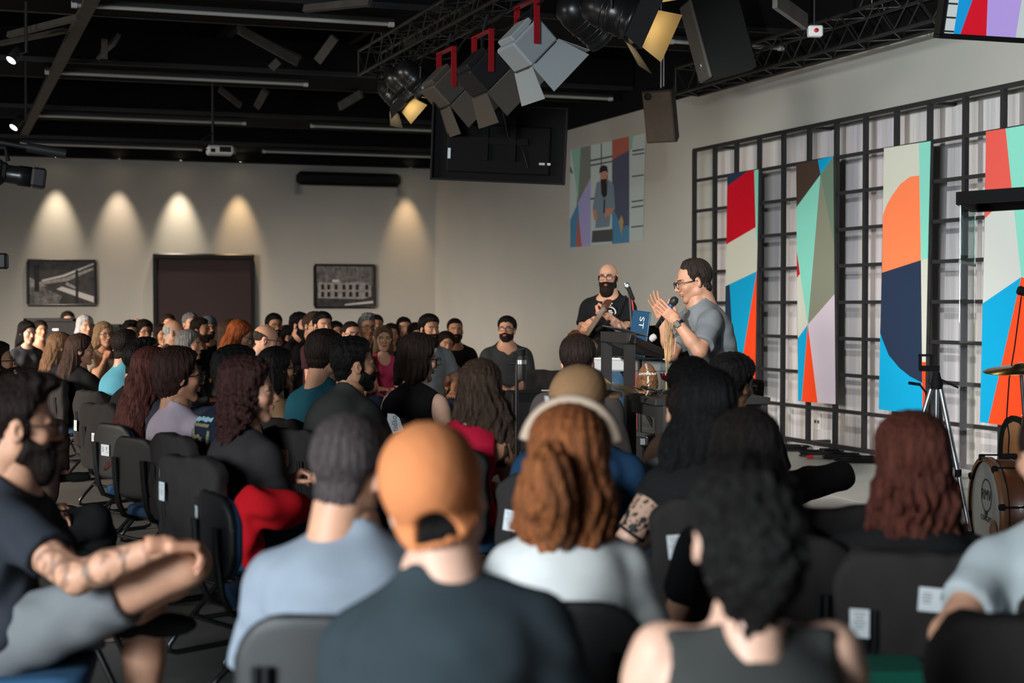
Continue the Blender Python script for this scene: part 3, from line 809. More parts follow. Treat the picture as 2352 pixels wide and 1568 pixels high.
for sg in (-1, 1):
    b = MB(); b.box(F3*sg*(l/2+.0)+UZ*-.12-FN3*.09, (.05, .03, .24), RF); b.build('bracket', M['white' if False else 'alu'], r)
for i, px in enumerate((128, 273, 414, 552, 942)):
    a = fp(px, 362, .3); c = Fw(a[0], .34, WALLH-.035)
    r = empty('downlight', c); tag(r, 'small recessed downlight washing the far wall, %s' % ['nearest the left edge', 'second from the left edge', 'left of the doorway centre line', 'above the right part of the doorway', 'beside the right end of the air curtain'][i], 'light', 'downlights in the far soffit')
    b = MB(); b.lathe([(.05, 0), (.05, -.012), (.035, -.012), (.03, .0)], n=16); b.build('trim_ring', M['black'], r)
    b = MB(); b.lathe([(.0, -.006), (.031, -.006), (.031, -.004), (0, -.004)], n=14); b.build('lamp_face', M['bulb'], r)
    spot('downlight_beam', c-UZ*.03, Fw(a[0], 0, 2.40), [190, 150, 225, 150, 115][i], [(1, .80, .58), (1, .76, .55), (1, .82, .6), (1, .66, .36), (1, .64, .35)][i], [43, 44, 44, 42, 44][i], 1.0, .04)
# ---------------------------------------------------------------- stage wall: striped sheet, grid, panels, projection
GO = .26
def stripes():
    m = bpy.data.materials.new('striped_sheet'); m.use_nodes = True; N = m.node_tree.nodes; L = m.node_tree.links; p = N['Principled BSDF']; p.inputs['Roughness'].default_value = .6
    tc = N.new('ShaderNodeTexCoord'); mp = N.new('ShaderNodeMapping'); mp.inputs['Scale'].default_value = (1, 1, .012); L.new(tc.outputs['Object'], mp.inputs['Vector'])
    n = N.new('ShaderNodeTexNoise'); n.inputs['Scale'].default_value = 9; n.inputs['Detail'].default_value = 6; n.inputs['Roughness'].default_value = .75; L.new(mp.outputs['Vector'], n.inputs['Vector'])
    cr = N.new('ShaderNodeValToRGB'); L.new(n.outputs['Fac'], cr.inputs['Fac']); e = cr.color_ramp.elements
    e[0].position = .30; e[0].color = (.30, .38, .50, 1); e[1].position = .72; e[1].color = (.62, .60, .60, 1)
    for ps, c in ((.40, (.66, .60, .68)), (.47, (.56, .54, .54)), (.53, (.70, .68, .70)), (.60, (.62, .58, .52))):
        k = e.new(ps); k.color = (*c, 1)
    L.new(cr.outputs['Color'], p.inputs['Base Color']); M['striped'] = m
stripes()
gp = [wp(x, 500, GO)[0] for x in (1595, 1639.5, 1688, 1743.5, 1798, 1857, 1919.6, 1985.5, 2058, 2134, 2215, 2303.6)]
pitch = (gp[-1]-gp[0])/11; posts = [gp[0]+pitch*i for i in range(19)]
zt = wp(1594, 346, GO)[1]; zb = wp(1781, 1003, GO)[1]
slab('trim_5', W(posts[0]-.02, .004, 0), W3, UZ, WN3, posts[-1]-posts[0]+.3, zt-.02, .012, 'striped')
g = empty('wall_grid', W(posts[0], GO, 0)); tag(g, 'black square-tube steel grid standing along the whole stage wall', 'grid')
def gbox(s, z, ds, dz_, name, off=0.0, do=.04, m='steelblack', parent=None):
    b = MB(); b.box(W(s, GO+off, z)-np.array(g.location), (ds, do, dz_), RB); return b.build(name, M[m], parent or g)
for s in posts: gbox(s, (zt+zb)/2, .04, zt-zb, 'upright')
for k in range(10): gbox((posts[0]+posts[-1])/2, zb+(zt-zb)*k/9, posts[-1]-posts[0]+.04, .04 if k in (0, 9) else .032, 'crossbar', .0, .034)
for s in (posts[1], posts[5], posts[9], posts[13]):
    for z in (zt-.01, zb):
        b = MB(); b.box(W(s, GO/2, z)-np.array(g.location), (.05, GO, .03), RB); b.build('wall_bracket', M['steelblack'], g)
C_ = {'navy': '#22324c', 'red': '#c2001f', 'mint': '#86d6c4', 'beige': '#cdcfc2', 'blue': '#00a4d8', 'orange': '#ff4b1e', 'salmon': '#ff8454', 'brown': '#46362d', 'sage': '#6d8473', 'olive': '#868978', 'lilac': '#d0c3d0', 'pale': '#cbcfcd', 'coral': '#e55a50', 'violet': '#a494d4'}
for k, v in C_.items(): mat('paint_'+k, hx(v), .65, spec=.25, bump=.03, bscale=120)
mat('board_edge', (.03, .03, .03), .6)
def panel(outline, fields, label, off=GO+.055):
    o2 = [wp(x, y, off) for x, y in outline]
    cs, cz = np.mean([p[0] for p in o2]), min(p[1] for p in o2)
    r = empty('art_panel', W(cs, off, cz)); tag(r, label, 'panel', 'tall painted panels on the grid')
    mp = lambda pts, of: [(p[0]-cs, p[1]-cz) for p in [wp(x, y, of) for x, y in pts]]
    b = MB(); b.prism(mp(outline, off), -.03, (0, 0, 0), W3, UZ, WN3); b.build('board', M['board_edge'], r)
    for j, (c, pts) in enumerate(fields):
        b = MB(); b.prism(mp(pts, off), .002, (0, 0, 0), W3, UZ, WN3); b.build('colour_field', M['paint_'+c], r)
panel([(1670.7, 400), (1742, 389), (1734, 908), (1663, 890)], [('navy', [(1670.7, 400), (1717, 393.5), (1671.5, 427)]), ('red', [(1671.5, 427), (1717, 393.5), (1732.5, 391), (1736, 521.7), (1668.7, 561)]), ('mint', [(1732.5, 391), (1742, 389), (1740, 560), (1736, 521.7)]),
      ('beige', [(1668.7, 561), (1736, 521.7), (1740, 560), (1738.5, 623), (1666.8, 657)]), ('navy', [(1666.8, 657), (1676, 653), (1690, 897), (1663, 890)]), ('blue', [(1676, 653), (1738.5, 623), (1693, 897.5), (1690, 897)]), ('orange', [(1738.5, 623), (1734, 908), (1693, 897.5)])], 'tall panel with a big crimson field at the top, behind the speaker')
panel([(1828.8, 377), (1914, 358.6), (1919, 928), (1833, 921)], [('brown', [(1828.8, 377), (1879, 366.4), (1884.8, 400.8), (1829.8, 475.5)]), ('blue', [(1879, 366.4), (1914, 358.6), (1884.8, 400.8)]), ('sage', [(1884.8, 400.8), (1914, 358.6), (1916, 560)]), ('mint', [(1829.8, 475.5), (1884.8, 400.8), (1855.9, 745), (1837.7, 629), (1830.3, 574.7)]),
      ('red', [(1830.3, 574.7), (1837.7, 629), (1830.8, 637.6)]), ('beige', [(1830.8, 637.6), (1837.7, 629), (1855.9, 745), (1833, 776)]), ('olive', [(1884.8, 400.8), (1916, 560), (1916.8, 675.4), (1855.9, 745)]), ('lilac', [(1855.9, 745), (1916.8, 675.4), (1919, 928), (1878, 924.7)]), ('blue', [(1833, 776), (1855.9, 745), (1841.6, 921.7), (1833, 921)]), ('orange', [(1855.9, 745), (1878, 924.7), (1841.6, 921.7)])], 'tall panel of mint, olive and lilac wedges meeting at a point')
arc1 = [(2112, 402.8), (2090.6, 405.7), (2068.5, 422.4), (2048.9, 449.4), (2036.6, 471.6), (2028.2, 494.6)]
arc2 = [(2118.6, 879), (2090.6, 864.5), (2066, 844.8), (2041.5, 815.4), (2027.8, 781), (2021.9, 763.8)]
panel([(2030.7, 340.4), (2137.8, 324), (2124, 954), (2018.4, 939.6)], [('beige', [(2030.7, 340.4), (2111, 328)]+arc1), ('mint', [(2111, 328), (2137.8, 324), (2131.4, 593.4), (2115.7, 597.3), (2112, 402.8)]), ('salmon', arc1+[(2026.3, 626), (2115.7, 597.3)]), ('navy', [(2026.3, 626), (2115.7, 597.3)]+arc2), ('blue', arc2[::-1]+[(2119.6, 953.4), (2018.4, 939.6)]),
      ('beige', [(2115.7, 597.3), (2131.4, 593.4), (2126.5, 831), (2118, 831)]), ('orange', [(2118, 831), (2126.5, 831), (2124, 954), (2119.6, 953.4)])], 'tall panel with a rounded orange and navy pill shape')
panel([(2265, 302), (2392, 281), (2392, 989), (2251, 969)], [('coral', [(2265, 302), (2310, 295), (2325, 440), (2262, 502)]), ('mint', [(2310, 295), (2392, 281), (2392, 650), (2346, 636), (2325, 440)]), ('pale', [(2262, 502), (2325, 440), (2346, 636), (2257.6, 696.5)]), ('blue', [(2257.6, 696.5), (2346, 636), (2270, 971.7), (2251, 969)]), ('orange', [(2346, 636), (2392, 650), (2392, 989), (2270, 971.7)])], 'tall panel with coral top and blue and orange base, behind the drum shield')
# projected picture on the plain part of the stage wall
for k, v in {'pwhite': '#a9b4b0', 'pgrey': '#6f7268', 'pdark': '#4a4a4c', 'pcoral': '#a05a4c', 'pslate': '#4c5062', 'plilac': '#9490b8', 'pblue': '#4a7898', 'pshirt': '#6c7c88', 'pskin': '#b07a64', 'phair': '#2e2a28', 'pmint': '#7ea594', 'pgold': '#a08a5c'}.items():
    c = hx(v); mat(k, tuple(x*.8 for x in c), .8, spec=.1, emit=(c, .16))
r = empty('projected_picture', W(wp(1395, 440)[0], .006, wp(1395, 440)[1])); tag(r, 'projected video of a bearded speaker in a blue shirt on the plain wall', 'projection')
PR = np.array(r.location)
def proj(m, pts, j, name='picture_field'):
    b = MB(); b.prism([wp(x, y) for x, y in pts], .001, W(0, .006+.0012*j, 0)-PR, W3, UZ, WN3); b.build(name, M[m], r)
proj('pwhite', [(1311, 344), (1484, 306), (1478, 552), (1309, 569)], 0, 'picture')
for j, (m, pts) in enumerate([('pgrey', [(1335, 339), (1358, 334), (1358, 420), (1330, 470), (1325, 480)]), ('pmint', [(1313, 344), (1335, 339), (1329, 460)]), ('pdark', [(1311, 380), (1318, 400), (1311, 395)]), ('plilac', [(1358, 408), (1358, 564), (1337, 566), (1329, 466)]), ('pblue', [(1329, 466), (1337, 566), (1311, 568), (1311, 505)]), ('pcoral', [(1329, 490), (1338, 566), (1324, 567)]),
    ('pdark', [(1358, 367), (1408, 357), (1408, 361), (1358, 371)]), ('pdark', [(1358, 378), (1408, 369), (1408, 372), (1358, 382)]), ('pdark', [(1358, 455), (1375, 452), (1375, 456), (1358, 459)]), ('pdark', [(1382, 330), (1384, 329), (1384, 400), (1382, 400)]), ('pcoral', [(1408, 322), (1447, 313), (1447, 345), (1408, 367)]), ('pslate', [(1408, 367), (1447, 345), (1447, 517), (1435, 520), (1422, 505), (1408, 470)]), ('pblue', [(1408, 470), (1422, 505), (1435, 520), (1447, 517), (1447, 556), (1408, 560)]),
    ('pmint', [(1447, 313), (1456, 311), (1453, 340), (1448, 345)]), ('pdark', [(1455, 345), (1482, 341), (1482, 344), (1455, 349)]), ('pdark', [(1455, 354), (1482, 350), (1482, 353), (1455, 357)]), ('pdark', [(1454, 404), (1481, 400), (1481, 403), (1454, 407)]), ('pdark', [(1453, 462), (1480, 458), (1480, 461), (1453, 465)]), ('pdark', [(1453, 475), (1480, 471), (1480, 474), (1453, 478)]), ('pdark', [(1452, 520), (1479, 517), (1479, 520), (1452, 523)]),
    ('pshirt', [(1373, 420), (1385, 414), (1402, 414), (1412, 424), (1416, 480), (1405, 478), (1402, 520), (1370, 524), (1372, 490), (1364, 478)]), ('phair', [(1382, 402), (1398, 402), (1397, 448), (1390, 455), (1384, 445)]), ('pskin', [(1381, 396), (1398, 394), (1396, 420), (1388, 424), (1383, 418)]), ('phair', [(1379, 398), (1381, 384), (1389, 379), (1397, 382), (1399, 396), (1392, 393), (1384, 396)]), ('phair', [(1382, 412), (1397, 411), (1394, 424), (1388, 428), (1384, 424)]), ('pskin', [(1364, 480), (1372, 482), (1376, 500), (1368, 506)]), ('pskin', [(1394, 480), (1415, 478), (1405, 494), (1392, 500)]), ('phair', [(1390, 458), (1393, 458), (1392, 490), (1389, 490)]), ('pdark', [(1364, 530), (1410, 526), (1410, 554), (1362, 557)]), ('pgold', [(1425, 508), (1431, 494), (1436, 508), (1431, 540)])]):
    proj(m, pts, 1+j*.4)
SPKT = at(1600, 720, 9.2)
# ---------------------------------------------------------------- trusses, stage lights, loudspeakers, screens
def frame_from(d, up=(0, 0, 1)):
    z = np.array(d, float); z /= np.linalg.norm(z); x = np.cross(np.array(up, float), z); x /= np.linalg.norm(x); y = np.cross(z, x); return np.c_[x, y, z]
def placed(name, loc, R=None):
    o = bpy.data.objects.new(name, None); COL.objects.link(o); o.empty_display_size = .1
    m = Matrix.Translation(Vector(loc))
    if R is not None: m = m @ Matrix(np.array(R).tolist()).to_4x4()
    o.matrix_world = m; return o
def truss(label, p0, length, sz, hang):
    r = placed('lighting_truss', p0, RB); tag(r, label, 'truss', 'black lattice lighting trusses')
    h = sz/2
    for y in (-h, h):
        for z in (-h, h):
            b = MB(); b.tube([(0, y, z), (length, y, z)], .017, 8); b.build('chord', M['trussmetal'], r)
    b = MB(); n = int(length/(sz*.9)); st = length/n
    for i in range(n):
        x0, x1 = i*st, (i+1)*st
        for (ya, za, yb, zb_) in ((-h, -h, -h, h), (h, h, h, -h), (-h, -h, h, -h), (-h, h, h, h)):
            if i % 2: ya, za, yb, zb_ = yb, zb_, ya, za
            b.tube([(x0, ya, za), (x1, yb, zb_)], .007, 5, False)
    b.build('lattice', M['trussmetal'], r)
    b = MB()
    for y in (-h, h):
        b.tube([(0, y, -h), (0, y, h)], .012, 6)
    b.tube([(0, -h, -h), (0, h, -h)], .012, 6); b.tube([(0, -h, h), (0, h, h)], .012, 6); b.build('end_frame', M['trussmetal'], r)
    for x in hang:
        b = MB(); b.tube([(x, 0, h), (x, 0, 6.45-p0[2])], .006, 5); b.tube([(x, -h, h), (x, 0, h+.25), (x, h, h)], .006, 5); b.build('hanging_wire', M['alu'], r)
    return r
mat('trussmetal', (.045, .044, .042), .38, metal=.6)
mat('lens', (.3, .3, .32), .1)
A0 = at(850, 146, 14.5); truss('long truss over the stage front carrying the stage lights', A0, 12.5, .24, (.4, 3, 6, 9, 12))
B0 = at(1578, 188, 15.0); truss('truss close to the stage wall above the steel grid', B0, 11.5, .27, (.5, 3.2, 6.4, 9.6))
def on_truss(px, drop, out=0.0):
    """point below truss A where pixel column px meets it"""
    k = (px-CX)/FPX; t = (k*A0[1]-A0[0])/(WD[0]-k*WD[1]); p = A0+W3*t; return np.array([p[0], p[1], A0[2]-drop])+WN3*out
def par_can(px, py, d, label, glow=True, s=1.0, doors=True, beam=None):
    p = on_truss(px, 0); Z = p[1]; p = at(px, py, Z); up = at(px, py-60, Z)
    if beam: spot('stage_beam', p+np.array(d)/np.linalg.norm(d)*.55*s, *beam)
    R = frame_from(d); r = placed('par_can', p, R); r.scale = (s, s, s); tag(r, label, 'stage light', 'round stage lights on the truss')
    b = MB(); b.lathe([(.0, -.22), (.05, -.215), (.10, -.17), (.118, -.10), (.118, -.03), (.125, -.02), (.118, 0), (.118, .09), (.128, .10), (.128, .13), (.112, .13), (.112, .05)], n=24); b.build('body', M['blackgloss'], r)
    b = MB()
    for z in (-.06, -.03, .03, .06): b.lathe([(.1185, z-.004), (.1225, z), (.1185, z+.004)], n=24)
    b.build('cooling_rib', M['blackgloss'], r)
    b = MB(); b.lathe([(0, .085), (.06, .09), (.11, .10)], n=24); b.build('lamp_lens', M['bulbhot' if glow else 'lens'], r)
    if glow: spot('lamp_spill', p+np.array(d)/np.linalg.norm(d)*.125*s, p+np.array(d), 10, (1, .80, .45), 170, .2, .05)
    if doors:
        for k in range(4):
            a = k*math.pi/2; c, sn = math.cos(a), math.sin(a)
            ex = np.array([-sn, c, 0]); ou = np.array([c*.55, sn*.55, .83])
            b = MB(); b.prism([(-.10, 0), (.10, 0), (.14, .17), (-.14, .17)], .003, np.array([c*.125, sn*.125, .13]), ex, ou); b.build('barn_door', M['doorlitwarm' if glow and k in (1, 0) else 'steelblack'], r)
    ri = R.T
    b = MB(); top = ri@(np.array([0, 0, A0[2]-p[2]-.12]))/s
    x = np.array([1., 0, 0])
    for sg in (-1, 1): b.tube([x*sg*.13, x*sg*.135+top*.28, x*sg*.06+top*.5 if False else x*sg*.135+top*.4], .008, 6)
    b.tube([-x*.135+top*.4, x*.135+top*.4], .008, 6); b.tube([top*.4, top], .012, 6); b.build('yoke', M['steelblack'], r)
mat('doorlitwarm', (.20, .15, .08), .55)  # black doors on the lit lamps, with warm glow put into the colour
par_can(1352, 48, (.72, .45, -.48), 'big round stage light, unlit, hanging left of the glowing one', False, 1.15, False)
par_can(1420, 30, (.84, -.30, -.42), 'big round stage light glowing warm with open barn doors', True, 1.2, beam=(W(13.2, 0, 1.5), 275, (.95, 1, .98), 100, .6, .03))
par_can(905, 218, (.62, -.28, -.70), 'small glowing stage light at the far end of the truss', True, .9, beam=(SPKT, 480, (1, .92, .80), 34, .5, .08))
par_can(928, 196, (.7, .3, -.6), 'unlit round stage light second from the far end of the truss', False, .95, False)
par_can(955, 184, (.7, .3, -.6), 'unlit round stage light beside the nearest red yoke at the truss end', False, 1.0, False)
mat('doorgrey', (.085, .075, .062), .55); mat('doordaylit', (.42, .47, .5), .5); mat('yokered', (.42, .012, .02), .4)  # the pale bluish one carries window light in its base colour
def fresnel(px, py, label, face, s=1.0, beam=None):
    Z = on_truss(px, 0)[1]; p = at(px, py, Z)
    if beam: spot('stage_beam', p+np.array((.66, .27, -.70))*.6, *beam)
    R = frame_from((.66, .27, -.70)); r = placed('barn_door_light', p, R); r.scale = (s, s, s); tag(r, label, 'stage light', 'boxy stage lights with red yokes')
    b = MB(); b.box((0, 0, -.06), (.34, .30, .22), None, .015); b.box((0, 0, -.19), (.26, .22, .05), None, .01); b.build('body', M[face], r)
    b = MB(); b.box((0, 0, .052), (.30, .26, .006)); b.build('lamp_lens', M['lens'], r)
    for k in range(4):
        a = k*math.pi/2; c, sn = math.cos(a), math.sin(a); hw = .17 if k % 2 else .15; rd = .15 if k % 2 else .17
        ex = np.array([-sn, c, 0]); ou = np.array([c*.45, sn*.45, .89]); ou /= np.linalg.norm(ou)
        b = MB(); b.prism([(-hw, 0), (hw, 0), (hw+.05, .25), (-hw-.05, .25)], .003, np.array([c*rd, sn*rd, .05]), ex, ou); b.build('barn_door', M['doordaylit' if face == 'doordaylit' else 'doorgrey'], r)
        b = MB(); b.tube([np.array([c*rd, sn*rd, .05])-ex*hw*.8, np.array([c*rd, sn*rd, .05])+ex*hw*.8], .009, 6); b.build('hinge', M['chrome'], r)
    up = R.T@np.array([0, 0, 1.]); x = np.array([1., 0, 0]); hgt = (A0[2]-p[2]-.12)/s
    b = MB()
    for sg in (-1, 1):
        a = x*sg*.19-np.array([0, 0, .06]); e = a+up*.30
        b.box((a+e)/2, (.012, .045, .34), frame_from(up, (0, 1, 0)) if False else np.c_[x, np.cross(up, x), up])
    b.box(up*.31-np.array([0, 0, .06]), (.40, .045, .012), np.c_[x, np.cross(up, x), up]); b.build('yoke', M['yokered'], r)
    b = MB(); b.tube([up*.31-np.array([0, 0, .06]), up*hgt], .014, 8); b.build('clamp', M['steelblack'], r)
    b = MB(); b.tube([(0, 0, -.21), np.array([-.1, .05, -.2])-up*.1, np.array([-.2, .1, -.1])+up*.2, up*hgt], .006, 6); b.build('cable', M['black'], r)
fresnel(1036, 212, 'boxy stage light with red yoke, lowest of the three in the row', 'doorgrey', 1.0, beam=(SPKT, 260, (1, .96, .90), 50, .6, .12))
fresnel(1120, 180, 'boxy stage light with red yoke, middle of the three in the row', 'steelblack', 1.0)
fresnel(1222, 118, 'boxy stage light with red yoke and barn doors coloured pale as if daylit', 'doordaylit', 1.0, beam=(W(11.2, 0, 1.5), 30, (.97, .98, 1), 95, .7, .12))
# cables slung along the truss
for i, (x0, x1, sag) in enumerate(((880, 1010, .16), (960, 1120, .2), (1080, 1300, .2), (1260, 1420, .25), (870, 960, .3))):
    a, e = on_truss(x0, .12), on_truss(x1, .12); b = MB()
    b.tube([a+(e-a)*t-UZ*sag*4*t*(1-t)+WN3*.04*math.sin(9*t+i) for t in np.linspace(0, 1, 12)], .008, 6)
    b.tube([a+(e-a)*t-UZ*sag*2.6*t*(1-t)+WN3*(.06*math.cos(7*t+i)+.05) for t in np.linspace(0, 1, 12)], .007, 6)
    tag(b.build('cable_loop', M['black']), 'black cable loop slung under the stage truss, %s' % ['at its far end behind the round lights', 'between the far lights', 'over the red yokes', 'beside the big round lights', 'hanging lowest at the far end'][i], 'cable', 'cables under the truss')
# loudspeakers
mat('grille', (.10, .095, .085), .6, metal=.2, bump=.5, bscale=300)
def speaker_box(p, fwd, w, d, h, label, facem, sidem, logo):
    R = frame_from(fwd, (0, 0, 1)); r = placed('loudspeaker', p, R); tag(r, label, 'loudspeaker', 'hung loudspeakers')
    b = MB(); b.prism([(-w/2, -d/2), (w/2, -d/2), (w/2, d/2-.02), (-w/2, d/2-.02)][:0] or [(-w/2, d/2-.015), (-w*.30, -d/2), (w*.30, -d/2), (w/2, d/2-.015)], h, (0, -h/2, 0), (1, 0, 0), (0, 0, 1), (0, 1, 0)); b.build('cabinet', M[sidem], r)
    b = MB(); b.box((0, 0, d/2), (w*.96, h*.98, .03), None, .012); b.build('front_grille', M[facem], r)
    if logo:
        b = MB(); b.lathe([(0, .004), (.028, .004), (.030, 0)], (0, -h*.30, d/2+.016), 16); bd = b.build('badge', M['alu'], r)
        b = MB(); b.box((0, -h*.30, d/2+.022), (.028, .008, .002)); b.box((0, -h*.30+.01, d/2+.022), (.008, .02, .002)); b.build('badge_mark', M['black'], r)
    else:
        b = MB(); b.lathe([(.0, .001), (.034, .001), (.036, .012), (.030, .014)], (-w*.28, h*.40, d/2+.014), 16); b.build('port', M['black'], r)
    b = MB(); b.box((0, 0, -d/2-.01), (w*.42, h*.7, .02), None, .006); b.box((.0, h*.2, -d/2-.02), (.10, .06, .02)); b.build('rear_panel', M['blackgloss'], r)
    ri = R.T@np.array([0, 0, 1.])
    b = MB(); b.tube([(0, h/2, 0), np.array([0, h/2, 0])+ri*(6.4-p[2]-h/2)], .006, 5); b.tube([(0, h/2, -d*.3), np.array([0, h/2, -d*.3])+ri*(6.4-p[2]-h/2)], .006, 5); b.build('hanging_wire', M['alu'], r)
    return r
speaker_box(at(1652, 82, 12.0), (-.955, -.12, -.27), .36, .42, .68, 'tilted black loudspeaker with a long pale metal grille', 'grille', 'black', True)
speaker_box(at(1524, 262, 13.6), (-.40, -.86, -.30), .30, .28, .50, 'small brown-fronted loudspeaker hung beside the grid corner', 'brown', 'black', False)
mat('tvback', (.005, .005, .0055), .75, spec=.2)
# hanging screen seen from behind
R = np.c_[(.998, .045, -.04), (-.03, .995, .08), (.04, -.08, .996)]; r = placed('hanging_screen', at(1146, 330, 12.4), R); tag(r, 'large black television hanging with its back to the camera', 'television')
b = MB(); b.box((0, .02, 0), (1.16, .035, .665), None, .01); b.build('screen_shell', M['tvback'], r)
for (c, d) in (((0, 0, .325), (1.18, .09, .02)), ((0, 0, -.325), (1.18, .09, .02)), ((-.58, 0, 0), (.02, .09, .66)), ((.58, 0, 0), (.02, .09, .66))):
    b = MB(); b.box(c, d, None, .004); b.build('bezel', M['black'], r)
b = MB(); b.box((0, -.012, -.05), (.9, .04, .42), None, .012); b.build('rear_cover', M['tvback'], r)
b = MB(); b.box((0, -.045, .02), (.5, .02, .05)); b.box((-.12, -.045, .05), (.05, .03, .4)); b.box((.12, -.045, .05), (.05, .03, .4)); b.build('mount_bracket', M['tvback'], r)
for x in (-.18, .24): b = MB(); b.tube([(x, -.02, .3), (x, -.02, 2.8)], .016, 8); b.build('hanging_pole', M['black'], r)
b = MB(); b.box((-.43, -.034, -.10), (.025, .004, .09)); b.box((.38, -.034, -.16), (.05, .004, .02)); b.box((.44, -.034, -.16), (.03, .004, .02)); b.build('sticker', M['alu'], r)
b = MB(); b.tube([(.02, -.05, .28), (.08, -.06, .05), (.2, -.05, -.02), (.26, -.04, -.2)], .005, 6); b.build('cable', M['blackgloss'], r)
# lit screen at the upper right
R = frame_from((.27, -.93, -.24)); Rz = np.c_[R[:, 0], -R[:, 2], R[:, 1]]
p = at(2388, -48, 8.2)
r = placed('lit_screen', p, Rz); tag(r, 'lit television at the top right corner showing blue, crimson and lilac shapes', 'television')
w, h = 1.22, .70
b = MB(); b.box((0, .035, 0), (w, .05, h), None, .01); b.build('screen_shell', M['black'], r)
for (c, d) in (((0, .0, h/2), (w+.03, .06, .03)), ((0, .0, -h/2), (w+.03, .06, .03)), ((-w/2, 0, 0), (.03, .06, h)), ((w/2, 0, 0), (.03, .06, h))):
    b = MB(); b.box(c, d, None, .004); b.build('bezel', M['black'], r)
for k, v in {'scr_pale': '#b9c4c4', 'scr_blue': '#0090d0', 'scr_red': '#c80020', 'scr_violet': '#a893d8', 'scr_grid': '#20242c', 'scr_mint': '#7fd0c0'}.items(): mat(k, (.02, .02, .02), .3, emit=(hx(v), 1.0))
b = MB(); b.box((0, .006, 0), (w-.03, .006, h-.03)); pic = b.build('picture', M['scr_pale'], r)
def scr(m, pts, k):
    b = MB(); b.prism([((u-.5)*w, (v-.5)*h) for u, v in pts], .0015, (0, .001-.0015*k, 0), (1, 0, 0), (0, 0, 1), (0, -1, 0)); b.build('picture_field', M[m], r if False else pic)
for k in range(9): scr('scr_grid', [(.01, .03+.11*k), (.08, .03+.11*k), (.08, .045+.11*k), (.01, .045+.11*k)], 1)
scr('scr_grid', [(.012, .0), (.03, .0), (.03, 1), (.012, 1)], 1)
scr('scr_blue', [(.08, .02), (.118, .02), (.175, .42), (.22, .98), (.085, .98)], 2); scr('scr_red', [(.115, .02), (.255, .02), (.225, .42), (.17, .42)], 3); scr('scr_violet', [(.255, .02), (.415, .02), (.42, .98), (.20, .98), (.19, .5), (.225, .42)], 3); scr('scr_mint', [(.46, .02), (.60, .02), (.62, .98), (.46, .98)], 2); scr('scr_grid', [(.70, .02), (.73, .02), (.73, .98), (.70, .98)], 2)
for x in (-.3, .3): b = MB(); b.tube([(x, .08, .3), np.array([x, .08, .3])+Rz.T@np.array([0, 0, 2.7])], .016, 8); b.build('hanging_pole', M['black'], r)
# projector
r = placed('projector', at(505, 346, 16.5), np.c_[(.95, .3, 0), (-.3, .95, 0), (0, 0, 1)]); tag(r, 'small white projector hanging on a thin black pole', 'projector')
b = MB(); b.box((0, 0, 0), (.30, .24, .10), None, .02); b.build('case', M['white'], r)
b = MB(); b.box((.05, -.121, .005), (.13, .004, .06)); b.box((-.09, -.121, -.01), (.05, .004, .04)); b.build('vent_grille', M['blackgloss'], r)
b = MB(); b.lathe([(.04, 0), (.04, .03), (.03, .03), (.0, .025)], (.151, 0, .01), 16, np.c_[(0, 0, -1), (0, 1, 0), (1, 0, 0)]); b.build('lens', M['lens'], r)
b = MB(); b.tube([(-.08, 0, .05), (-.08, 0, 1.15)], .016, 8); b.box((-.08, 0, .06), (.10, .10, .02)); b.build('ceiling_pole', M['steelblack'], r)
b = MB(); b.tube([(-.15, -.05, 0), (-.26, -.05, .02), (-.26, -.03, .08), (-.08, -.02, .2)], .008, 6); b.build('cable', M['black'], r)
# two spot lamps on drop poles at the upper left
for i, (px, py, Z) in enumerate(((34, 128, 12.5), (38, 284, 15.5))):
    p = at(px, py, Z); r = placed('pole_spotlight', p, frame_from((-.35, -.55, -.75))); tag(r, ['small lit spotlight at the upper left, higher of two on poles', 'small lit spotlight at the left, lower of two, near the beam end'][i], 'stage light', 'small spotlights on poles')
    b = MB(); b.lathe([(.0, -.10), (.035, -.10), (.045, -.05), (.05, .06), (.046, .065)], n=16); b.build('body', M['steelblack'], r)
    b = MB(); b.lathe([(0, .055), (.045, .058)], n=16); b.build('lamp_face', M['whitebulb'] if 'whitebulb' in M else mat('whitebulb', (1, .95, .9), .4, emit=((1, .93, .9), 9)), r)
    u = np.array(frame_from((-.35, -.55, -.75))).T
    b = MB(); b.tube([(0, 0, 0), u@np.array([.10, 0, .03]), u@np.array([.10, 0, 6.4-p[2]])], .014, 8); b.build('drop_pole', M['steelblack'], r)
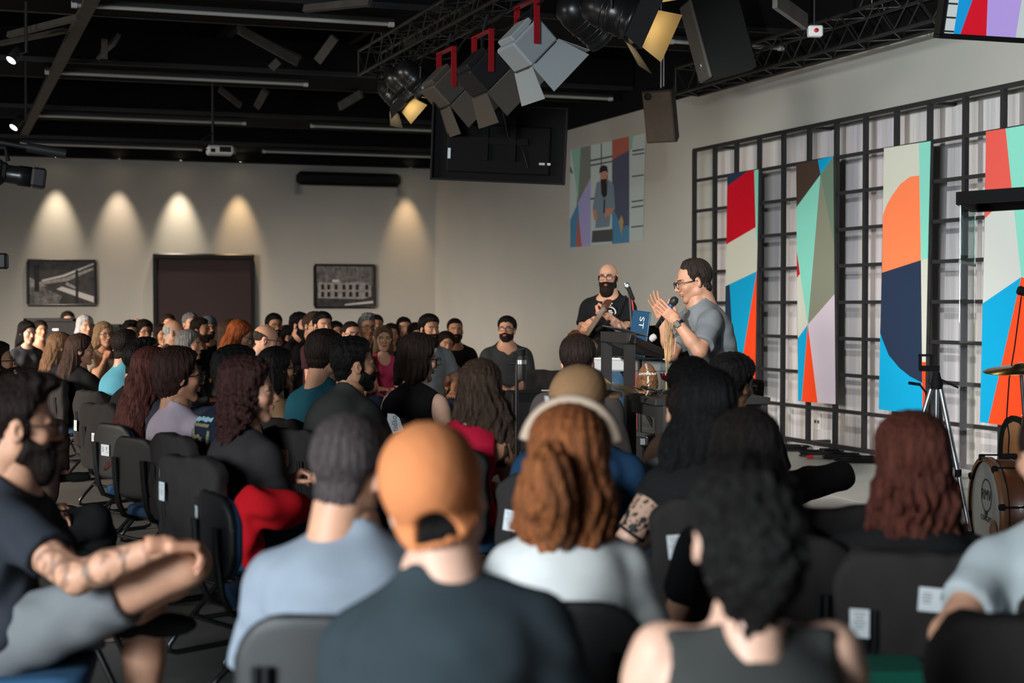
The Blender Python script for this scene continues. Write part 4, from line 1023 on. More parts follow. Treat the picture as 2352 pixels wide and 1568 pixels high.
# video cameras on tripods at the left edge
def camcorder(px, py, Z, fwd, label, s=1.0, mic=True):
    p = at(px, py, Z); f = np.array(fwd, float); f /= np.linalg.norm(f); x = np.cross(f, UZ); x /= np.linalg.norm(x); R = np.c_[x, f, np.cross(x, f)]
    r = placed('video_camera', p, R); r.scale = (s, s, s); tag(r, label, 'camera', 'video cameras at the left edge')
    b = MB(); b.box((0, -.08, 0), (.12, .26, .13), None, .02); b.box((0, .03, .01), (.10, .08, .09), None, .015); b.build('body', M['black'], r)
    Ry = np.c_[(1, 0, 0), (0, 0, -1), (0, 1, 0)]
    b = MB(); b.lathe([(.045, 0), (.047, .06), (.052, .07), (.052, .13), (.040, .13), (.036, .06)], (0, .05, .0), 18, Ry); b.lathe([(.0, .05), (.037, .05)], (0, .05, .0), 18, Ry); b.build('lens', M['blackgloss'], r)
    b = MB(); b.box((0, .215, 0), (.13, .07, .10), None, .012); b.build('lens_hood', M['steelblack'], r)
    b = MB(); b.tube([(0, -.16, .065), (0, -.14, .13), (0, .04, .13), (0, .06, .065)], .012, 8); b.build('carry_handle', M['black'], r)
    if mic:
        b = MB(); b.tube([(.03, -.02, .15), (.03, .14, .145)], .012, 8); b.tube([(.03, .14, .145), (.03, .33, .14)], [.024, .026], 10); b.build('shotgun_mic', M['steelblack'], r)
        b = MB(); b.tube([(.03, -.02, .15), (-.04, -.1, .22), (-.05, -.2, .1), (-.04, -.15, .0)], .005, 6); b.build('mic_cable', M['black'], r)
    b = MB(); b.box((0, -.06, -.09), (.10, .16, .05), None, .01); gz = R.T@np.array([0, 0, -1.]); o = np.array([0, -.06, -.1]); b.tube([o, o+gz*(p[2]/s-1.0 if p[2] > 1.6 else .5)], .03, 10); b.build('fluid_head', M['steelblack'], r)
    o2 = o+gz*(p[2]/s-1.0 if p[2] > 1.6 else .5)
    for k in range(3):
        a = 2*math.pi*k/3+.5; e = np.array([math.cos(a)*.42, math.sin(a)*.42, 0]); ft = np.array([0, 0, .0])+np.array([e[0], e[1], 0])
        w_ = R.T@(np.array([e[0], e[1], 0])/s); b = MB(); b.tube([o2, o2+w_+gz*((p[2])/s+(o@R.T[:, 2] if False else 0)-np.dot(o2, gz)-.01)], .016, 8); b.build('tripod_leg', M['steelblack'], r)
camcorder(-14, 395, 8.2, (.94, .30, -.12), 'black video camera with a shotgun microphone, high at the left edge', 1.15)
camcorder(-78, 599, 9.0, (.98, .2, 0), 'black video camera lens poking in at the left edge', 1.0, False)
# standing monitors behind the back rows
for i, (x0, y0, x1, y1, Z) in enumerate(((55, 731, 176, 800, 18.7), (212, 745, 282, 790, 19.4))):
    a, e = at(x0, y0, Z), at(x1, y1, Z); w, h = e[0]-a[0], a[2]-e[2]; c = (a+e)/2
    r = placed('floor_monitor', (c[0], c[1], 0)); tag(r, ['black television on a stand behind the woman with long black hair', 'dark television behind the blond woman with glasses'][i], 'television', 'floor monitors at the back')
    b = MB(); b.box((0, .03, c[2]), (w, .05, h), None, .008); b.build('screen_shell', M['black'], r)
    for (q, d) in (((0, 0, a[2]-.02), (w, .04, .05)), ((0, 0, e[2]+.02), (w, .04, .05)), ((-w/2+.025, 0, c[2]), (.05, .04, h)), ((w/2-.025, 0, c[2]), (.05, .04, h))):
        b = MB(); b.box(q, d, None, .005); b.build('bezel', M['black'], r)
    b = MB(); b.box((w*.1, .0, c[2]+.05), (.08, .008, .025)); b.build('status_label', M['alu'], r)
    for sg in (-1, 1): b = MB(); b.box((sg*w*.35, .03, (e[2])/2), (.05, .05, e[2])); b.box((sg*w*.35, .03, .015), (.06, .5, .03)); b.build('stand_leg', M['steelblack'], r)
# switch box on the roof edge near the second truss
r = placed('junction_box', at(1872, 72, 11.8)); tag(r, 'small white electrical box with a red button above the grid truss', 'box'); b = MB(); b.box((0, 0, 0), (.12, .08, .09), None, .01); b.build('case', M['white'], r); b = MB(); b.lathe([(.018, 0), (.018, .012), (0, .014)], (.0, -.04, 0), 12, np.c_[(1, 0, 0), (0, 0, 1), (0, -1, 0)]); b.build('button', M['red'], r)
b = MB(); b.tube([(0, .03, .03), (0, .03, 6.4-at(1872, 72, 11.8)[2])], .008, 6); b.build('conduit', M['steelblack'], r)
# ---------------------------------------------------------------- stacking chairs
mat('seatblue', (.018, .075, .16), .85, bump=.2, bscale=260)
mat('chairshell', (.016, .016, .017), .5, bump=.15, bscale=420)
mat('tubeblack', (.010, .010, .011), .28)
mat('coverblack', (.030, .027, .026), .92, spec=.15, bump=.25, bscale=240)
mat('ink', (.05, .05, .06), .7)
_ch = {}
def rslab(w, h, t, r, bendk, wrinkle=0.0, seed=0, hh=.012):
    """upright rounded slab, curved about the vertical, front towards +Y"""
    def fn(P):
        y = P[:, 1]-bendk*P[:, 0]**2
        q = np.stack([np.abs(P[:, 0])-(w/2-r), np.abs(P[:, 2])-(h/2-r)], 1)
        d2 = np.sqrt((np.maximum(q, 0)**2).sum(1))+np.minimum(q.max(1), 0)-r
        e = smax(d2, np.abs(y)-t/2, .02)
        if wrinkle: e = e-wrinkle*(nz(P*np.array([1, 1, .6], F32), 22, seed)+.5*np.sin(P[:, 2]*40+P[:, 0]*18+seed))
        return e
    return nets(fn, (-w/2-.03, -t/2-.03, -h/2-.03), (w/2+.03, t/2+.05+bendk*w*w/4, h/2+.03), hh)
def chair_meshes():
    v, q = rslab(.40, .31, .030, .12, .55, hh=.011); _ch['shell'] = npmesh('backrest', v+V3(0, -.245, .655), q, M['chairshell'])
    v, q = rslab(.38, .29, .040, .115, .55, hh=.012); _ch['pad'] = npmesh('back_cushion', v+V3(0, -.222, .655), q, M['seatblue'])
    for i in range(3):
        v, q = rslab(.445, .41, .075, .09, .45, .006, i*2.1, .012); _ch['cover%d' % i] = npmesh('cover', v+V3(0, -.235, .645), q, M['coverblack'])
    def seat(P):
        q = np.stack([np.abs(P[:, 0])-.13, np.abs(P[:, 1])-.12], 1); d2 = np.sqrt((np.maximum(q, 0)**2).sum(1))+np.minimum(q.max(1), 0)-.09
        return smax(d2, np.abs(P[:, 2]+.05*(P[:, 1] > .1)*(P[:, 1]-.1))-.028, .02)
    v, q = nets(seat, (-.26, -.25, -.06), (.26, .26, .06), .013); _ch['seat'] = npmesh('seat', v+V3(0, .03, .422), q, M['seatblue'])
    b = MB(); b.box((0, .03, .387), (.38, .36, .012), None, .004); _ch['pan'] = b.mesh('seat_pan', (M['chairshell'],))
    def loop(sg):
        b = MB()
        # back stay pair, bends under the seat; sled leg with rounded floor bends
        for dx in (-.011, .011):
            b.tube([(sg*.13+dx, -.268, .70), (sg*.13+dx, -.262, .60), (sg*.13+dx, -.245, .47), (sg*.13+dx, -.215, .405), (sg*.13+dx, -.15, .378), (sg*.13+dx, .0, .376)], .011, 6)
        f = [(sg*.17, .17, .378), (sg*.19, .12, .365), (sg*.205, -.16, .10), (sg*.207, -.205, .05), (sg*.208, -.205, .022), (sg*.208, -.17, .012), (sg*.208, .20, .012), (sg*.207, .235, .024), (sg*.205, .235, .06), (sg*.19, .10, .36), (sg*.17, .06, .378)]
        b.tube(f, .0115, 6)
        return b.mesh('leg', (M['tubeblack'],))
    _ch['legR'] = loop(1); _ch['legL'] = loop(-1)
    for n_, x_, y_, z_ in (('stretcher', .205, -.10, .155), ('stretcher2', .205, .235, .045), ('stretcher3', .17, .10, .372)): b = MB(); b.tube([(-x_, y_, z_), (x_, y_, z_)], .010, 6); _ch[n_] = b.mesh('stretcher', (M['tubeblack'],))
    b = MB(); b.box((0, 0, 0), (.085, .0015, .062)); _ch['paper0'] = b.mesh('paper_slip', (M['paper'],))
    b = MB(); b.box((0, 0, 0), (.050, .0015, .075)); _ch['paper1'] = b.mesh('paper_slip', (M['paper'],))
    b = MB()
    for k, (x, z, w_) in enumerate(((-.022, .016, .022), (-.022, .008, .026), (-.022, 0, .024), (-.022, -.008, .02), (.02, .012, .014), (.02, .002, .006), (.024, -.01, .018))): b.box((x, -.0012, z), (w_, .001, .0022))
    b.box((.014, -.0012, .010), (.002, .001, .022)); b.box((.026, -.0012, .016), (.010, .001, .002)); _ch['ink0'] = b.mesh('print', (M['ink'],))
    b = MB()
    for k in range(6): b.box((.0, -.0012, .028-k*.008), (.036-(k % 3)*.008, .001, .0018))
    _ch['ink1'] = b.mesh('print', (M['ink'],))
chair_meshes()
def chair(x, y, yaw, label, kind='cover', papers=(), z=0.0, s=1.0):
    r = empty('stacking_chair', (x, y, z), math.radians(yaw)); r.scale = (s, s, s); tag(r, label, 'chair', 'rows of stacking chairs')
    for k in ('seat', 'pan', 'legR', 'legL', 'stretcher', 'stretcher2', 'stretcher3'): link({'pan': 'seat_pan', 'legR': 'leg', 'legL': 'leg', 'stretcher2': 'stretcher', 'stretcher3': 'stretcher'}.get(k, k), _ch[k], r)
    if kind == 'plain': bk = link('backrest', _ch['shell'], r); link('back_cushion', _ch['pad'], bk)
    else:
        bk = link('backrest_cover', _ch['cover%d' % (int(abs(x*10+y*7)) % 3)], r)
    for (px, pz, rot, k) in papers:
        p = link('paper_slip', _ch['paper%d' % k], bk); yy = -.235-.050+.45*px*px if kind != 'plain' else -.245-.0165+.55*px*px
        p.location = (px, yy-.004, pz); p.rotation_euler = (0, math.radians(rot), math.atan(.9*px))
        link('print', _ch['ink%d' % k], p) if False else None
        q = link('print', _ch['ink%d' % k], bk); q.location = (px, yy-.0045, pz); q.rotation_euler = p.rotation_euler
    return r
# ---------------------------------------------------------------- people: assembling one
SPK = at(1600, 700, 9.2)
LIGHT, FAIR, TAN, OLIVE, BROWN, DEEP = (.64, .335, .215), (.68, .41, .30), (.48, .235, .135), (.55, .285, .17), (.27, .135, .075), (.15, .08, .05)
BLK, DBR, MBR, LBR, BLOND, GREY, WHT, AUB, RED = (.007, .006, .006), (.018, .011, .009), (.06, .034, .022), (.14, .08, .045), (.33, .21, .11), (.17, .165, .165), (.5, .49, .48), (.12, .038, .018), (.26, .065, .018)
BLACKT, CHAR, NAVY, DENIM, KHAKI = (.012, .012, .013), (.045, .046, .050), (.018, .026, .05), (.05, .10, .19), (.2, .15, .1)
mat('lenses', (.9, .9, .9), .02, alpha=.12)
def head_parent(r, b): return Matrix.Translation(b.hc.tolist()) @ Matrix((b.hr*b.hs).tolist()).to_4x4()
def attach(r, b, name, me, color=None, mats=None):
    o = link(name, me, r, mats, color); o.matrix_local = head_parent(r, b); return o
def cap_mesh(h, brim=True, opening=True, front=.034, back=-.035):
    k = ('cap', h, brim, opening, front, back)
    if k not in _c:
        def fn(P):
            x = np.abs(P[:, 0]); y, z = P[:, 1], P[:, 2]
            d = smin(skull(P, .016), ell_(P, (0, .0, .075), (.075, .088, .062)), .03)
            pl = (back+front)/2+(front-back)/2*np.clip(y/.09, -1, 1)
            d = smax(d, pl-z, .004)
            if opening: d = smax(d, -ell_(P, (.006, -.13, back+.014), (.050, .07, .046)), .004)
            if opening: d = smin(d, np.maximum(np.abs(skull(P, .017))-.003, np.maximum(np.abs(z-pl-.002)-.007, y+.03)), .003)
            d = smin(d, ell_(P, (0, -.01, .140), (.008, .008, .005)), .003)
            if brim:
                q = P.copy(); q[:, 2] = q[:, 2]+3.2*P[:, 0]**2-.25*(P[:, 1]-.08)*0
                d = smin(d, smax(ell_(q, (0, .112, .036), (.074, .066, .0085)), .06-y, .004), .005)
            return d-.0006*nz(P, 60)
        v, q = nets(fn, (-.13, -.15, -.08), (.13, .22, .17), h)
        _c[k] = npmesh('cap', v, q, M['cloth'])
    return _c[k]
PEOPLE = {}
def person(key, label, px, py, Z, yaw=None, sex='m', skin=LIGHT, hair=('short', DBR), top=('tee', BLACKT), pants=NAVY, head=(0, 0, 0), pose='lap', glasses=None, beard=None, legs='sit', lean=8, bulk=1.0, stub=False, seat='cover', papers=(), shoes=(.02, .02, .02), topkw={}, tint=None, short=None, short_who=None, z0=0.0, hs=1.05, look=None, q=1.0, group='seated audience', gap=.016, **kw):
    far = Z > 9.4
    hb, hc, hh, hr, hd = ((.020, .017, .0085, .0095, .0075) if Z > 13 else (.017, .014, .0075, .0085, .0065) if far else (.012, .0105, .006, .0068, .005))
    hb, hc, hh, hr, hd = [a*q for a in (hb, hc, hh, hr, hd)]
    p = at(px, py, Z); top_z = p[2]-gap-z0
    if yaw is None:
        d = (SPK if look is None else look)[:2]-p[:2]; yaw = math.degrees(math.atan2(-d[0], d[1]))
    pxk = {k: kw.pop(k) for k in ('wr_px', 'hdir_w', 'hpal_w', 'kn_px', 'an_px', 'hint_w') if k in kw}
    mk = lambda: Body(sex, top=top_z-(.004 if hs > 1 else 0), lean=lean, arms=pose, legs=legs, head=head, bulk=bulk, **kw)
    b = mk(); a = math.radians(yaw); c, s = math.cos(a), math.sin(a)
    if pxk:     # hands, knees and feet given where they are in the room
        l0 = np.array([p[0]-(c*b.hc[0]-s*b.hc[1]), p[1]-(s*b.hc[0]+c*b.hc[1]), z0])
        rv = lambda d: (c*d[0]+s*d[1], -s*d[0]+c*d[1], d[2])
        lo = lambda q: rv(at(*q)-l0)
        fl = lambda t, i: (t[0]*(1, -1)[i], t[1], t[2])
        if 'wr_px' in pxk: kw['wr'] = tuple(fl(lo(q), i) for i, q in enumerate(pxk['wr_px']))
        for k, n in (('hdir_w', 'hdir'), ('hpal_w', 'hpal'), ('hint_w', 'hint')):
            if k in pxk: kw[n] = tuple(fl(rv(q), i) if q else None for i, q in enumerate(pxk[k]))
        for k, n in (('kn_px', 'kn'), ('an_px', 'an')):
            if k in pxk: kw[n] = {sg: lo(q) for sg, q in pxk[k].items()}
        b = mk()
    b.hs = hs
    hxy = np.array([c*b.hc[0]-s*b.hc[1], s*b.hc[0]+c*b.hc[1]]); loc = at(px, py+45, Z)[:2]; loc = np.array([at(px, py, Z)[0], at(px, py, Z)[1]])-hxy
    r = empty('person', (loc[0], loc[1], z0), a); tag(r, label, 'person', group)
    link('body', b.mesh_body(hb, hh, hd, stub, tint), r, None, skin)
    tk = dict(topkw)
    if top: link('top', b.mesh_top(top[0], hc, seed=px*.37, **tk), r, None, top[1])
    if pants is not None: link('shorts' if short else 'trousers', b.mesh_pants(hc*1.15, short=short, seed=px*.21), r, None, pants)
    if shoes is not None:
        for sg in (1, -1):
            if b.A[sg][2] > -.5: link('shoe', b.mesh_shoe(.010 if Z > 6 else .008, sg), r, None, shoes)
    if hair:
        hp = dict(hair[2]) if len(hair) > 2 else {}
        attach(r, b, 'hair', hair_mesh(hair[0], hp, hr), hair[1])
    if beard: attach(r, b, 'beard', beard_mesh(max(hr*.9, .005), beard[1] if len(beard) > 1 else .010, beard[2] if len(beard) > 2 else 0.0), beard[0])
    if top and top[0] == 'shirt' and Z < 11:
        col = b.N-b.u*.004; nn = b.u*.92+b.fw*.38
        def cfn(P):
            q = P-col; h_ = q@nn; d = np.abs(cap_(P, col-b.u*.03, col+b.u*.05, (.092 if sex == 'm' else .080), (.066 if sex == 'm' else .057)))-.0045
            d = smax(d, np.abs(h_-.004)-.027, .003)
            return smax(d, -(np.abs(q@b.r)-(.006+.35*np.maximum(.03-h_, 0)))-.02*(q@b.fw < 0), .003)
        cv, cq = nets(cfn, col-.13, col+.13, .006); cl = link('collar', npmesh('collar', cv, cq, M['cloth']), r, None, tuple(min(1, k_*1.08) for k_ in top[1]))
    if glasses: attach(r, b, 'glasses', glasses_mesh(glasses == 'round' or glasses == 'gold', .0026 if Z > 6 else .0022, 'gold' if glasses == 'gold' else 'frame'))
    if seat:
        cp = np.array([0, b.H[1]-.0, 0]); who = short_who or key
        cx, cy = loc[0]-s*cp[1], loc[1]+c*cp[1]
        zs = min(max((b.H[2]-.55), -.015), .08)
        chair(cx, cy, yaw, ('plain blue-cushioned stacking chair under the ' if seat == 'plain' else 'black-covered stacking chair under the ')+who, seat, papers, z=0, s=1+zs/.45*.9)
    PEOPLE[key] = (r, b)
    if not kw.get('stand'):
        if not (.40 < b.L < .60) or abs(b.H[2]-.55) > .04: print('POSE', key, 'L %.2f hip %.2f top %.2f' % (b.L, b.H[2], top_z))
    return r, b
# ---------------------------------------------------------------- the audience, far rows first
PL = person
def L_(k, **d): return (k, d)
def hang(kind, **d): return (kind, d)
PL('woman with long black hair by the back television', 'woman with long black hair in a charcoal tee, hands clasped, by the back television', 62, 737, 16.6, sex='f', skin=FAIR, hair=('straight', BLK, {'len': .26, 'w': .10}), top=('tee', (.035, .037, .042)), pants=KHAKI, head=(10, -8, 0))
PL('bare-shouldered woman at the back', 'woman with tied-back dark red hair in a strapless orange top at the back', 93, 734, 17.8, sex='f', skin=OLIVE, hair=('tied', DBR, {'bun': 1}), top=('strapless', (.45, .12, .05)))
PL('man hidden by the back television', 'man whose forehead just shows above the black television at the back', 156, 715, 19.6, skin=OLIVE, hair=('short', DBR))
PL('woman with long white hair', 'woman with long white hair near the picture of the footbridge', 196, 724, 16.6, sex='f', skin=LIGHT, hair=('straight', WHT, {'len': .24, 'w': .11}), top=('long', (.10, .09, .085)))
PL('blond woman in beige', 'blond wavy-haired woman with glasses in a beige short-sleeved top', 239, 739, 14.8, sex='f', skin=LIGHT, hair=('wavy', BLOND, {'len': .21, 'w': .115}), top=('tee', (.33, .26, .18)), glasses='thin', pose='chin')
PL('woman with brown hair fading to blond', 'woman seen from behind with long brown hair fading to blond', 140, 763, 13.4, yaw=-62, sex='f', hair=('wavy', (.24, .13, .07), {'len': .40, 'w': .10, 'wave': .3, 'back': .14}), top=('tee', (.02, .02, .025)))
PL('brunette in black at the row end', 'brunette with long straight hair and black tee, profile to the right', 186, 767, 12.0, yaw=-46, sex='f', skin=LIGHT, hair=('straight', (.055, .030, .022), {'len': .42, 'w': .095, 'back': .13}), pose='knees', head=(-26, -2, 0), papers=((-.08, .62, 0, 1),), lean=3)
PL('balding man in sky blue', 'balding man in a sky blue polo shirt, seen from behind', 293, 754, 10.3, yaw=-45, skin=LIGHT, hair=('recede', DBR, {'t': .010}), top=('shirt', (.10, .34, .45)), stub=True, lean=6, bulk=1.08, papers=((.02, .62, 0, 0), (-.12, .60, 0, 1)), pants=DENIM)
PL('man with a fade haircut', 'man with dark curly top and faded neck in a black tee', 322, 781, 9.0, yaw=-45, skin=LIGHT, hair=('quiff', BLK, {'t': .007}), lean=5, papers=((.05, .64, 0, 0),))
PL('woman with red-dyed hair and ribbon', 'woman with very long red-brown hair and a teal ribbon', 352, 797, 8.0, yaw=-44, sex='f', hair=('wavy', (.085, .026, .020), {'len': .50, 'w': .115, 'wave': .4, 'back': .18}), top=('tee', (.06, .06, .075)), papers=((-.02, .66, 0, 0),), seat='plain', lean=2)
PL('short-haired woman in lavender', 'woman with a short dark brown crop, glasses and hoop earring in a lavender blouse', 412, 804, 7.2, yaw=-44, sex='f', skin=TAN, hair=('pixie', (.035, .016, .013)), top=('tee', (.46, .38, .45)), glasses='thin', seat='plain', lean=2, hs=1.08, head=(-20, 0, 0))
PL('grey-haired woman', 'woman with a grey bob looking right, behind the lavender blouse', 436, 757, 12.4, yaw=-100, sex='f', skin=OLIVE, hair=('bob', GREY, {'len': .12, 'w': .105}), top=('long', (.05, .05, .05)))
PL('bald man with white sides', 'bald man with white hair at the sides in a dark jacket', 401, 732, 14.6, yaw=-85, skin=LIGHT, hair=('ring', WHT, {'t': .006}), top=('long', (.045, .045, .05)))
PL('dark-haired man behind the sky blue polo', 'man with dark swept hair mostly hidden behind the sky blue polo', 298, 738, 15.4, skin=OLIVE, hair=('quiff', BLK))
PL('dark-haired woman with glasses', 'woman with dark fringe and glasses near the left door edge', 331, 736, 16.2, sex='f', skin=OLIVE, hair=('pixie', DBR), glasses='thick')
PL('bald man far at the back', 'bald man whose head top shows far at the back left of the door', 314, 729, 18.6, skin=TAN, hair=None)
PL('short-haired man in front of the door', 'short-haired man just in front of the left door edge', 387, 721, 18.9, skin=TAN, hair=('short', DBR))
PL('woman with long hair below the door edge', 'woman with long dark brown hair low in front of the left door edge', 372, 744, 16.8, sex='f', skin=TAN, hair=('straight', DBR, {'len': .28}))
PL('grey man in front of the door', 'man with wavy grey hair in front of the dark doorway', 438, 719, 17.3, skin=OLIVE, hair=('curly', GREY, {'t': .018}))
PL('bearded man by the door', 'dark-haired bearded man in black in front of the doorway', 462, 731, 15.6, yaw=-110, skin=TAN, hair=('curly', DBR, {'t': .02}), beard=(DBR,))
r, b = PL('man in a grey backward cap', 'man with a backward grey cap and glasses in front of the doorway', 479, 726, 16.2, skin=LIGHT, hair=None, glasses='thick', beard=(DBR, .006))
attach(r, b, 'cap', cap_mesh(.009, False, False, .05, -.02), (.10, .12, .14))
PL('red-haired woman', 'woman with long copper-red hair and glasses, head bowed', 550, 736, 12.9, yaw=-78, sex='f', skin=LIGHT, hair=('wavy', RED, {'len': .24, 'w': .12, 'wave': .3}), top=('tee', (.03, .03, .03)), glasses='thin', head=(0, -22, 0), pose='up')
PL('woman behind the red-haired woman', 'woman with long mouse-brown hair behind the copper-red hair', 530, 734, 14.2, yaw=-80, sex='f', skin=LIGHT, hair=('straight', MBR, {'len': .26}), top=('tee', (.03, .03, .03)))
PL('bald man with a mask', 'bald man with glasses, a white mask pulled off his face and blue collar', 612, 743, 11.9, yaw=-82, skin=LIGHT, hair=('ring', (.05, .035, .03), {'t': .003}), top=('shirt', (.03, .09, .2)), glasses='thick', head=(0, -10, 0))
PL('man in maroon with glasses', 'dark-haired man with glasses and goatee in a maroon tee', 630, 720, 15.6, skin=TAN, hair=('short', BLK), top=('tee', (.075, .02, .028)), glasses='thick', beard=(BLK, .006), bulk=1.15)
PL('boy with dark hair', 'boy with dark hair low between the standing-tall men at the back', 663, 747, 17.0, skin=LIGHT, hair=('short', BLK), yaw=-80)
PL('bearded man with curly top', 'man with curly black hair and full beard, black tee, profile', 690, 719, 15.6, yaw=-118, skin=LIGHT, hair=('curly', BLK, {'t': .022}), beard=(BLK, .013, .01))
PL('brown-haired man with glasses', 'clean-shaven brown-haired man with thin glasses in a black tee', 718, 719, 14.9, yaw=-128, skin=LIGHT, hair=('quiff', MBR), glasses='thin', bulk=1.0)
PL('bearded man in dark maroon', 'man with dark hair and short beard in a dark maroon tee under the facade picture', 742, 717, 14.3, skin=LIGHT, hair=('short', BLK, {'t': .020}), beard=(BLK, .008), top=('tee', (.05, .018, .024)), pose='cross')
PL('dark-haired woman under the picture', 'woman with tied dark hair under the facade picture', 772, 736, 15.8, sex='f', skin=OLIVE, hair=('tied', BLK, {'bun': 1}))
PL('smiling man with rimless glasses', 'round-faced man with short hair and rimless glasses, low in the row', 807, 736, 13.9, skin=LIGHT, hair=('buzz', DBR), glasses='thin', bulk=1.1)
PL('grey-haired man with glasses', 'grey-haired man with glasses in a dark shirt', 843, 722, 14.6, skin=OLIVE, hair=('quiff', GREY), glasses='thin', top=('shirt', (.035, .035, .04)))
PL('dark-haired man at the back right', 'dark-haired man partly hidden behind the grey-haired man', 864, 723, 17.8, skin=TAN, hair=('short', BLK))
PL('woman behind the pink top', 'woman with centre-parted dark hair behind the pink top', 899, 741, 16.4, sex='f', skin=OLIVE, hair=('tied', DBR))
PL('young man in black at the back', 'young man with cropped dark hair in a black tee, back row', 928, 727, 16.5, skin=LIGHT, hair=('short', BLK, {'t': .011}))
PL('woman in the back row right', 'woman with pulled-back brown hair beside the man in the grey-blue shirt', 955, 740, 15.0, sex='f', skin=LIGHT, hair=('tied', DBR, {'bun': 1}), head=(0, -8, 0))
PL('woman in the pink top', 'young woman with long fair-brown hair and round glasses in a bright pink top', 881, 748, 14.2, yaw=-158, sex='f', skin=LIGHT, hair=('straight', (.12, .075, .045), {'len': .25, 'w': .098, 'front': .05}), top=('tank', (.55, .045, .12)), pants=(.5, .12, .2), glasses='gold', head=(-12, 0, 0))
PL('bearded man in the grey-blue shirt', 'bearded man with slicked black hair in a grey-blue shirt', 987, 723, 13.4, yaw=-152, skin=TAN, hair=('short', BLK, {'t': .021}), beard=(BLK, .012, .015), top=('shirt', (.22, .25, .26)), pants=NAVY, head=(6, -2, 0), pose='thigh', bulk=1.08)
PL('girl leaning on the bearded man', 'girl in a peach top leaning her head on the man in black', 1022, 761, 14.3, yaw=-165, sex='f', skin=LIGHT, hair=('straight', DBR, {'len': .24}), top=('tee', (.45, .24, .18)), side=-8, head=(8, -4, -16))
PL('bearded man in black by the corner', 'bearded man with a buzz cut in black at the end of the back row', 1045, 729, 15.0, yaw=-160, skin=TAN, hair=('buzz', BLK), beard=(DBR, .010), head=(-8, 0, 0), bulk=1.1)
PL('man in the grey V-neck', 'man with thick black glasses in a grey V-neck tee, hands clasped', 1164, 727, 14.4, yaw=-170, skin=LIGHT, hair=('curly', BLK, {'t': .020}), beard=(DBR, .005), glasses='thick', top=('tee', (.045, .05, .05)), topkw={'vneck': .035}, pants=BLACKT, head=(-22, 6, 0), bulk=1.25, belly=.35)
# middle rows
r, b = PL('man with glasses at the left edge', 'man with glasses and beard cut by the left edge', -6, 784, 9.6, yaw=-70, skin=OLIVE, hair=('short', DBR), beard=(DBR, .008), glasses='thick', top=('tee', (.02, .02, .02)), legs='cross', pants=(.06, .04, .035), seat='plain')
PL('man behind the foreground man', 'person in black trousers and light trainers, mostly hidden behind the tattooed man', -2, 872, 5.9, yaw=-75, skin=LIGHT, hair=('short', DBR), pants=BLACKT, legs='cross', seat='plain', shoes=(.35, .28, .25), pose='thigh')
PL('woman with dark red-brown curls', 'woman with shoulder-length red-brown curls in a charcoal tee, arms folded', 572, 827, 5.9, yaw=-46, sex='f', skin=LIGHT, hair=('curls', (.045, .018, .016), {'len': .21, 'w': .125, 't': .026}), top=('tee', (.035, .030, .032)), pants=(.03, .05, .085), pose='cross', head=(-36, 0, 0), lean=5, seat='cover', topkw={'sl': .8}, papers=((-.13, .70, 0, 1),))
PL('man in the printed navy tee', 'man with curly black hair in a navy tee with a printed back', 547, 800, 6.9, yaw=-52, skin=BROWN, hair=('afro', BLK, {'t': .026}), top=('tee', (.012, .018, .034)), papers=((.03, .66, 0, 0),), lean=12)
PL('black-haired woman in tan', 'woman with sleek black hair and glasses in a tan top', 638, 797, 8.9, yaw=-58, sex='f', skin=TAN, hair=('straight', BLK, {'len': .24, 'w': .10}), top=('long', (.27, .17, .09)), glasses='thin', seat='plain', lean=12)
PL('man in the teal polo', 'man with thick dark hair in a teal polo shirt, seen from behind', 748, 764, 7.9, yaw=-40, skin=LIGHT, hair=('short', DBR, {'t': .026}), top=('shirt', (.018, .105, .145)), head=(8, -12, 0), lean=12, bulk=1.05, topkw={'wr': .006})
r, b = PL('bearded man in dark olive', 'man with dark curly hair, beard and dark olive tee, arms forward', 815, 778, 7.3, yaw=-42, skin=TAN, hair=('curly', BLK, {'t': .022}), beard=(BLK, .010), top=('tee', (.035, .038, .034)), head=(-22, 0, 0), lean=20, pose='up', bulk=1.08)
PL('woman with a dark bob in black', 'woman with a short dark bob, sunglasses on her head and a black sleeveless top', 962, 770, 8.0, yaw=-28, sex='f', skin=FAIR, hair=('bob', DBR, {'len': .13, 'w': .108, 't': .022}), top=('shell', BLACKT), head=(-30, -6, 0), lean=14, glasses='thick', bulk=1.12)
PL('woman with long brown hair in red', 'woman with long wavy brown hair in a red sleeveless top', 1105, 826, 6.4, yaw=-16, sex='f', skin=TAN, hair=('wavy', (.055, .032, .022), {'len': .30, 'w': .135, 'wave': .5, 'sx': .05}), top=('tank', (.55, .012, .045)), lean=20, papers=((.0, .63, 6, 1),), side=8)
PL('dark-haired man facing the stage', 'man with short dark hair and a grey-brown jacket facing the stage', 1328, 770, 7.6, yaw=-14, skin=LIGHT, hair=('short', DBR, {'t': .018}), top=('long', (.055, .048, .048)), lean=14, bulk=1.1)
r, b = PL('man in the tan cap', 'man in a tan baseball cap and navy shirt', 1334, 836, 5.4, yaw=-20, skin=LIGHT, hair=('short', DBR, {'t': .008}), top=('tee', (.018, .055, .12)), head=(-34, 0, 0), lean=10, papers=((-.15, .68, 8, 1),), bulk=1.2, gap=.028)
cp = attach(r, b, 'cap', cap_mesh(.006, True, True, .030, -.030), (.36, .20, .10)); bb = MB(); bb.box((-.030, -.131, .020), (.034, .006, .020), rotm(-20, 8, 0)); bb.build('cap_label', M['white'], cp)
PL('woman with hair up in leopard print', 'woman with dark hair pinned up in a leopard-print top by the table', 1583, 822, 6.0, yaw=20, sex='f', skin=TAN, hair=('tied', BLK, {'t': .018, 'bun': 1, 'bunc': (0, -.09, -.05)}), top=('tee', (.30, .17, .12)), lean=14)
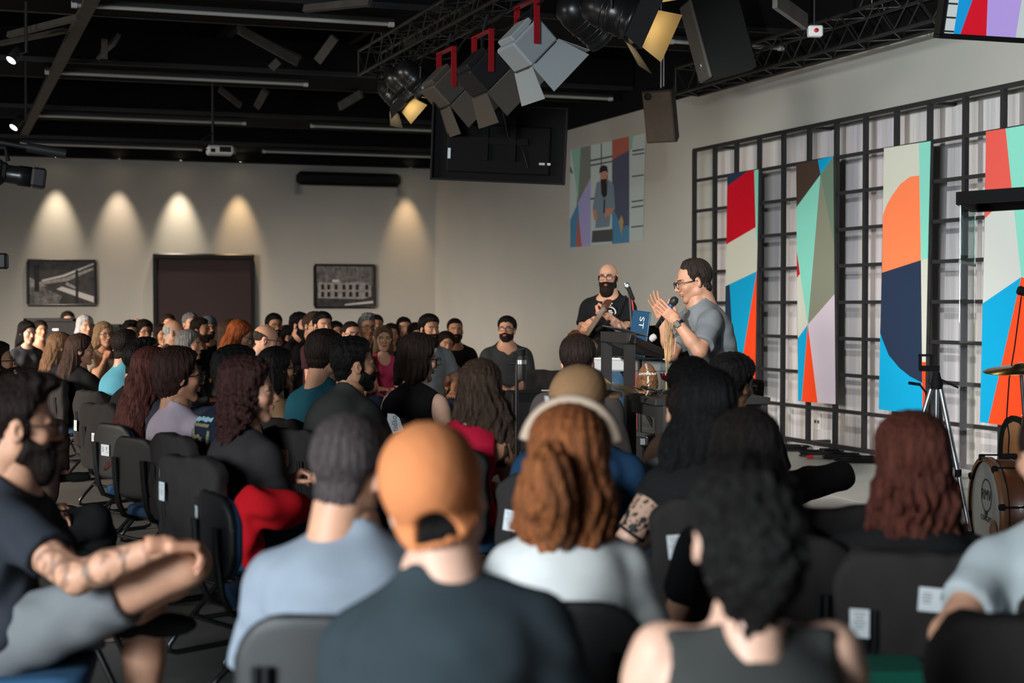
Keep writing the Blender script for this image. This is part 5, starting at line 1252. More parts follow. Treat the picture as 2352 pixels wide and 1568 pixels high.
PL('man with short black curls', 'man with short black curls and glasses looking right, below the crimson panel', 1685, 823, 7.0, yaw=-8, skin=BROWN, hair=('afro', BLK, {'t': .034}), glasses='thick', head=(-35, -6, 0), top=('tee', BLACKT), pants=(.03, .025, .025), lean=16, kn={1: (.52, .16, .62)}, an={1: (.02, .40, .50)}, shoes=None)
PL('hidden person in light grey', 'person in a light grey tee hidden behind the long black hair', 1580, 868, 5.7, yaw=5, sex='f', skin=LIGHT, hair=('tied', DBR), top=('tee', (.36, .36, .34)), lean=10)
r, b = PL('woman with long black hair in lace sleeves', 'woman with long glossy black hair in a black top with lace sleeves', 1626, 852, 4.8, yaw=0, sex='f', skin=FAIR, hair=('straight', (.007, .0065, .007), {'len': .27, 'w': .135, 't': .022, 'sx': -.04}), top=('tee', BLACKT), lean=10, head=(-6, 0, 0), pose='thigh', bulk=1.1, papers=((-.15, .70, -6, 1),), topkw={'sl': .25})
mat('lace', (.5, .3, .2), .7)
def lace_mat():
    m = M['lace']; N = m.node_tree.nodes; L = m.node_tree.links; t = N.new('ShaderNodeTexCoord'); n = N.new('ShaderNodeTexNoise'); n.inputs['Scale'].default_value = 46; L.new(t.outputs['Object'], n.inputs['Vector'])
    cr = N.new('ShaderNodeValToRGB'); cr.color_ramp.interpolation = 'CONSTANT'; e = cr.color_ramp.elements; e[0].color = (.50, .30, .21, 1); e[1].position = .53; e[1].color = (.012, .012, .013, 1); L.new(n.outputs['Fac'], cr.inputs['Fac']); L.new(cr.outputs['Color'], N['Principled BSDF'].inputs['Base Color'])
lace_mat()
for sg in (-1, 1):
    S_, E_ = b.S[sg], b.E[sg]; tb = MB(); tb.tube([S_+(E_-S_)*t for t in (.16, .3, .45, .6, .72)], [.060, .058, .055, .052, .050], 18, False); tb.build('lace_sleeve', M['lace'], r)
    tb = MB(); tb.tube([S_+(E_-S_)*t for t in (.70, .74)], .052, 18, False); tb.build('sleeve_cuff', M['black'], r)
PL('woman with dark hair beside the lace sleeves', 'woman with straight dark brown hair in a black top beside the long glossy hair', 1712, 946, 4.15, yaw=4, sex='f', skin=LIGHT, hair=('straight', (.020, .014, .013), {'len': .17, 'w': .12, 't': .022}), top=('tee', BLACKT), lean=12, bulk=1.0, hint=((.5, -.2, -1),)*2, papers=((-.10, .70, -4, 0),))
PL('woman with red-brown waves', 'woman with long red-brown wavy hair in a black top at the right', 2092, 953, 3.9, yaw=-10, head=(12, 0, 0), sex='f', skin=LIGHT, hair=('wavy', (.085, .024, .016), {'len': .25, 'w': .12, 'wave': .9, 't': .022}), top=('tee', BLACKT), lean=6, bulk=1.2, hint=((.5, -.2, -1),)*2, papers=((-.16, .665, 0, 1), (.03, .735, 4, 0)))
PL('person in pale blue at the right edge', 'person in a pale blue tee cut by the right edge', 2425, 925, 3.45, yaw=6, sex='f', skin=LIGHT, hair=('tied', DBR, {'bun': 1}), top=('tee', (.52, .58, .60)), lean=10, pose='side', bulk=1.15, papers=((-.06, .60, 0, 0),))
r, b = PL('woman with the red ponytail', 'woman with a copper ponytail, cream visor and white tee, seen from behind', 1310, 925, 3.45, yaw=-6, sex='f', skin=FAIR, hair=('wavy', (.23, .075, .026), {'len': .195, 'w': .118, 't': .020, 'wave': .4}), top=('tee', (.60, .61, .60)), head=(-8, -6, 0), lean=12, bulk=.97, hint=((.5, -.2, -1),)*2, gap=.03, topkw={'sl': .85}, seat='plain')
attach(r, b, 'ponytail', pony_mesh([(-.02, -.115, .03), (-.02, -.150, -.02), (-.015, -.155, -.08), (.0, -.14, -.14), (.005, -.13, -.17)], [.030, .052, .055, .040, .014], .0065, 1.0, .008), (.25, .085, .03))
vb = MB(); vb.tube([(.108*math.sin(t), .0, .030+.116*math.cos(t)) for t in np.linspace(-1.35, 1.35, 25)], .018, 8); attach(r, b, 'visor_band', vb.mesh('visor_band', (M['visor'] if 'visor' in M else mat('visor', (.46, .34, .25), .8),)))
vb = MB(); vb.lathe([(.006, -.012), (.020, -.010), (.022, 0), (.020, .010), (.006, .012)], (-.02, -.128, .028), 14, np.c_[(1, 0, 0), (0, 0, 1), (0, 1, 0)]); attach(r, b, 'hair_tie', vb.mesh('hair_tie', (M['black'],)))
PL('balding man in grey-blue', 'man with thinning grey-brown hair in a pale grey-blue tee', 806, 946, 3.3, yaw=-3, skin=LIGHT, hair=('short', (.070, .055, .055), {'t': .010}), top=('tee', (.25, .29, .345)), head=(-18, -6, 4), lean=10, bulk=1.06, seat='plain', topkw={'wr': .006, 'sl': .75}, hint=((.5, -.2, -1),)*2)
r, b = PL('man in the orange cap', 'man in an orange baseball cap and dark slate tee, back of head to us', 1002, 963, 2.66, yaw=-10, skin=FAIR, hair=('short', BLK, {'t': .007}), top=('tee', (.030, .042, .050)), head=(4, 2, -13), lean=6, side=-7, bulk=1.06, hint=((.5, -.2, -1),)*2, gap=.03, topkw={'wr': .005, 'sl': .75}, seat='plain')
cp = attach(r, b, 'cap', cap_mesh(.0055, True, True, .020, -.062), (.62, .22, .085))
r, b = PL('woman with pinned-up curls', 'woman with pinned-up dark curls and a silver clip in a charcoal sleeveless top', 1712, 1060, 2.42, yaw=2, sex='f', skin=FAIR, hair=('updo', (.009, .008, .0075), {}), top=('shell', (.045, .046, .044)), lean=8, bulk=1.05, shrug=.055, hint=((.5, -.2, -1),)*2, gap=.012, head=(0, -10, 0), seat='cover')

def clip_mesh():
    q = MB(); q.lathe([(0, .006), (.020, .005), (.030, 0), (.030, -.003), (0, -.003)], n=20); me = q.mesh('hair_clip', (M['chrome'],)); return me
o = attach(r, b, 'hair_clip', clip_mesh()); o.matrix_local = o.matrix_local @ Matrix.Translation((-.010, -.140, .060)) @ Matrix.Rotation(math.radians(62), 4, 'X') @ Matrix.Rotation(math.radians(-38), 4, 'Z') @ Matrix.Diagonal((1.3, .42, 1, 1))
# empty chairs and things left on the seats
p = at(1902, 1100, 4.5); chair(p[0], p[1], 2, 'empty black-covered chair with a paper, between the dark brown hair and the red-brown waves', 'cover', ((-.03, .72, 3, 0),))
p = at(2315, 1390, 3.0); chair(p[0], p[1], -2, 'nearest black-covered chair, at the bottom right corner', 'cover', ((-.14, .60, 0, 0),))
p = at(2015, 1500, 3.55); rr = empty('folded_towel', (p[0], p[1], .455)); tag(rr, 'folded green and blue cloth lying on a seat below the red-brown waves', 'cloth')
for k, (c, zz) in enumerate((('seatblue', .03), ('greencloth', .085))):
    if c not in M: mat(c, (.0, .12, .075), .85)
    q = MB(); q.box((0, 0, zz), (.26, .24, .05), None, .02); q.build('fold', M[c], rr)
def jacket(P): return smin(ell_(P, (0, 0, 0), (.13, .16, .075)), ell_(P, (-.12, .02, -.08), (.05, .10, .16)), .05)-.018*nz(P, 16, 1.0)
v, q = nets(jacket, (-.3, -.28, -.32), (.24, .28, .18), .012); p = at(640, 1165, 5.62); rr = empty('red_jacket', p); tag(rr, 'crumpled bright red jacket on the lap of the woman with red-brown curls', 'jacket'); link('jacket_cloth', npmesh('jacket_cloth', v, q, M['cloth']), rr, None, (.55, .008, .015))

p = at(640, 1110, 5.05); chair(p[0], p[1], -62, 'empty plain stacking chair nearest the aisle, just left of the pale grey-blue tee', 'plain', ((-.17, .70, 0, 1),))
p = at(150, 1100, 4.9); chair(p[0], p[1], -80, 'empty plain stacking chair behind the shoulder of the tattooed man', 'plain')
def back_print(key, rows, m, name, t0, dx):
    r, b = PEOPLE[key]; q = MB()
    for (x, t, w_, h_) in rows:
        pts = []
        for (xx, tt) in ((x-w_/2, t-h_/2), (x+w_/2, t-h_/2), (x+w_/2, t+h_/2), (x-w_/2, t+h_/2)):
            c = b.H+b.u*b.L*tt+b.r*xx; P = (c+np.outer(np.linspace(-.30, .0, 120), b.fw)).astype(F32); i = int(np.argmin(np.abs(b.torso(P, .024)))); pts.append(P[i])
        pts = np.array(pts); q.add(list(pts)+list(pts+b.fw*.004), [(0, 1, 2, 3), (4, 7, 6, 5), (0, 4, 5, 1), (1, 5, 6, 2), (2, 6, 7, 3), (3, 7, 4, 0)])
    q.build(name, M[m], r)
mat('printblue', (.30, .52, .60), .8); mat('printkhaki', (.22, .20, .11), .8)
rnd = random.Random(3)
back_print('man in the printed navy tee', [(-.075+.0135*k, .80+.008*rnd.uniform(-1, 1), .007, .035+.03*rnd.random()) for k in range(12)]+[(0, .80, .15, .008)], 'printblue', 'shirt_lettering', 0, 0)
back_print('man in the printed navy tee', [(-.07+.014*k, .73, .010, .036) for k in range(11)]+[(-.05+.005*k*1.0, .66-.028*k, .014, .03) for k in range(0, 6)]+[(-.085+.0*k, .66-.035*k, .014, .03) for k in range(7)]+[(.085, .66-.035*k, .014, .03) for k in range(7)]+[(.05-.012*k, .44+.0*k, .012, .02) for k in range(8)]+[(.04*math.cos(k*.7), .54+.06*math.sin(k*.7), .022, .04) for k in range(9)], 'printkhaki', 'shirt_emblem', 0, 0)
# ---------------------------------------------------------------- tattooed man, speaker, guitarist
def tattoo(sides, s0, dens=.30, lo_=.25, sc=58):
    def f(b, v):
        t = np.ones((len(v), 3), F32)
        for sg in sides:
            S, E, Wr = b.S[sg], b.E[sg], b.W[sg]
            near = np.minimum(cap_(v, S+(E-S)*.5, E, .05), cap_(v, E, Wr, .05)) < .012
            m = sst(nz(v, sc, s0), dens, dens+.15)*near
            for k, (u, rad) in enumerate(((.62, .030), (.80, .034), (1.05, .036), (1.45, .034))):
                c = S+(E-S)*u if u <= 1 else E+(Wr-E)*(u-1)
                c = c+V3(sg*.04, -.03, .0); d = np.abs(np.linalg.norm(v-c, axis=1)-rad-.02)
                m = np.maximum(m*.9, (1-sst(d, .003, .009))*near)
            t = t*(1-.85*m[:, None])+V3(.15, .16, .17)*(.85*m[:, None])
        return t
    return f
r, b = person('tattooed man in the foreground', 'bearded man with glasses and tattooed arm in a dark tee and grey shorts, left foreground', 40, 867, 4.0, yaw=-78, skin=LIGHT, hair=('quiff', DBR, {'t': .013}), beard=(DBR, .010, .015), glasses='thick', top=('tee', (.030, .034, .044)), pants=(.17, .18, .19), short=.66, lean=3, bend=.05, head=(14, -4, 0), seat='plain', stub=True,
    wr_px=((378, 1252, 3.70), (262, 1318, 3.95)), hint_w=((-.2, -.5, -1), (.1, .4, -1)), hdir_w=((.8, .5, -.1), None), kn_px={1: (432, 1292, 3.85), -1: (335, 1400, 4.20)}, an_px={1: (300, 1400, 4.15), -1: (322, 1770, 4.15)}, tint=tattoo((1,), 1.3), bulk=1.08, shoes=(.015, .015, .015), q=.85, group='foreground audience', topkw={'sl': .60, 'wr': .006})
wb = MB(); Wl = b.W[-1]; wd_ = b.hd[-1]; wb.lathe([(.031, -.010), (.033, -.008), (.033, .008), (.031, .010)], Wl-(b.W[-1]-b.E[-1])/np.linalg.norm(b.W[-1]-b.E[-1])*.02, 16, frame_from(b.W[-1]-b.E[-1])); wb.build('wristband', mat('yellow', (.55, .33, .03), .6), r)
# speaker
sp, sb = person('speaker', 'speaker in a grey-blue short-sleeved shirt leaning forward, both hands raised', 1592, 598, 9.2, yaw=106, skin=LIGHT, hair=('recede', (.040, .030, .026), {'t': .015}), glasses='thick', top=('shirt', (.21, .235, .255)), pants=(.02, .02, .025), stand=True, lean=15, bend=.03, head=(-10, -14, 0), seat=None, stub=True, bulk=1.14, belly=.25, q=.62, hs=1.10, group='people on stage',
    wr_px=((1520, 727, 9.25), (1552, 735, 8.92)), hint_w=((.6, .3, -1), (.5, -.4, -1)), hdir_w=((-.42, -.15, .9), (-.74, .02, .67)), hpal_w=((.35, -.9, .2), (-.1, .95, .15)), hpose=('open', 'flat'), topkw={'sl': .78, 'wr': .005, 'hem': -.19})
def on_body(name, mb, m, r): return mb.build(name, M[m], r)
q = MB(); d = (sb.W[-1]-sb.E[-1])/np.linalg.norm(sb.W[-1]-sb.E[-1]); Rw = frame_from(d)
q.lathe([(.033, -.011), (.036, -.010), (.036, .010), (.033, .011)], sb.W[-1]-d*.03, 18, Rw); on_body('watch_strap', q, 'black', sp)
q = MB(); nrm = np.cross(d, (0, 0, 1)); nrm = nrm/np.linalg.norm(nrm); nrm = -nrm if nrm[0] > 0 else nrm; q.box(sb.W[-1]-d*.03+nrm*.038, (.034, .042, .010), np.c_[np.cross(d, nrm), d, nrm], .003); on_body('watch_face', q, 'blackgloss', sp)
q = MB()
for t in (.30, .45, .6, .75, .86):
    c = sb.H+sb.u*sb.L*t; 
    y = np.linspace(.05, .26, 60); P = (c+np.outer(y, sb.fw)).astype(F32); dd = sb.torso(P, .016); i = int(np.argmin(np.abs(dd))); q.lathe([(0, .002), (.006, .002), (.006, 0)], P[i], 8, frame_from(sb.fw, sb.u))
on_body('shirt_button', q, 'black', sp)
# guitarist
gt, gb = person('guitarist', 'bald bearded guitarist with glasses in a black tee and jeans, standing by the lectern', 1397, 601, 12.4, z0=.15, yaw=152, skin=LIGHT, hair=None, beard=(DBR, .012, .02), glasses='thick', top=('tee', (.012, .012, .013)), pants=(.045, .10, .17), stand=True, lean=2, head=(10, -2, 0), seat=None, bulk=1.22, belly=.25, q=.62, hs=1.03, group='people on stage',
    wr_px=((1358, 738, 12.15), (1392, 722, 12.1)), hint_w=((-.4, .2, -1), (.7, .0, -1)), hdir_w=((-.45, -.2, -.35), (-.8, -.1, .25)), hpal_w=((.5, .6, -.3), (.1, .3, .9)), hpose=('grip', 'grip'), tint=tattoo((1, -1), 2.2, -.05), topkw={'sl': .68, 'hem': -.22})
# ---------------------------------------------------------------- things on the stage
def text(name, body, size, m, parent, loc, R, ext=.0004, align='CENTER'):
    c = bpy.data.curves.new(name, 'FONT'); c.body = body; c.size = size; c.extrude = ext; c.align_x = align; c.align_y = 'CENTER'
    tmp = bpy.data.objects.new(name, c); COL.objects.link(tmp); bpy.context.view_layer.update(); me = bpy.data.meshes.new_from_object(tmp.evaluated_get(bpy.context.evaluated_depsgraph_get())); bpy.data.objects.remove(tmp)
    me.materials.clear(); me.materials.append(M[m]); o = bpy.data.objects.new(name, me); COL.objects.link(o); o.parent = parent
    o.matrix_local = Matrix.Translation(Vector(loc)) @ Matrix(np.array(R).tolist()).to_4x4(); return o
mat('micblue', (.01, .10, .30), .4); mat('laptopblue', (.012, .07, .15), .5); mat('cyanskin', (.02, .15, .30), .4)
mat('guitarwood', (.09, .03, .015), .3, coat=.5); mat('fretwood', (.20, .12, .06), .5); mat('drumwood', (.17, .055, .025), .35, var=.25, vscale=9, coat=.4); mat('drumhead', (.62, .63, .62), .4); mat('hoopwood', (.30, .13, .06), .4, coat=.4)
mat('bread', (.20, .085, .03), .8, bump=.8, bscale=90, var=.6, vscale=45); mat('flour', (.7, .66, .6), .9); mat('wheat', (.58, .36, .17), .7); mat('leafdark', (.05, .055, .045), .45, metal=.3, bump=.6, bscale=40); mat('grape', (.13, .012, .03), .25, coat=.3); mat('wine', (.05, .002, .01), .1); mat('keybed', (.42, .42, .43), .5)
def glassmat(n, col=(.95, .97, .97), rough=.02):
    m = bpy.data.materials.new(n); m.use_nodes = True; N = m.node_tree.nodes; L = m.node_tree.links; N.remove(N['Principled BSDF'])
    tr = N.new('ShaderNodeBsdfTransparent'); tr.inputs[0].default_value = (*col, 1); gl = N.new('ShaderNodeBsdfGlossy'); gl.inputs['Roughness'].default_value = rough
    mx = N.new('ShaderNodeMixShader'); lw = N.new('ShaderNodeLayerWeight'); lw.inputs[0].default_value = .5; pw = N.new('ShaderNodeMath'); pw.operation = 'POWER'; pw.inputs[1].default_value = 5; L.new(lw.outputs['Facing'], pw.inputs[0]); fr = N.new('ShaderNodeMath'); fr.operation = 'MULTIPLY_ADD'; fr.inputs[1].default_value = .45; fr.inputs[2].default_value = .03; L.new(pw.outputs[0], fr.inputs[0])
    L.new(fr.outputs[0], mx.inputs[0]); L.new(tr.outputs[0], mx.inputs[1]); L.new(gl.outputs[0], mx.inputs[2]); L.new(mx.outputs[0], N['Material Output'].inputs[0]); M[n] = m
glassmat('clearglass'); glassmat('tintglass', (.80, .94, .91))
# handheld microphone
p0, p1 = at(1549, 690, 8.93), at(1521, 732, 8.98); d = p1-p0; d /= np.linalg.norm(d); R = frame_from(d, (0, 1, 0)); r = placed('microphone', p0, R)
tag(r, 'black handheld microphone with a blue band held by the speaker', 'microphone')
b = MB(); b.lathe([(0, -.026), (.016, -.022), (.0255, -.008), (.0265, .010), (.024, .022), (.018, .030)], n=18); b.build('grille_head', M['steelblack'], r)
b = MB(); b.lathe([(.0205, .030), (.022, .034), (.022, .052), (.0205, .056)], n=16); b.build('blue_band', M['micblue'], r)
b = MB(); b.lathe([(.020, .056), (.017, .12), (.013, .21), (.0, .212)], n=16); b.build('handle', M['black'], r)
# electric guitar: body at his right hand, neck rising to the left
g0, g1 = at(1350, 770, 12.0), at(1394, 704, 12.05); d = g1-g0; Lg = np.linalg.norm(d)*1.0; d /= np.linalg.norm(d); nrm = np.array([-.75, -.60, -.2]); nrm -= (nrm@d)*d; nrm /= np.linalg.norm(nrm); R = np.c_[np.cross(d, nrm), d, nrm]
r = placed('electric_guitar', g0, R); tag(r, 'dark electric guitar held upright by the bald guitarist', 'guitar')
b = MB(); pts = []
for k in range(28):
    a = 2*math.pi*k/28; rr = .155+.035*math.cos(2*a+.5)-.022*math.cos(4*a)+.02*math.sin(3*a); pts.append((rr*math.cos(a)*.95, rr*math.sin(a)*1.1-.16))
b.prism(pts, .042, (0, 0, -.021), (1, 0, 0), (0, 1, 0)); b.build('guitar_body', M['guitarwood'], r)
b = MB(); b.box((0, -.13, .024), (.07, .02, .008), None, .002); b.box((0, -.07, .024), (.07, .02, .008), None, .002); b.box((0, -.20, .026), (.08, .03, .012), None, .003); b.build('pickup', M['chrome'], r)
b = MB(); b.box((0, Lg*.45, .016), (.048, Lg*.95, .022), None, .006); b.build('neck', M['fretwood'], r)
b = MB(); b.prism([(-.03, Lg*.9), (.03, Lg*.9), (.045, Lg*1.0), (.02, Lg*1.22), (-.03, Lg*1.18), (-.045, Lg*.98)], .015, (0, 0, .008), (1, 0, 0), (0, 1, 0)); hd_ = b.build('headstock', M['guitarwood'], r)
for k in range(3):
    for sg in (-1, 1): b = MB(); b.lathe([(0, .008), (.008, .006), (.008, 0)], (sg*.045, Lg*(1.0+.06*k), .016), 8); b.build('tuning_peg', M['chrome'], r)
b = MB()
for k in range(6): b.tube([(-.017+.0068*k, -.19, .034), (-.017+.0068*k, Lg*1.0, .030)], .0009, 4, False)
b.build('strings', M['chrome'], r)
b = MB(); Ri = R.T; s1 = gb.S[-1]; a = math.radians(152); sh = np.array([gt.location.x+math.cos(a)*s1[0]-math.sin(a)*s1[1], gt.location.y+math.sin(a)*s1[0]+math.cos(a)*s1[1], s1[2]+.15])
sA = Ri@(sh+np.array([-.02, -.03, .085])-g0); sB = np.array([.03, Lg*.25, -.02]); sC = Ri@(sh+np.array([-.09, -.17, -.06])-g0)
b.tube([sA, sC, (sC+sB)/2+np.array([0, 0, -.005]), sB], .016, 6); b.build('strap', M['black'], r)
a_ = math.radians(152); ch = gb.H+gb.u*gb.L*.72
P = (ch+np.outer(np.linspace(.05, .3, 80), gb.fw)+gb.r*-.075).astype(F32); i = int(np.argmin(np.abs(gb.torso(P, .02))))
mk = MB(); Rm = frame_from(gb.fw+gb.r*-.25, gb.u)
mk.lathe([(.040, 0), (.046, .002), (.052, 0)], P[i]+gb.fw*.004, 24, Rm); mk.box(P[i]+gb.fw*.006, (.05, .012, .002), Rm); mk.box(P[i]+gb.fw*.006+gb.u*.015, (.03, .012, .002), Rm); mk.box(P[i]+gb.fw*.006-gb.u*.015, (.034, .008, .002), Rm); mk.build('shirt_emblem', M['white'], gt)
rz = placed('stage_riser', (gt.location.x+.1, gt.location.y+.1, 0), rotm(-22)); tag(rz, 'low black riser under the bald guitarist', 'riser'); b = MB(); b.box((0, 0, .07), (1.3, 1.2, .14), None, .01); b.build('deck', M['black'], rz); b = MB(); b.box((0, 0, .145), (1.28, 1.18, .01)); b.build('carpet_top', M['maroon'], rz)
# vocal microphone on its stand
p = at(1440, 655, 11.4); q = at(1456, 800, 11.3); r = placed('microphone_stand', (q[0], q[1], 0)); tag(r, 'black microphone stand with a silver-headed vocal microphone and red cable beside the guitarist', 'microphone stand')
o = np.array([q[0], q[1], 0])
b = MB(); b.tube([(0, 0, .03), (0, 0, 1.0), (0, 0, 1.02), at(1447, 690, 11.4)-o, at(1445, 672, 11.4)-o], .011, 8); b.build('pole', M['steelblack'], r)
b = MB(); b.lathe([(0, 0), (.15, 0), (.15, .012), (.02, .03), (0, .03)], n=24); b.build('base', M['steelblack'], r)
d = at(1449, 674, 11.38)-p; d /= np.linalg.norm(d); Rr = frame_from(d, (0, 1, 0))
b = MB(); b.lathe([(0, -.022), (.014, -.020), (.024, -.006), (.025, .008), (.020, .022)], p-o, 16, Rr); b.build('grille_head', M['alu'], r)
b = MB(); b.lathe([(.019, .022), (.013, .13), (0, .14)], p-o, 14, Rr); b.build('mic_body', M['black'], r)
b = MB(); b.tube([at(1451, 682, 11.38)-o, at(1455, 715, 11.34)-o, at(1457, 745, 11.32)-o, at(1459, 800, 11.3)-o, (.02, -.02, .3), (.05, -.02, .02)], .006, 6); b.build('red_cable', M['red'], r)
# lectern
c0 = at(1393, 772, 8.9); zt_ = c0[2]; ex = at(1446, 772, 8.45)-c0; ex[2] = 0; lw = np.linalg.norm(ex); ex /= lw; ey = at(1522, 772, 8.85)-at(1446, 772, 8.45); ey[2] = 0; ld_ = np.linalg.norm(ey); ey /= ld_
r = placed('lectern', (c0[0], c0[1], 0)); tag(r, 'black steel lectern with a sloping top in front of the speaker', 'lectern')
mat('lecternblack', (.030, .029, .028), .5)
for (k, n) in ((0, 'leg'), (1, 'leg')):
    b = MB(); b.box(ex*lw*k+np.array([0, 0, zt_/2-.02]), (.055, .055, zt_-.04), np.c_[ex, np.cross(UZ, ex), UZ]); b.build(n, M['lecternblack'], r)
    b = MB(); b.box(ex*lw*k+ey*ld_*.5+np.array([0, 0, .03]), (.055, ld_+.05, .05), np.c_[np.cross(ey, UZ), ey, UZ]); b.build('foot', M['lecternblack'], r)
e2 = ey*ld_-UZ*.10; e2n = e2/np.linalg.norm(e2)
b = MB(); b.box(ex*lw/2+ey*ld_*.5+np.array([0, 0, zt_-.055]), (lw+.10, np.linalg.norm(e2)+.06, .065), np.c_[np.cross(e2n, np.cross(ex, e2n)), e2n, np.cross(ex, e2n)] if False else np.c_[ex, e2n, np.cross(ex, e2n)], .004); b.build('sloping_top', M['lecternblack'], r)
b = MB(); b.box(ex*lw/2+np.array([0, 0, zt_]), (lw+.06, .06, .06), np.c_[ex, np.cross(UZ, ex), UZ]); b.build('front_rail', M['lecternblack'], r)
b = MB(); b.box(ex*lw/2+np.array([0, 0, .35]), (lw, .03, .03), np.c_[ex, np.cross(UZ, ex), UZ]); b.build('cross_rail', M['lecternblack'], r)
tp = placed('tablet', at(1436, 760, 8.7), np.c_[ex, e2n, np.cross(ex, e2n)]); tag(tp, 'thin grey tablet lying on the high end of the lectern', 'tablet'); b = MB(); b.box((0, 0, 0), (.17, .24, .01), None, .004); b.build('case', M['alu'], tp); b = MB(); b.box((0, 0, .006), (.15, .22, .001)); b.build('screen', M['blackgloss'], tp)
# laptop with a blue lid on a stand behind the lectern
R = np.c_[(.70, -.68, .22), (.60, .73, .32), (-.38, -.09, .92)]; R = np.linalg.qr(R)[0]; R = frame_from((-.86, -.50, .10), (.34, .1, 1)); r = placed('laptop', at(1468, 766, 9.35), R); tag(r, 'laptop with a dark blue lid marked with white letters, behind the lectern', 'laptop')
b = MB(); b.box((0, 0, 0), (.20, .30, .012), None, .005); b.build('lid', M['laptopblue'], r)
text('lid_lettering', 'ST', .075, 'white', r, (.02, .075, .008), rotm(0, 0, 0)[:, :]@np.array([[0, 1, 0], [-1, 0, 0], [0, 0, 1]]))
b = MB(); b.box((0, -.16, -.12), (.20, .012, .26), None, .004); b.build('keyboard_half', M['steelblack'], r)
r = placed('laptop_stand', (at(1470, 800, 9.4)[0], at(1470, 800, 9.4)[1], 0)); tag(r, 'thin black folding stand carrying the blue-lidded laptop', 'stand'); b = MB(); b.tube([(0, 0, .02), (0, 0, 1.10)], .014, 8); b.build('pole', M['steelblack'], r); b = MB(); b.box((0, 0, 1.11), (.26, .26, .012)); b.build('tray', M['steelblack'], r)
b = MB()
for k in range(3): b.tube([(0, 0, .25), (.25*math.cos(2.1*k), .25*math.sin(2.1*k), .012)], .01, 6)
b.build('leg', M['steelblack'], r)
# music stand with a dark device
R = frame_from((.45, -.6, .66), (-.3, .3, 1)); p = at(1503, 783, 9.5); r = placed('music_stand', (p[0], p[1], 0)); tag(r, 'black music stand with a tilted tray behind the wheat', 'music stand')
b = MB(); b.box((0, 0, p[2]), (.34, .26, .012), R, .003); b.build('tray', M['blackgloss'], r)
b = MB(); b.box(R@np.array([0, -.13, .02])+np.array([0, 0, p[2]]), (.34, .012, .04), R); b.build('tray_lip', M['steelblack'], r)
b = MB(); b.tube([(0, 0, .02), (0, 0, p[2]-.02)], .012, 8); b.build('pole', M['steelblack'], r); b = MB()
for k in range(3): b.tube([(0, 0, .22), (.28*math.cos(2.1*k+.4), .28*math.sin(2.1*k+.4), .012)], .01, 6)
b.build('leg', M['steelblack'], r)
m_ = placed('microphone', at(1499, 776, 9.3), frame_from((.75, -.2, -.62), (0, 1, 0))@np.diag([1, 1, -1.]) if False else frame_from((-.75, .2, -.62), (0, 1, 0))); tag(m_, 'spare black microphone with a white foam head lying on the music stand', 'microphone'); b = MB(); b.lathe([(0, -.03), (.02, -.024), (.024, 0), (.02, .02)], n=14); b.build('foam_head', M['white'], m_); b = MB(); b.lathe([(.018, .02), (.03, .05), (.034, .09), (.028, .12), (0, .125)], n=14); b.build('handle', M['black'], m_)
# keyboard on a stand
R = np.c_[(.93, -.36, 0), (.36, .93, 0), (0, 0, 1)]; p = at(1515, 838, 9.6); r = placed('keyboard', (p[0], p[1], 0), R); tag(r, 'pale electronic keyboard on a stand behind the bread', 'keyboard')
b = MB(); b.box((0, 0, p[2]), (.95, .30, .08), None, .01); b.build('case', M['keybed'], r); b = MB(); b.box((0, -.06, p[2]+.043), (.85, .14, .008)); b.build('white_keys', M['white'], r)
b = MB()
for k in range(25): 
    if k % 7 not in (2, 6): b.box((-.40+k*.034, -.03, p[2]+.05), (.015, .085, .012))
b.build('black_keys', M['blackgloss'], r)
b = MB(); b.tube([(-.3, .1, p[2]-.04), (.3, .1, .02)], .015, 8); b.tube([(.3, -.1, p[2]-.04), (-.3, -.1, .02)], .015, 8); b.build('stand', M['steelblack'], r)
r = placed('gear_bag', at(1556, 823, 9.7), R); tag(r, 'soft black gear bag lying on the keyboard beside the wheat', 'bag'); v, q_ = nets(lambda P: ell_(P, (0, 0, 0), (.22, .11, .055))-.008*nz(P, 24), (-.26, -.16, -.1), (.26, .16, .1), .012); link('bag_body', npmesh('bag_body', v, q_, M['cloth']), r, None, (.012, .012, .013)); b = MB(); b.tube([(-.12, -.06, .04), (-.08, -.1, .06), (.08, -.1, .06), (.12, -.06, .04)], .007, 6); b.build('handle', M['black'], r)
# side table in front of the lectern
tz = at(1490, 906, 8.3)[2]; c0 = at(1453, 906, 8.45); ex = at(1514, 906, 7.95)-c0; ex[2] = 0; lw = np.linalg.norm(ex); ex /= lw; ey = np.cross(UZ, ex); td = .62
r = placed('side_table', (c0[0], c0[1], 0), np.c_[ex, ey, UZ]); tag(r, 'small black steel table carrying bread, wine and wheat', 'table')
b = MB(); b.box((lw/2, td/2, tz-.02), (lw+.06, td+.06, .04), None, .004); b.build('table_top', M['lecternblack'], r)
for x in (0, lw):
    for y in (0, td): b = MB(); b.box((x, y, (tz-.04)/2), (.035, .035, tz-.04)); b.build('leg', M['lecternblack'], r)
for y in (0, td): b = MB(); b.box((lw/2, y, tz-.075), (lw, .025, .07)); b.build('apron', M['lecternblack'], r)
for x in (0, lw): b = MB(); b.box((x, td/2, .12), (.025, td, .025)); b.build('stretcher', M['lecternblack'], r)
def tpt(px, Z): p = at(px, 800, Z); return np.array([p[0], p[1], tz])
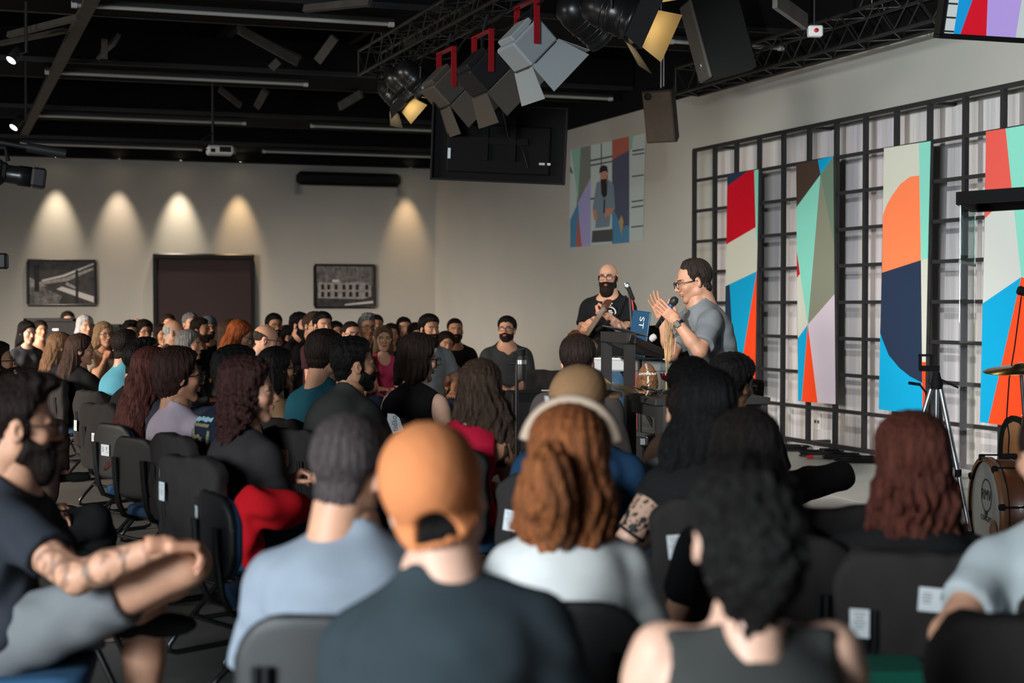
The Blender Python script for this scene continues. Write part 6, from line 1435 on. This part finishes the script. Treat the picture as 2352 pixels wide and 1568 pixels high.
# bread
p = tpt(1487, 8.22); r = placed('bread_loaf', p, rotm(15)); tag(r, 'tall seeded loaf of bread with a white flour cross on its crust', 'bread')
def brd(P): return smin(ell_(P, (0, 0, .092), (.058, .045, .094)), ell_(P, (0, .0, .06), (.056, .045, .06)), .03)-.0025*nz(P, 60)-.0015*nz(P, 160)
v, q_ = nets(brd, (-.08, -.07, 0-.01), (.08, .07, .21), .006); v[:, 2] = np.maximum(v[:, 2], .0); link('crust', npmesh('crust', v, q_, M['bread']), r)
def crs(P): return smax(np.abs(brd(P)-.0005)-.0016, np.minimum(np.maximum(np.abs(P[:, 0]+.012)-.008, -P[:, 1]*-1), np.maximum(np.abs(P[:, 2]-.125)-.008, np.abs(P[:, 0])-.06)), .001)
v, q_ = nets(lambda P: np.maximum(crs(P), P[:, 1]), (-.08, -.07, .0), (.08, .02, .21), .004); link('flour_cross', npmesh('flour_cross', v, q_, M['flour']), r)
# wheat in a glass
p = tpt(1530, 8.28); r = placed('wheat_vase', p); tag(r, 'bunch of dry wheat ears standing in a tall clear glass', 'vase')
b = MB(); b.lathe([(0, .004), (.026, .004), (.030, .02), (.030, .20), (.032, .20), (.032, .0), (0, 0)], n=20); b.build('glass', M['clearglass'], r)
rnd = random.Random(4)
for k in range(13):
    a = rnd.random()*6.28; e = rnd.random()*.060; hh_ = .30+rnd.random()*.075; x1, y1 = math.cos(a)*e, math.sin(a)*e*.7; b = MB()
    b.tube([(x1*.2, y1*.2, .02), (x1*.25, y1*.25, .2), (x1*.8, y1*.8, hh_-.10)], .0016, 4); b.tube([(x1*.8, y1*.8, hh_-.12), (x1*.9, y1*.9, hh_-.07), (x1, y1, hh_-.02)], [.002, .0048, .002], 6)
    for w_ in range(5): b.tube([(x1*.9, y1*.9, hh_-.08+.01*w_), (x1*1.2+rnd.uniform(-.02, .02), y1*1.2+rnd.uniform(-.02, .02), hh_+.07+rnd.random()*.04)], .0006, 3, False)
    b.build('wheat_ear', M['wheat'], r)
# wheat stalks lying at the table's edge
r = placed('wheat_stalks', tpt(1456, 8.2)+np.array([0, 0, .012])); tag(r, 'few dry wheat stalks lying over the left edge of the small table', 'wheat')
for k in range(6):
    b = MB(); y = -.03+.012*k; b.tube([(.10, y*.3, .0), (-.02, y, .008+.004*k), (-.12, y*1.6, .03+.006*k)], [.002, .004, .002], 5); b.tube([(-.08, y*1.4, .02), (-.17, y*2.2, .05+.008*k)], .0007, 3); b.tube([(-.08, y*1.4, .022), (-.18, y*1.8, .045+.01*k)], .0007, 3); b.build('stalk', M['wheat'], r)
# wine glass
p = tpt(1532, 7.95); r = placed('wine_glass', p); tag(r, 'stemmed glass half full of red wine beside the loaf', 'wine glass')
b = MB(); b.lathe([(0, .003), (.034, .002), (.030, .006), (.006, .012), (.005, .07), (.012, .082), (.035, .105), (.042, .135), (.038, .175), (.036, .175), (.040, .135), (.033, .107), (.0, .09)], n=24); b.build('glass', M['clearglass'], r)
b = MB(); b.lathe([(0, .0915), (.030, .108), (.0385, .130), (.0385, .140), (0, .140)], n=24); b.build('wine', M['wine'], r)
# grapes heaped on a small pile
r = placed('grape_bunch', tpt(1550, 8.05)); tag(r, 'bunch of dark red grapes heaped against the wine glass', 'grapes')
me = None; rnd = random.Random(7)
for k in range(34):
    lv = k/34; a = rnd.random()*6.28; e = .045*(1-lv*.7)*math.sqrt(rnd.random()); 
    if me is None: b = MB(); b.lathe([(0, -.012)]+[(.0115*math.sin(math.pi*t/6), -.012*math.cos(math.pi*t/6)) for t in range(1, 6)]+[(0, .012)], n=8); me = b.mesh('grape', (M['grape'],))
    o = link('grape', me, r); o.location = (e*math.cos(a), e*math.sin(a), .014+lv*.125)
b = MB(); b.tube([(0, 0, .0), (0, 0, .13), (.01, .01, .16)], .003, 5); b.build('stem', M['fretwood'], r)
# dark crumpled leaves
r = placed('dark_leaves', tpt(1512, 8.0)); tag(r, 'spray of dark crumpled leaves around the foot of the wine glass', 'leaves', kind='thing')
for k in range(15):
    a = rnd.random()*6.28; e = .03+rnd.random()*.12; L2 = .06+rnd.random()*.04; x, y = e*math.cos(a), e*math.sin(a)*.6; dx, dy = math.cos(a+.4), math.sin(a+.4); b = MB(); z = .012+rnd.random()*.04
    vs = [(x-dx*L2/2, y-dy*L2/2, z), (x-dy*.022, y+dx*.022, z+.018), (x, y, z+.006), (x+dy*.022, y-dx*.022, z+.02), (x+dx*L2/2, y+dy*L2/2, z+.012+rnd.random()*.02)]
    vs += [(u[0], u[1], u[2]-.003) for u in vs]; b.add(vs, [(0, 2, 1), (0, 3, 2), (1, 2, 4), (2, 3, 4), (5, 6, 7), (5, 7, 8), (6, 9, 7), (7, 9, 8), (0, 1, 6, 5), (1, 4, 9, 6), (4, 3, 8, 9), (3, 0, 5, 8)]); b.build('leaf', M['leafdark'], r)
# flight cases and cable mess under the table
for i, (px, py, Z, w_, d_, h_) in enumerate(((1412, 940, 9.4, .55, .5, .62), (1500, 955, 9.7, .45, .45, .55))):
    p = at(px, py, Z); r = placed('flight_case', (p[0], p[1], 0), rotm(-22)); tag(r, ['black flight case with metal corners behind the lectern leg', 'black flight case below the keyboard behind the small table'][i], 'case'); b = MB(); b.box((0, 0, h_/2), (w_, d_, h_), None, .01); b.build('shell', M['black'], r)
    for x in (-1, 1):
        for z in (.03, h_-.03): b = MB(); b.box((x*w_/2, -d_/2, z), (.05, .05, .06), None, .01); b.build('metal_corner', M['chrome'], r)
    for x in (-.25, .25): b = MB(); b.box((x*w_, -d_/2-.004, h_*.6), (.05, .012, .09), None, .003); b.build('latch', M['chrome'], r)
# black speaker-like box and bottle on a stand by the V-neck man
p = at(1240, 921, 11.6); r = placed('black_crate', (p[0], p[1], 0), rotm(8)); w_ = .52; h_ = at(1240, 898, 11.6)[2]; tag(r, 'low black stage box in front of the man in the grey V-neck', 'box'); b = MB(); b.box((0, 0, h_/2), (w_, .4, h_), None, .012); b.build('shell', M['black'], r); b = MB(); b.box((.0, -.203, h_*.55), (w_*.8, .006, h_*.7)); b.build('grille_panel', M['steelblack'], r)
ph = placed('phone', at(1262, 893, 11.6)); ph.location.z = h_+.006; tag(ph, 'white phone lying on the low black stage box', 'phone'); b = MB(); b.box((0, 0, 0), (.13, .07, .009), None, .003); b.build('case', M['white'], ph)
p = at(1187, 900, 10.4); r = placed('clamp_stand', (p[0], p[1], 0)); tag(r, 'thin black stand with a clamp arm in front of the man in the grey V-neck', 'stand'); zt2 = at(1187, 836, 10.4)[2]
b = MB(); b.tube([(0, 0, .02), (0, 0, zt2)], .014, 8); b.build('pole', M['steelblack'], r); b = MB(); b.tube([(-.06, 0, zt2+.005), (.05, 0, zt2+.005)], .010, 6); b.tube([(0, -.01, zt2), (0, -.012, zt2-.07)], .012, 6); b.build('clamp_arm', M['steelblack'], r); b = MB(); b.lathe([(0, 0), (.13, 0), (.13, .012), (.02, .03), (0, .03)], n=20); b.build('base', M['steelblack'], r)
p = at(1198, 842, 10.35); r = placed('flask', p); tag(r, 'dark drinking flask held in the clamp stand', 'bottle'); b = MB(); b.lathe([(0, -.10), (.034, -.10), (.036, -.09), (.036, .06), (.026, .075), (.026, .085)], n=16); b.build('bottle_body', M['tintglass'] if False else M['steelblack'], r); b = MB(); b.lathe([(.030, .08), (.030, .125), (.02, .13), (0, .13)], n=16); b.build('cap', M['black'], r); b = MB(); b.lathe([(.037, .02), (.037, .05)], n=16); b.build('shine_band', M['alu'], r)
# empty chair by the corner man
p = at(1262, 870, 13.2); chair(p[0], p[1], 185, 'empty black-covered chair to the right of the man in the grey V-neck', 'cover'); p = at(1130, 850, 15.4); chair(p[0], p[1], 185, 'empty black-covered chair behind the man in the grey V-neck', 'cover')
p = at(1640, 835, 9.9); chair(p[0], p[1], 100, 'black chair behind the speaker, its back against the crimson panel', 'cover', z=.0, s=1.12)
# camera tripod with a phone clamp
p = at(2150, 1105, 7.6); zt3 = at(2155, 880, 7.6)[2]; r = placed('camera_tripod', (p[0], p[1], 0)); tag(r, 'silver camera tripod with an empty phone clamp by the navy and orange panel', 'tripod')
for k in range(3):
    a = 2*math.pi*k/3+1.0; e = np.array([math.cos(a), math.sin(a), 0]); b = MB()
    b.tube([e*.03+UZ*zt3*.97, e*.16+UZ*zt3*.55], .014, 8); b.tube([e*.16+UZ*zt3*.56, e*.25+UZ*zt3*.25], .0115, 8); b.tube([e*.25+UZ*zt3*.26, e*.33+UZ*.01], .009, 8); lg = b.build('leg', M['alu'], r)
    b = MB()
    for (u, t) in ((.16, .555), (.25, .255)): b.lathe([(.018, -.02), (.018, .02)], e*u+UZ*zt3*t, 8)
    b.build('leg_lock', M['black'], lg); b = MB(); b.tube([e*.15+UZ*zt3*.58, UZ*zt3*.70], .006, 6); b.build('brace', M['alu'], r)
b = MB(); b.tube([UZ*zt3*.6, UZ*zt3*1.03], .013, 8); b.build('centre_column', M['alu'], r); b = MB(); b.lathe([(.03, -.03), (.034, 0), (.02, .04), (.016, .06)], UZ*zt3, 12); b.tube([UZ*(zt3+.03), UZ*(zt3+.03)+np.array([.1, -.05, -.05])], .007, 6); b.build('head', M['black'], r)
b = MB(); b.box(UZ*(zt3+.08)+np.array([-.04, 0, 0]), (.10, .03, .03)); b.box(UZ*(zt3+.11)+np.array([-.09, 0, 0]), (.010, .02, .08)); b.box(UZ*(zt3+.11)+np.array([-.03, 0, 0]), (.010, .02, .08)); b.box(UZ*(zt3+.15)+np.array([-.06, 0, 0]), (.07, .03, .012)); b.build('phone_clamp', M['black'], r)
p = at(2131, 1060, 7.9); r = placed('boom_stand', (p[0], p[1], 0)); tag(r, 'slim black gooseneck microphone stand left of the silver tripod', 'microphone stand'); o = np.array([p[0], p[1], 0]); b = MB(); b.tube([(0, 0, .02), (0, 0, at(2131, 915, 7.9)[2])], .014, 8); b.build('pole', M['steelblack'], r); b = MB(); b.tube([at(2131, 915, 7.9)-o, at(2126, 900, 7.9)-o, at(2112, 882, 7.9)-o], .006, 6); b.tube([at(2114, 883, 7.9)-o, at(2087, 879, 7.9)-o], .010, 6); b.build('gooseneck', M['black'], r); b = MB(); b.lathe([(0, 0), (.12, 0), (.12, .012), (.02, .025)], n=20); b.build('base', M['steelblack'], r)
# drum shield: black frame with clear panes
z1 = at(2206, 455, 8.0)[2]; a0 = at(2206, 455, 8.0); a1 = at(2240, 480, 8.66); a0[2] = a1[2] = 0; ez = (a1-a0)/np.linalg.norm(a1-a0); front = at(2420, 455, 7.55); front[2] = 0; ef = (front-a0)/np.linalg.norm(front-a0); lf = np.linalg.norm(front-a0); ls = np.linalg.norm(a1-a0)
r = placed('drum_shield', a0); tag(r, 'clear drum shield with a black top frame around the drums at the right edge', 'drum shield')
def fr(p, q, w_, h_, n='frame', m='black'): b = MB(); d = (q-p); l = np.linalg.norm(d); d /= l; b.box((p+q)/2, (l, w_, h_), np.c_[d, np.cross(UZ, d) if abs(d[2]) < .9 else np.array([0, 1, 0]), UZ if abs(d[2]) < .9 else np.array([1, 0, 0])]); return b.build(n, M[m], r)
A = np.zeros(3); B = ez*ls; C = ef*lf; D = B+C
for (p_, q_) in ((A, C), (A, B), (B, D), (C, D)): fr(p_+UZ*z1, q_+UZ*z1, .05, .07, 'frame_rail')
def pane(p, q, z0, z1_, m, n='pane'): b = MB(); d = q-p; l = np.linalg.norm(d); d /= l; b.box((p+q)/2+UZ*(z0+z1_)/2, (l, .006, z1_-z0), np.c_[d, np.cross(UZ, d), UZ]); return b.build(n, M[m], r)
zm = at(2223, 605, 8.3)[2]
pn = pane(A, B, zm, z1-.04, 'tintglass'); pn2 = pane(A+ez*.0, B, .03, zm, 'clearglass'); b = MB(); d = ez; b.box((A+B)/2+UZ*zm, (ls, .014, .016), np.c_[d, np.cross(UZ, d), UZ]); b.build('pane_clip', M['white'], r)
fr(A+UZ*.02, B+UZ*.02, .04, .04, 'base_rail', 'steelblack'); pane(A+ef*.9, C, .03, z1-.04, 'clearglass') if False else None
b = MB(); b.prism([(0, 0), (lf, 0), (lf, ls), (0, ls)], .006, A+UZ*(z1-.0), ef, ez); b.build('roof_pane', M['clearglass'], r)
for p_ in (A, B, C, D): fr(p_+UZ*.0, p_+UZ*(z1-.03), .012, .012, 'edge_post', 'chrome' if False else 'clearglass')
# bass drum
dc = at(2352, 1092, 7.9); rad = .285; dc[2] = rad+.03; ax = np.array([-1.0, .02, 0]); ax /= np.linalg.norm(ax); R = frame_from(ax); r = placed('bass_drum', dc, R); tag(r, 'brown wooden bass drum with a white lettered front head', 'drum')
dl = .40; b = MB(); b.lathe([(rad-.012, -dl/2), (rad, -dl/2), (rad, dl/2), (rad-.012, dl/2)], n=48); b.build('shell', M['drumwood'], r)
for z in (-dl/2, dl/2): b = MB(); b.lathe([(rad-.01, z-.022), (rad+.014, z-.022), (rad+.014, z+.022), (rad-.01, z+.022)], n=48); b.build('hoop', M['hoopwood'], r)
b = MB(); b.lathe([(rad+.002, .07), (rad+.006, .075), (rad+.002, .08)], n=48); b.build('metal_band', M['chrome'], r)
b = MB(); b.lathe([(rad-.010, dl/2+.004), (0, dl/2+.006)], n=48); hd2 = b.build('front_head', M['drumhead'], r)
b = MB(); b.lathe([(.055, dl/2+.010), (.062, dl/2+.013), (.068, dl/2+.010)], (.14, -.10, 0), 24); b.lathe([(0, dl/2+.0085), (.057, dl/2+.0085)], (.14, -.10, 0), 24); b.build('port_hole', M['hoopwood'], r)
RT = np.eye(3)
text('head_lettering', 'RMV', .085, 'ink', hd2, (0.0, .085, dl/2+.008), RT); text('head_lettering', 'CONCEPT', .042, 'ink', hd2, (0, -.045, dl/2+.008), RT); text('head_lettering', 'Bateria', .05, 'black', hd2, (-.02, -.215, dl/2+.008), RT)
b = MB(); b.lathe([(.085, dl/2+.0075), (.090, dl/2+.0085), (.093, dl/2+.0075)], (0, .085, 0), 36); b.prism([(-.03, -.005), (.03, -.005), (0, -.05)], .001, (0, .0, dl/2+.0078), (1, 0, 0), (0, 1, 0)); b.build('head_emblem', M['ink'], hd2)
for k in range(8):
    a = 2*math.pi*k/8+.2; c = np.array([math.cos(a), math.sin(a), 0]); b = MB(); b.box(c*(rad+.018)+np.array([0, 0, .06]), (.03, .03, .08), np.c_[c, np.cross((0, 0, 1), c), (0, 0, 1)], .006); b.tube([c*(rad+.025)+np.array([0, 0, .06]), c*(rad+.025)+np.array([0, 0, dl/2+.03])], .005, 6); b.box(c*(rad+.012)+np.array([0, 0, dl/2+.015]), (.035, .035, .03), np.c_[c, np.cross((0, 0, 1), c), (0, 0, 1)], .006); b.build('lug', M['black'], r)
for sg in (-1, 1): b = MB(); b.tube([np.array([sg*.2, -.2, .1]), np.array([sg*.30, -rad-.015, .16])], .008, 6); b.build('spur', M['chrome'], r)
# cymbal, guitar and hanging microphone at the edge
p = at(2345, 845, 7.8); r = placed('cymbal', p, np.array(rotm(0, 4, -6))); tag(r, 'thin cymbal seen edge-on in front of the orange panel base', 'cymbal'); b = MB(); b.lathe([(.0, .028), (.035, .022), (.05, .008), (.2, -.006), (.2, -.009), (.05, .005), (0, .02)], n=40); b.build('plate', M['gold'], r)
zz = p[2]; b = MB(); b.tube([(0, 0, .03), (0, 0, -zz+.02)], .011, 8); b.tube([(0, 0, -zz+.5), (.25, .1, -zz+.01)], .009, 6); b.tube([(0, 0, -zz+.5), (-.1, .25, -zz+.01)], .009, 6); b.tube([(0, 0, -zz+.5), (-.1, -.2, -zz+.01)], .009, 6); b.build('stand', M['chrome'], r)
p = at(2356, 1010, 8.25); gz_ = np.array([.12, .0, 1]); gz_ /= np.linalg.norm(gz_); fn_ = np.array([-.8, -.6, 0]); fn_ -= (fn_@gz_)*gz_; fn_ /= np.linalg.norm(fn_); R = np.c_[np.cross(gz_, fn_), gz_, fn_]; r = placed('bass_guitar', p, R); tag(r, 'sunburst guitar leaning behind the bass drum at the right edge', 'guitar')
b = MB(); pts = []
for k in range(28):
    a = 2*math.pi*k/28; rr = .17+.04*math.cos(2*a+.3)-.02*math.cos(4*a); pts.append((rr*math.cos(a)*.85, rr*math.sin(a)*1.2-.05))
b.prism(pts, .05, (0, 0, -.03), (1, 0, 0), (0, 1, 0)); b.build('guitar_body', M['black'], r); b = MB(); b.prism([(x*.8, y*.82-.01) for x, y in pts], .004, (0, 0, .019), (1, 0, 0), (0, 1, 0)); b.build('top_face', mat('sunburst', (.45, .16, .035), .3, coat=.5, var=.2, vscale=8), r)
b = MB(); b.box((0, .35, .02), (.05, .55, .03), None, .006); b.build('neck', M['fretwood'], r); b = MB()
for k in range(9): b.box((0, .14+.05*k, .036), (.05, .003, .003))
b.build('frets', M['chrome'], r)
p = at(2346, 668, 7.9); r = placed('hanging_microphone', p); tag(r, 'small black clip microphone hanging on a thin cable at the right edge', 'microphone'); b = MB(); b.box((0, 0, 0), (.05, .03, .05), rotm(0, 0, 20), .01); b.box((.03, 0, -.03), (.03, .03, .06), None, .01); b.build('clip_body', M['black'], r)
b = MB(); b.tube([(.02, 0, .02), (.08, 0, .06), (.20, 0, .10)], .008, 6); b.build('arm', M['black'], r); b = MB(); b.tube([(0, 0, -.03), at(2330, 800, 7.9)-p, at(2318, 870, 7.9)-p, at(2312, 960, 7.95)-p, at(2318, 1000, 8.0)-p, (-.02, .2, -p[2]+.02)], .004, 6); b.build('cable', M['black'], r)
# stage floor cables, sockets
for i, (px, py, n) in enumerate(((1810, 1034, 1.0), (1885, 1047, 1.0), (1935, 1053, .9), (1972, 1061, 1.0))):
    p = ray_plane(px, py, np.array([0, 0, .02]), UZ); r = placed('cable_coil', p); b = MB(); rnd = random.Random(i)
    for k in range(5): ra, rb_ = (.10+.03*rnd.random())*n, (.16+.05*rnd.random())*n; ph_ = rnd.random(); b.tube([(rb_*math.cos(t+ph_)+.02*rnd.uniform(-1, 1), ra*math.sin(t+ph_), .006+.010*k) for t in np.linspace(0, 6.0, 22)], .006, 5)
    b.build('coil', M['black'], r); tag(r, ['flat coil of black cable by the power box on the stage floor', 'black cable coil with an adapter under the lilac panel', 'coil of cable with a red plug on the stage floor', 'coil of black cable nearest the red-brown wavy hair'][i], 'cable', 'cable coils on the stage floor')
    if i == 1: b = MB(); b.box((.08, 0, .05), (.18, .08, .05), rotm(20), .008); b.build('adapter', M['black'], r)
    if i == 2: b = MB(); b.tube([(-.17, 0, .02), (-.28, -.02, .02)], .014, 8); b.build('plug', M['alu'], r); b = MB(); b.tube([(-.28, -.02, .02), (-.34, -.03, .02)], .016, 8); b.build('plug_tip', M['red'], r)
s, z = wp(1808, 962, .02); r = placed('power_box', W(s, .016, z), np.c_[W3, WN3, UZ]); tag(r, 'white electrical power box low on the wall behind the grid', 'box'); b = MB(); b.box((0, .03, 0), (.22, .06, .40), None, .012); b.build('case', M['white'], r); b = MB()
for k in range(4): b.tube([(-.06+.03*k, .03, -.2), (-.07+.035*k, .05, -.3), (-.09+.03*k, .06, -z+.01)], .006, 5)
b.build('cables', M['black'], r)
for px, py, lab in ((1744, 950, 'white socket plate low on the wall below the crimson panel'), (1877, 968, 'white socket plate low on the wall below the mint panel')):
    s, z = wp(px, py, .02); r = placed('wall_socket', W(s, .016, z), np.c_[W3, WN3, UZ]); tag(r, lab, 'socket', 'wall sockets'); b = MB(); b.box((0, .006, 0), (.13, .012, .16), None, .004); b.build('plate', M['white'], r); b = MB(); b.box((-.02, .013, 0), (.03, .004, .03)); b.box((.03, .013, 0), (.03, .004, .03)); b.build('outlet', M['ink'], r)

cdp = placed('lettered_card', at(904, 970, 7.05), frame_from((.1, -1, .15), (-.35, 0, 1))); cdp.scale = (.62, .62, .62); tag(cdp, 'white folded card lettered in italics beside the arm of the man in dark olive', 'card')
b = MB(); b.prism([(-.035, -.085), (.055, -.085), (.055, .02), (.03, .06), (-.02, .085), (-.04, .04)], .002, (0, 0, 0), (1, 0, 0), (0, 1, 0)); b.build('card_sheet', M['paper'], cdp)
text('card_lettering', 'tidão', .062, 'ink', cdp, (.006, -.010, .003), np.array([[.25, -.97, 0], [.97, .25, 0], [0, 0, 1]]))
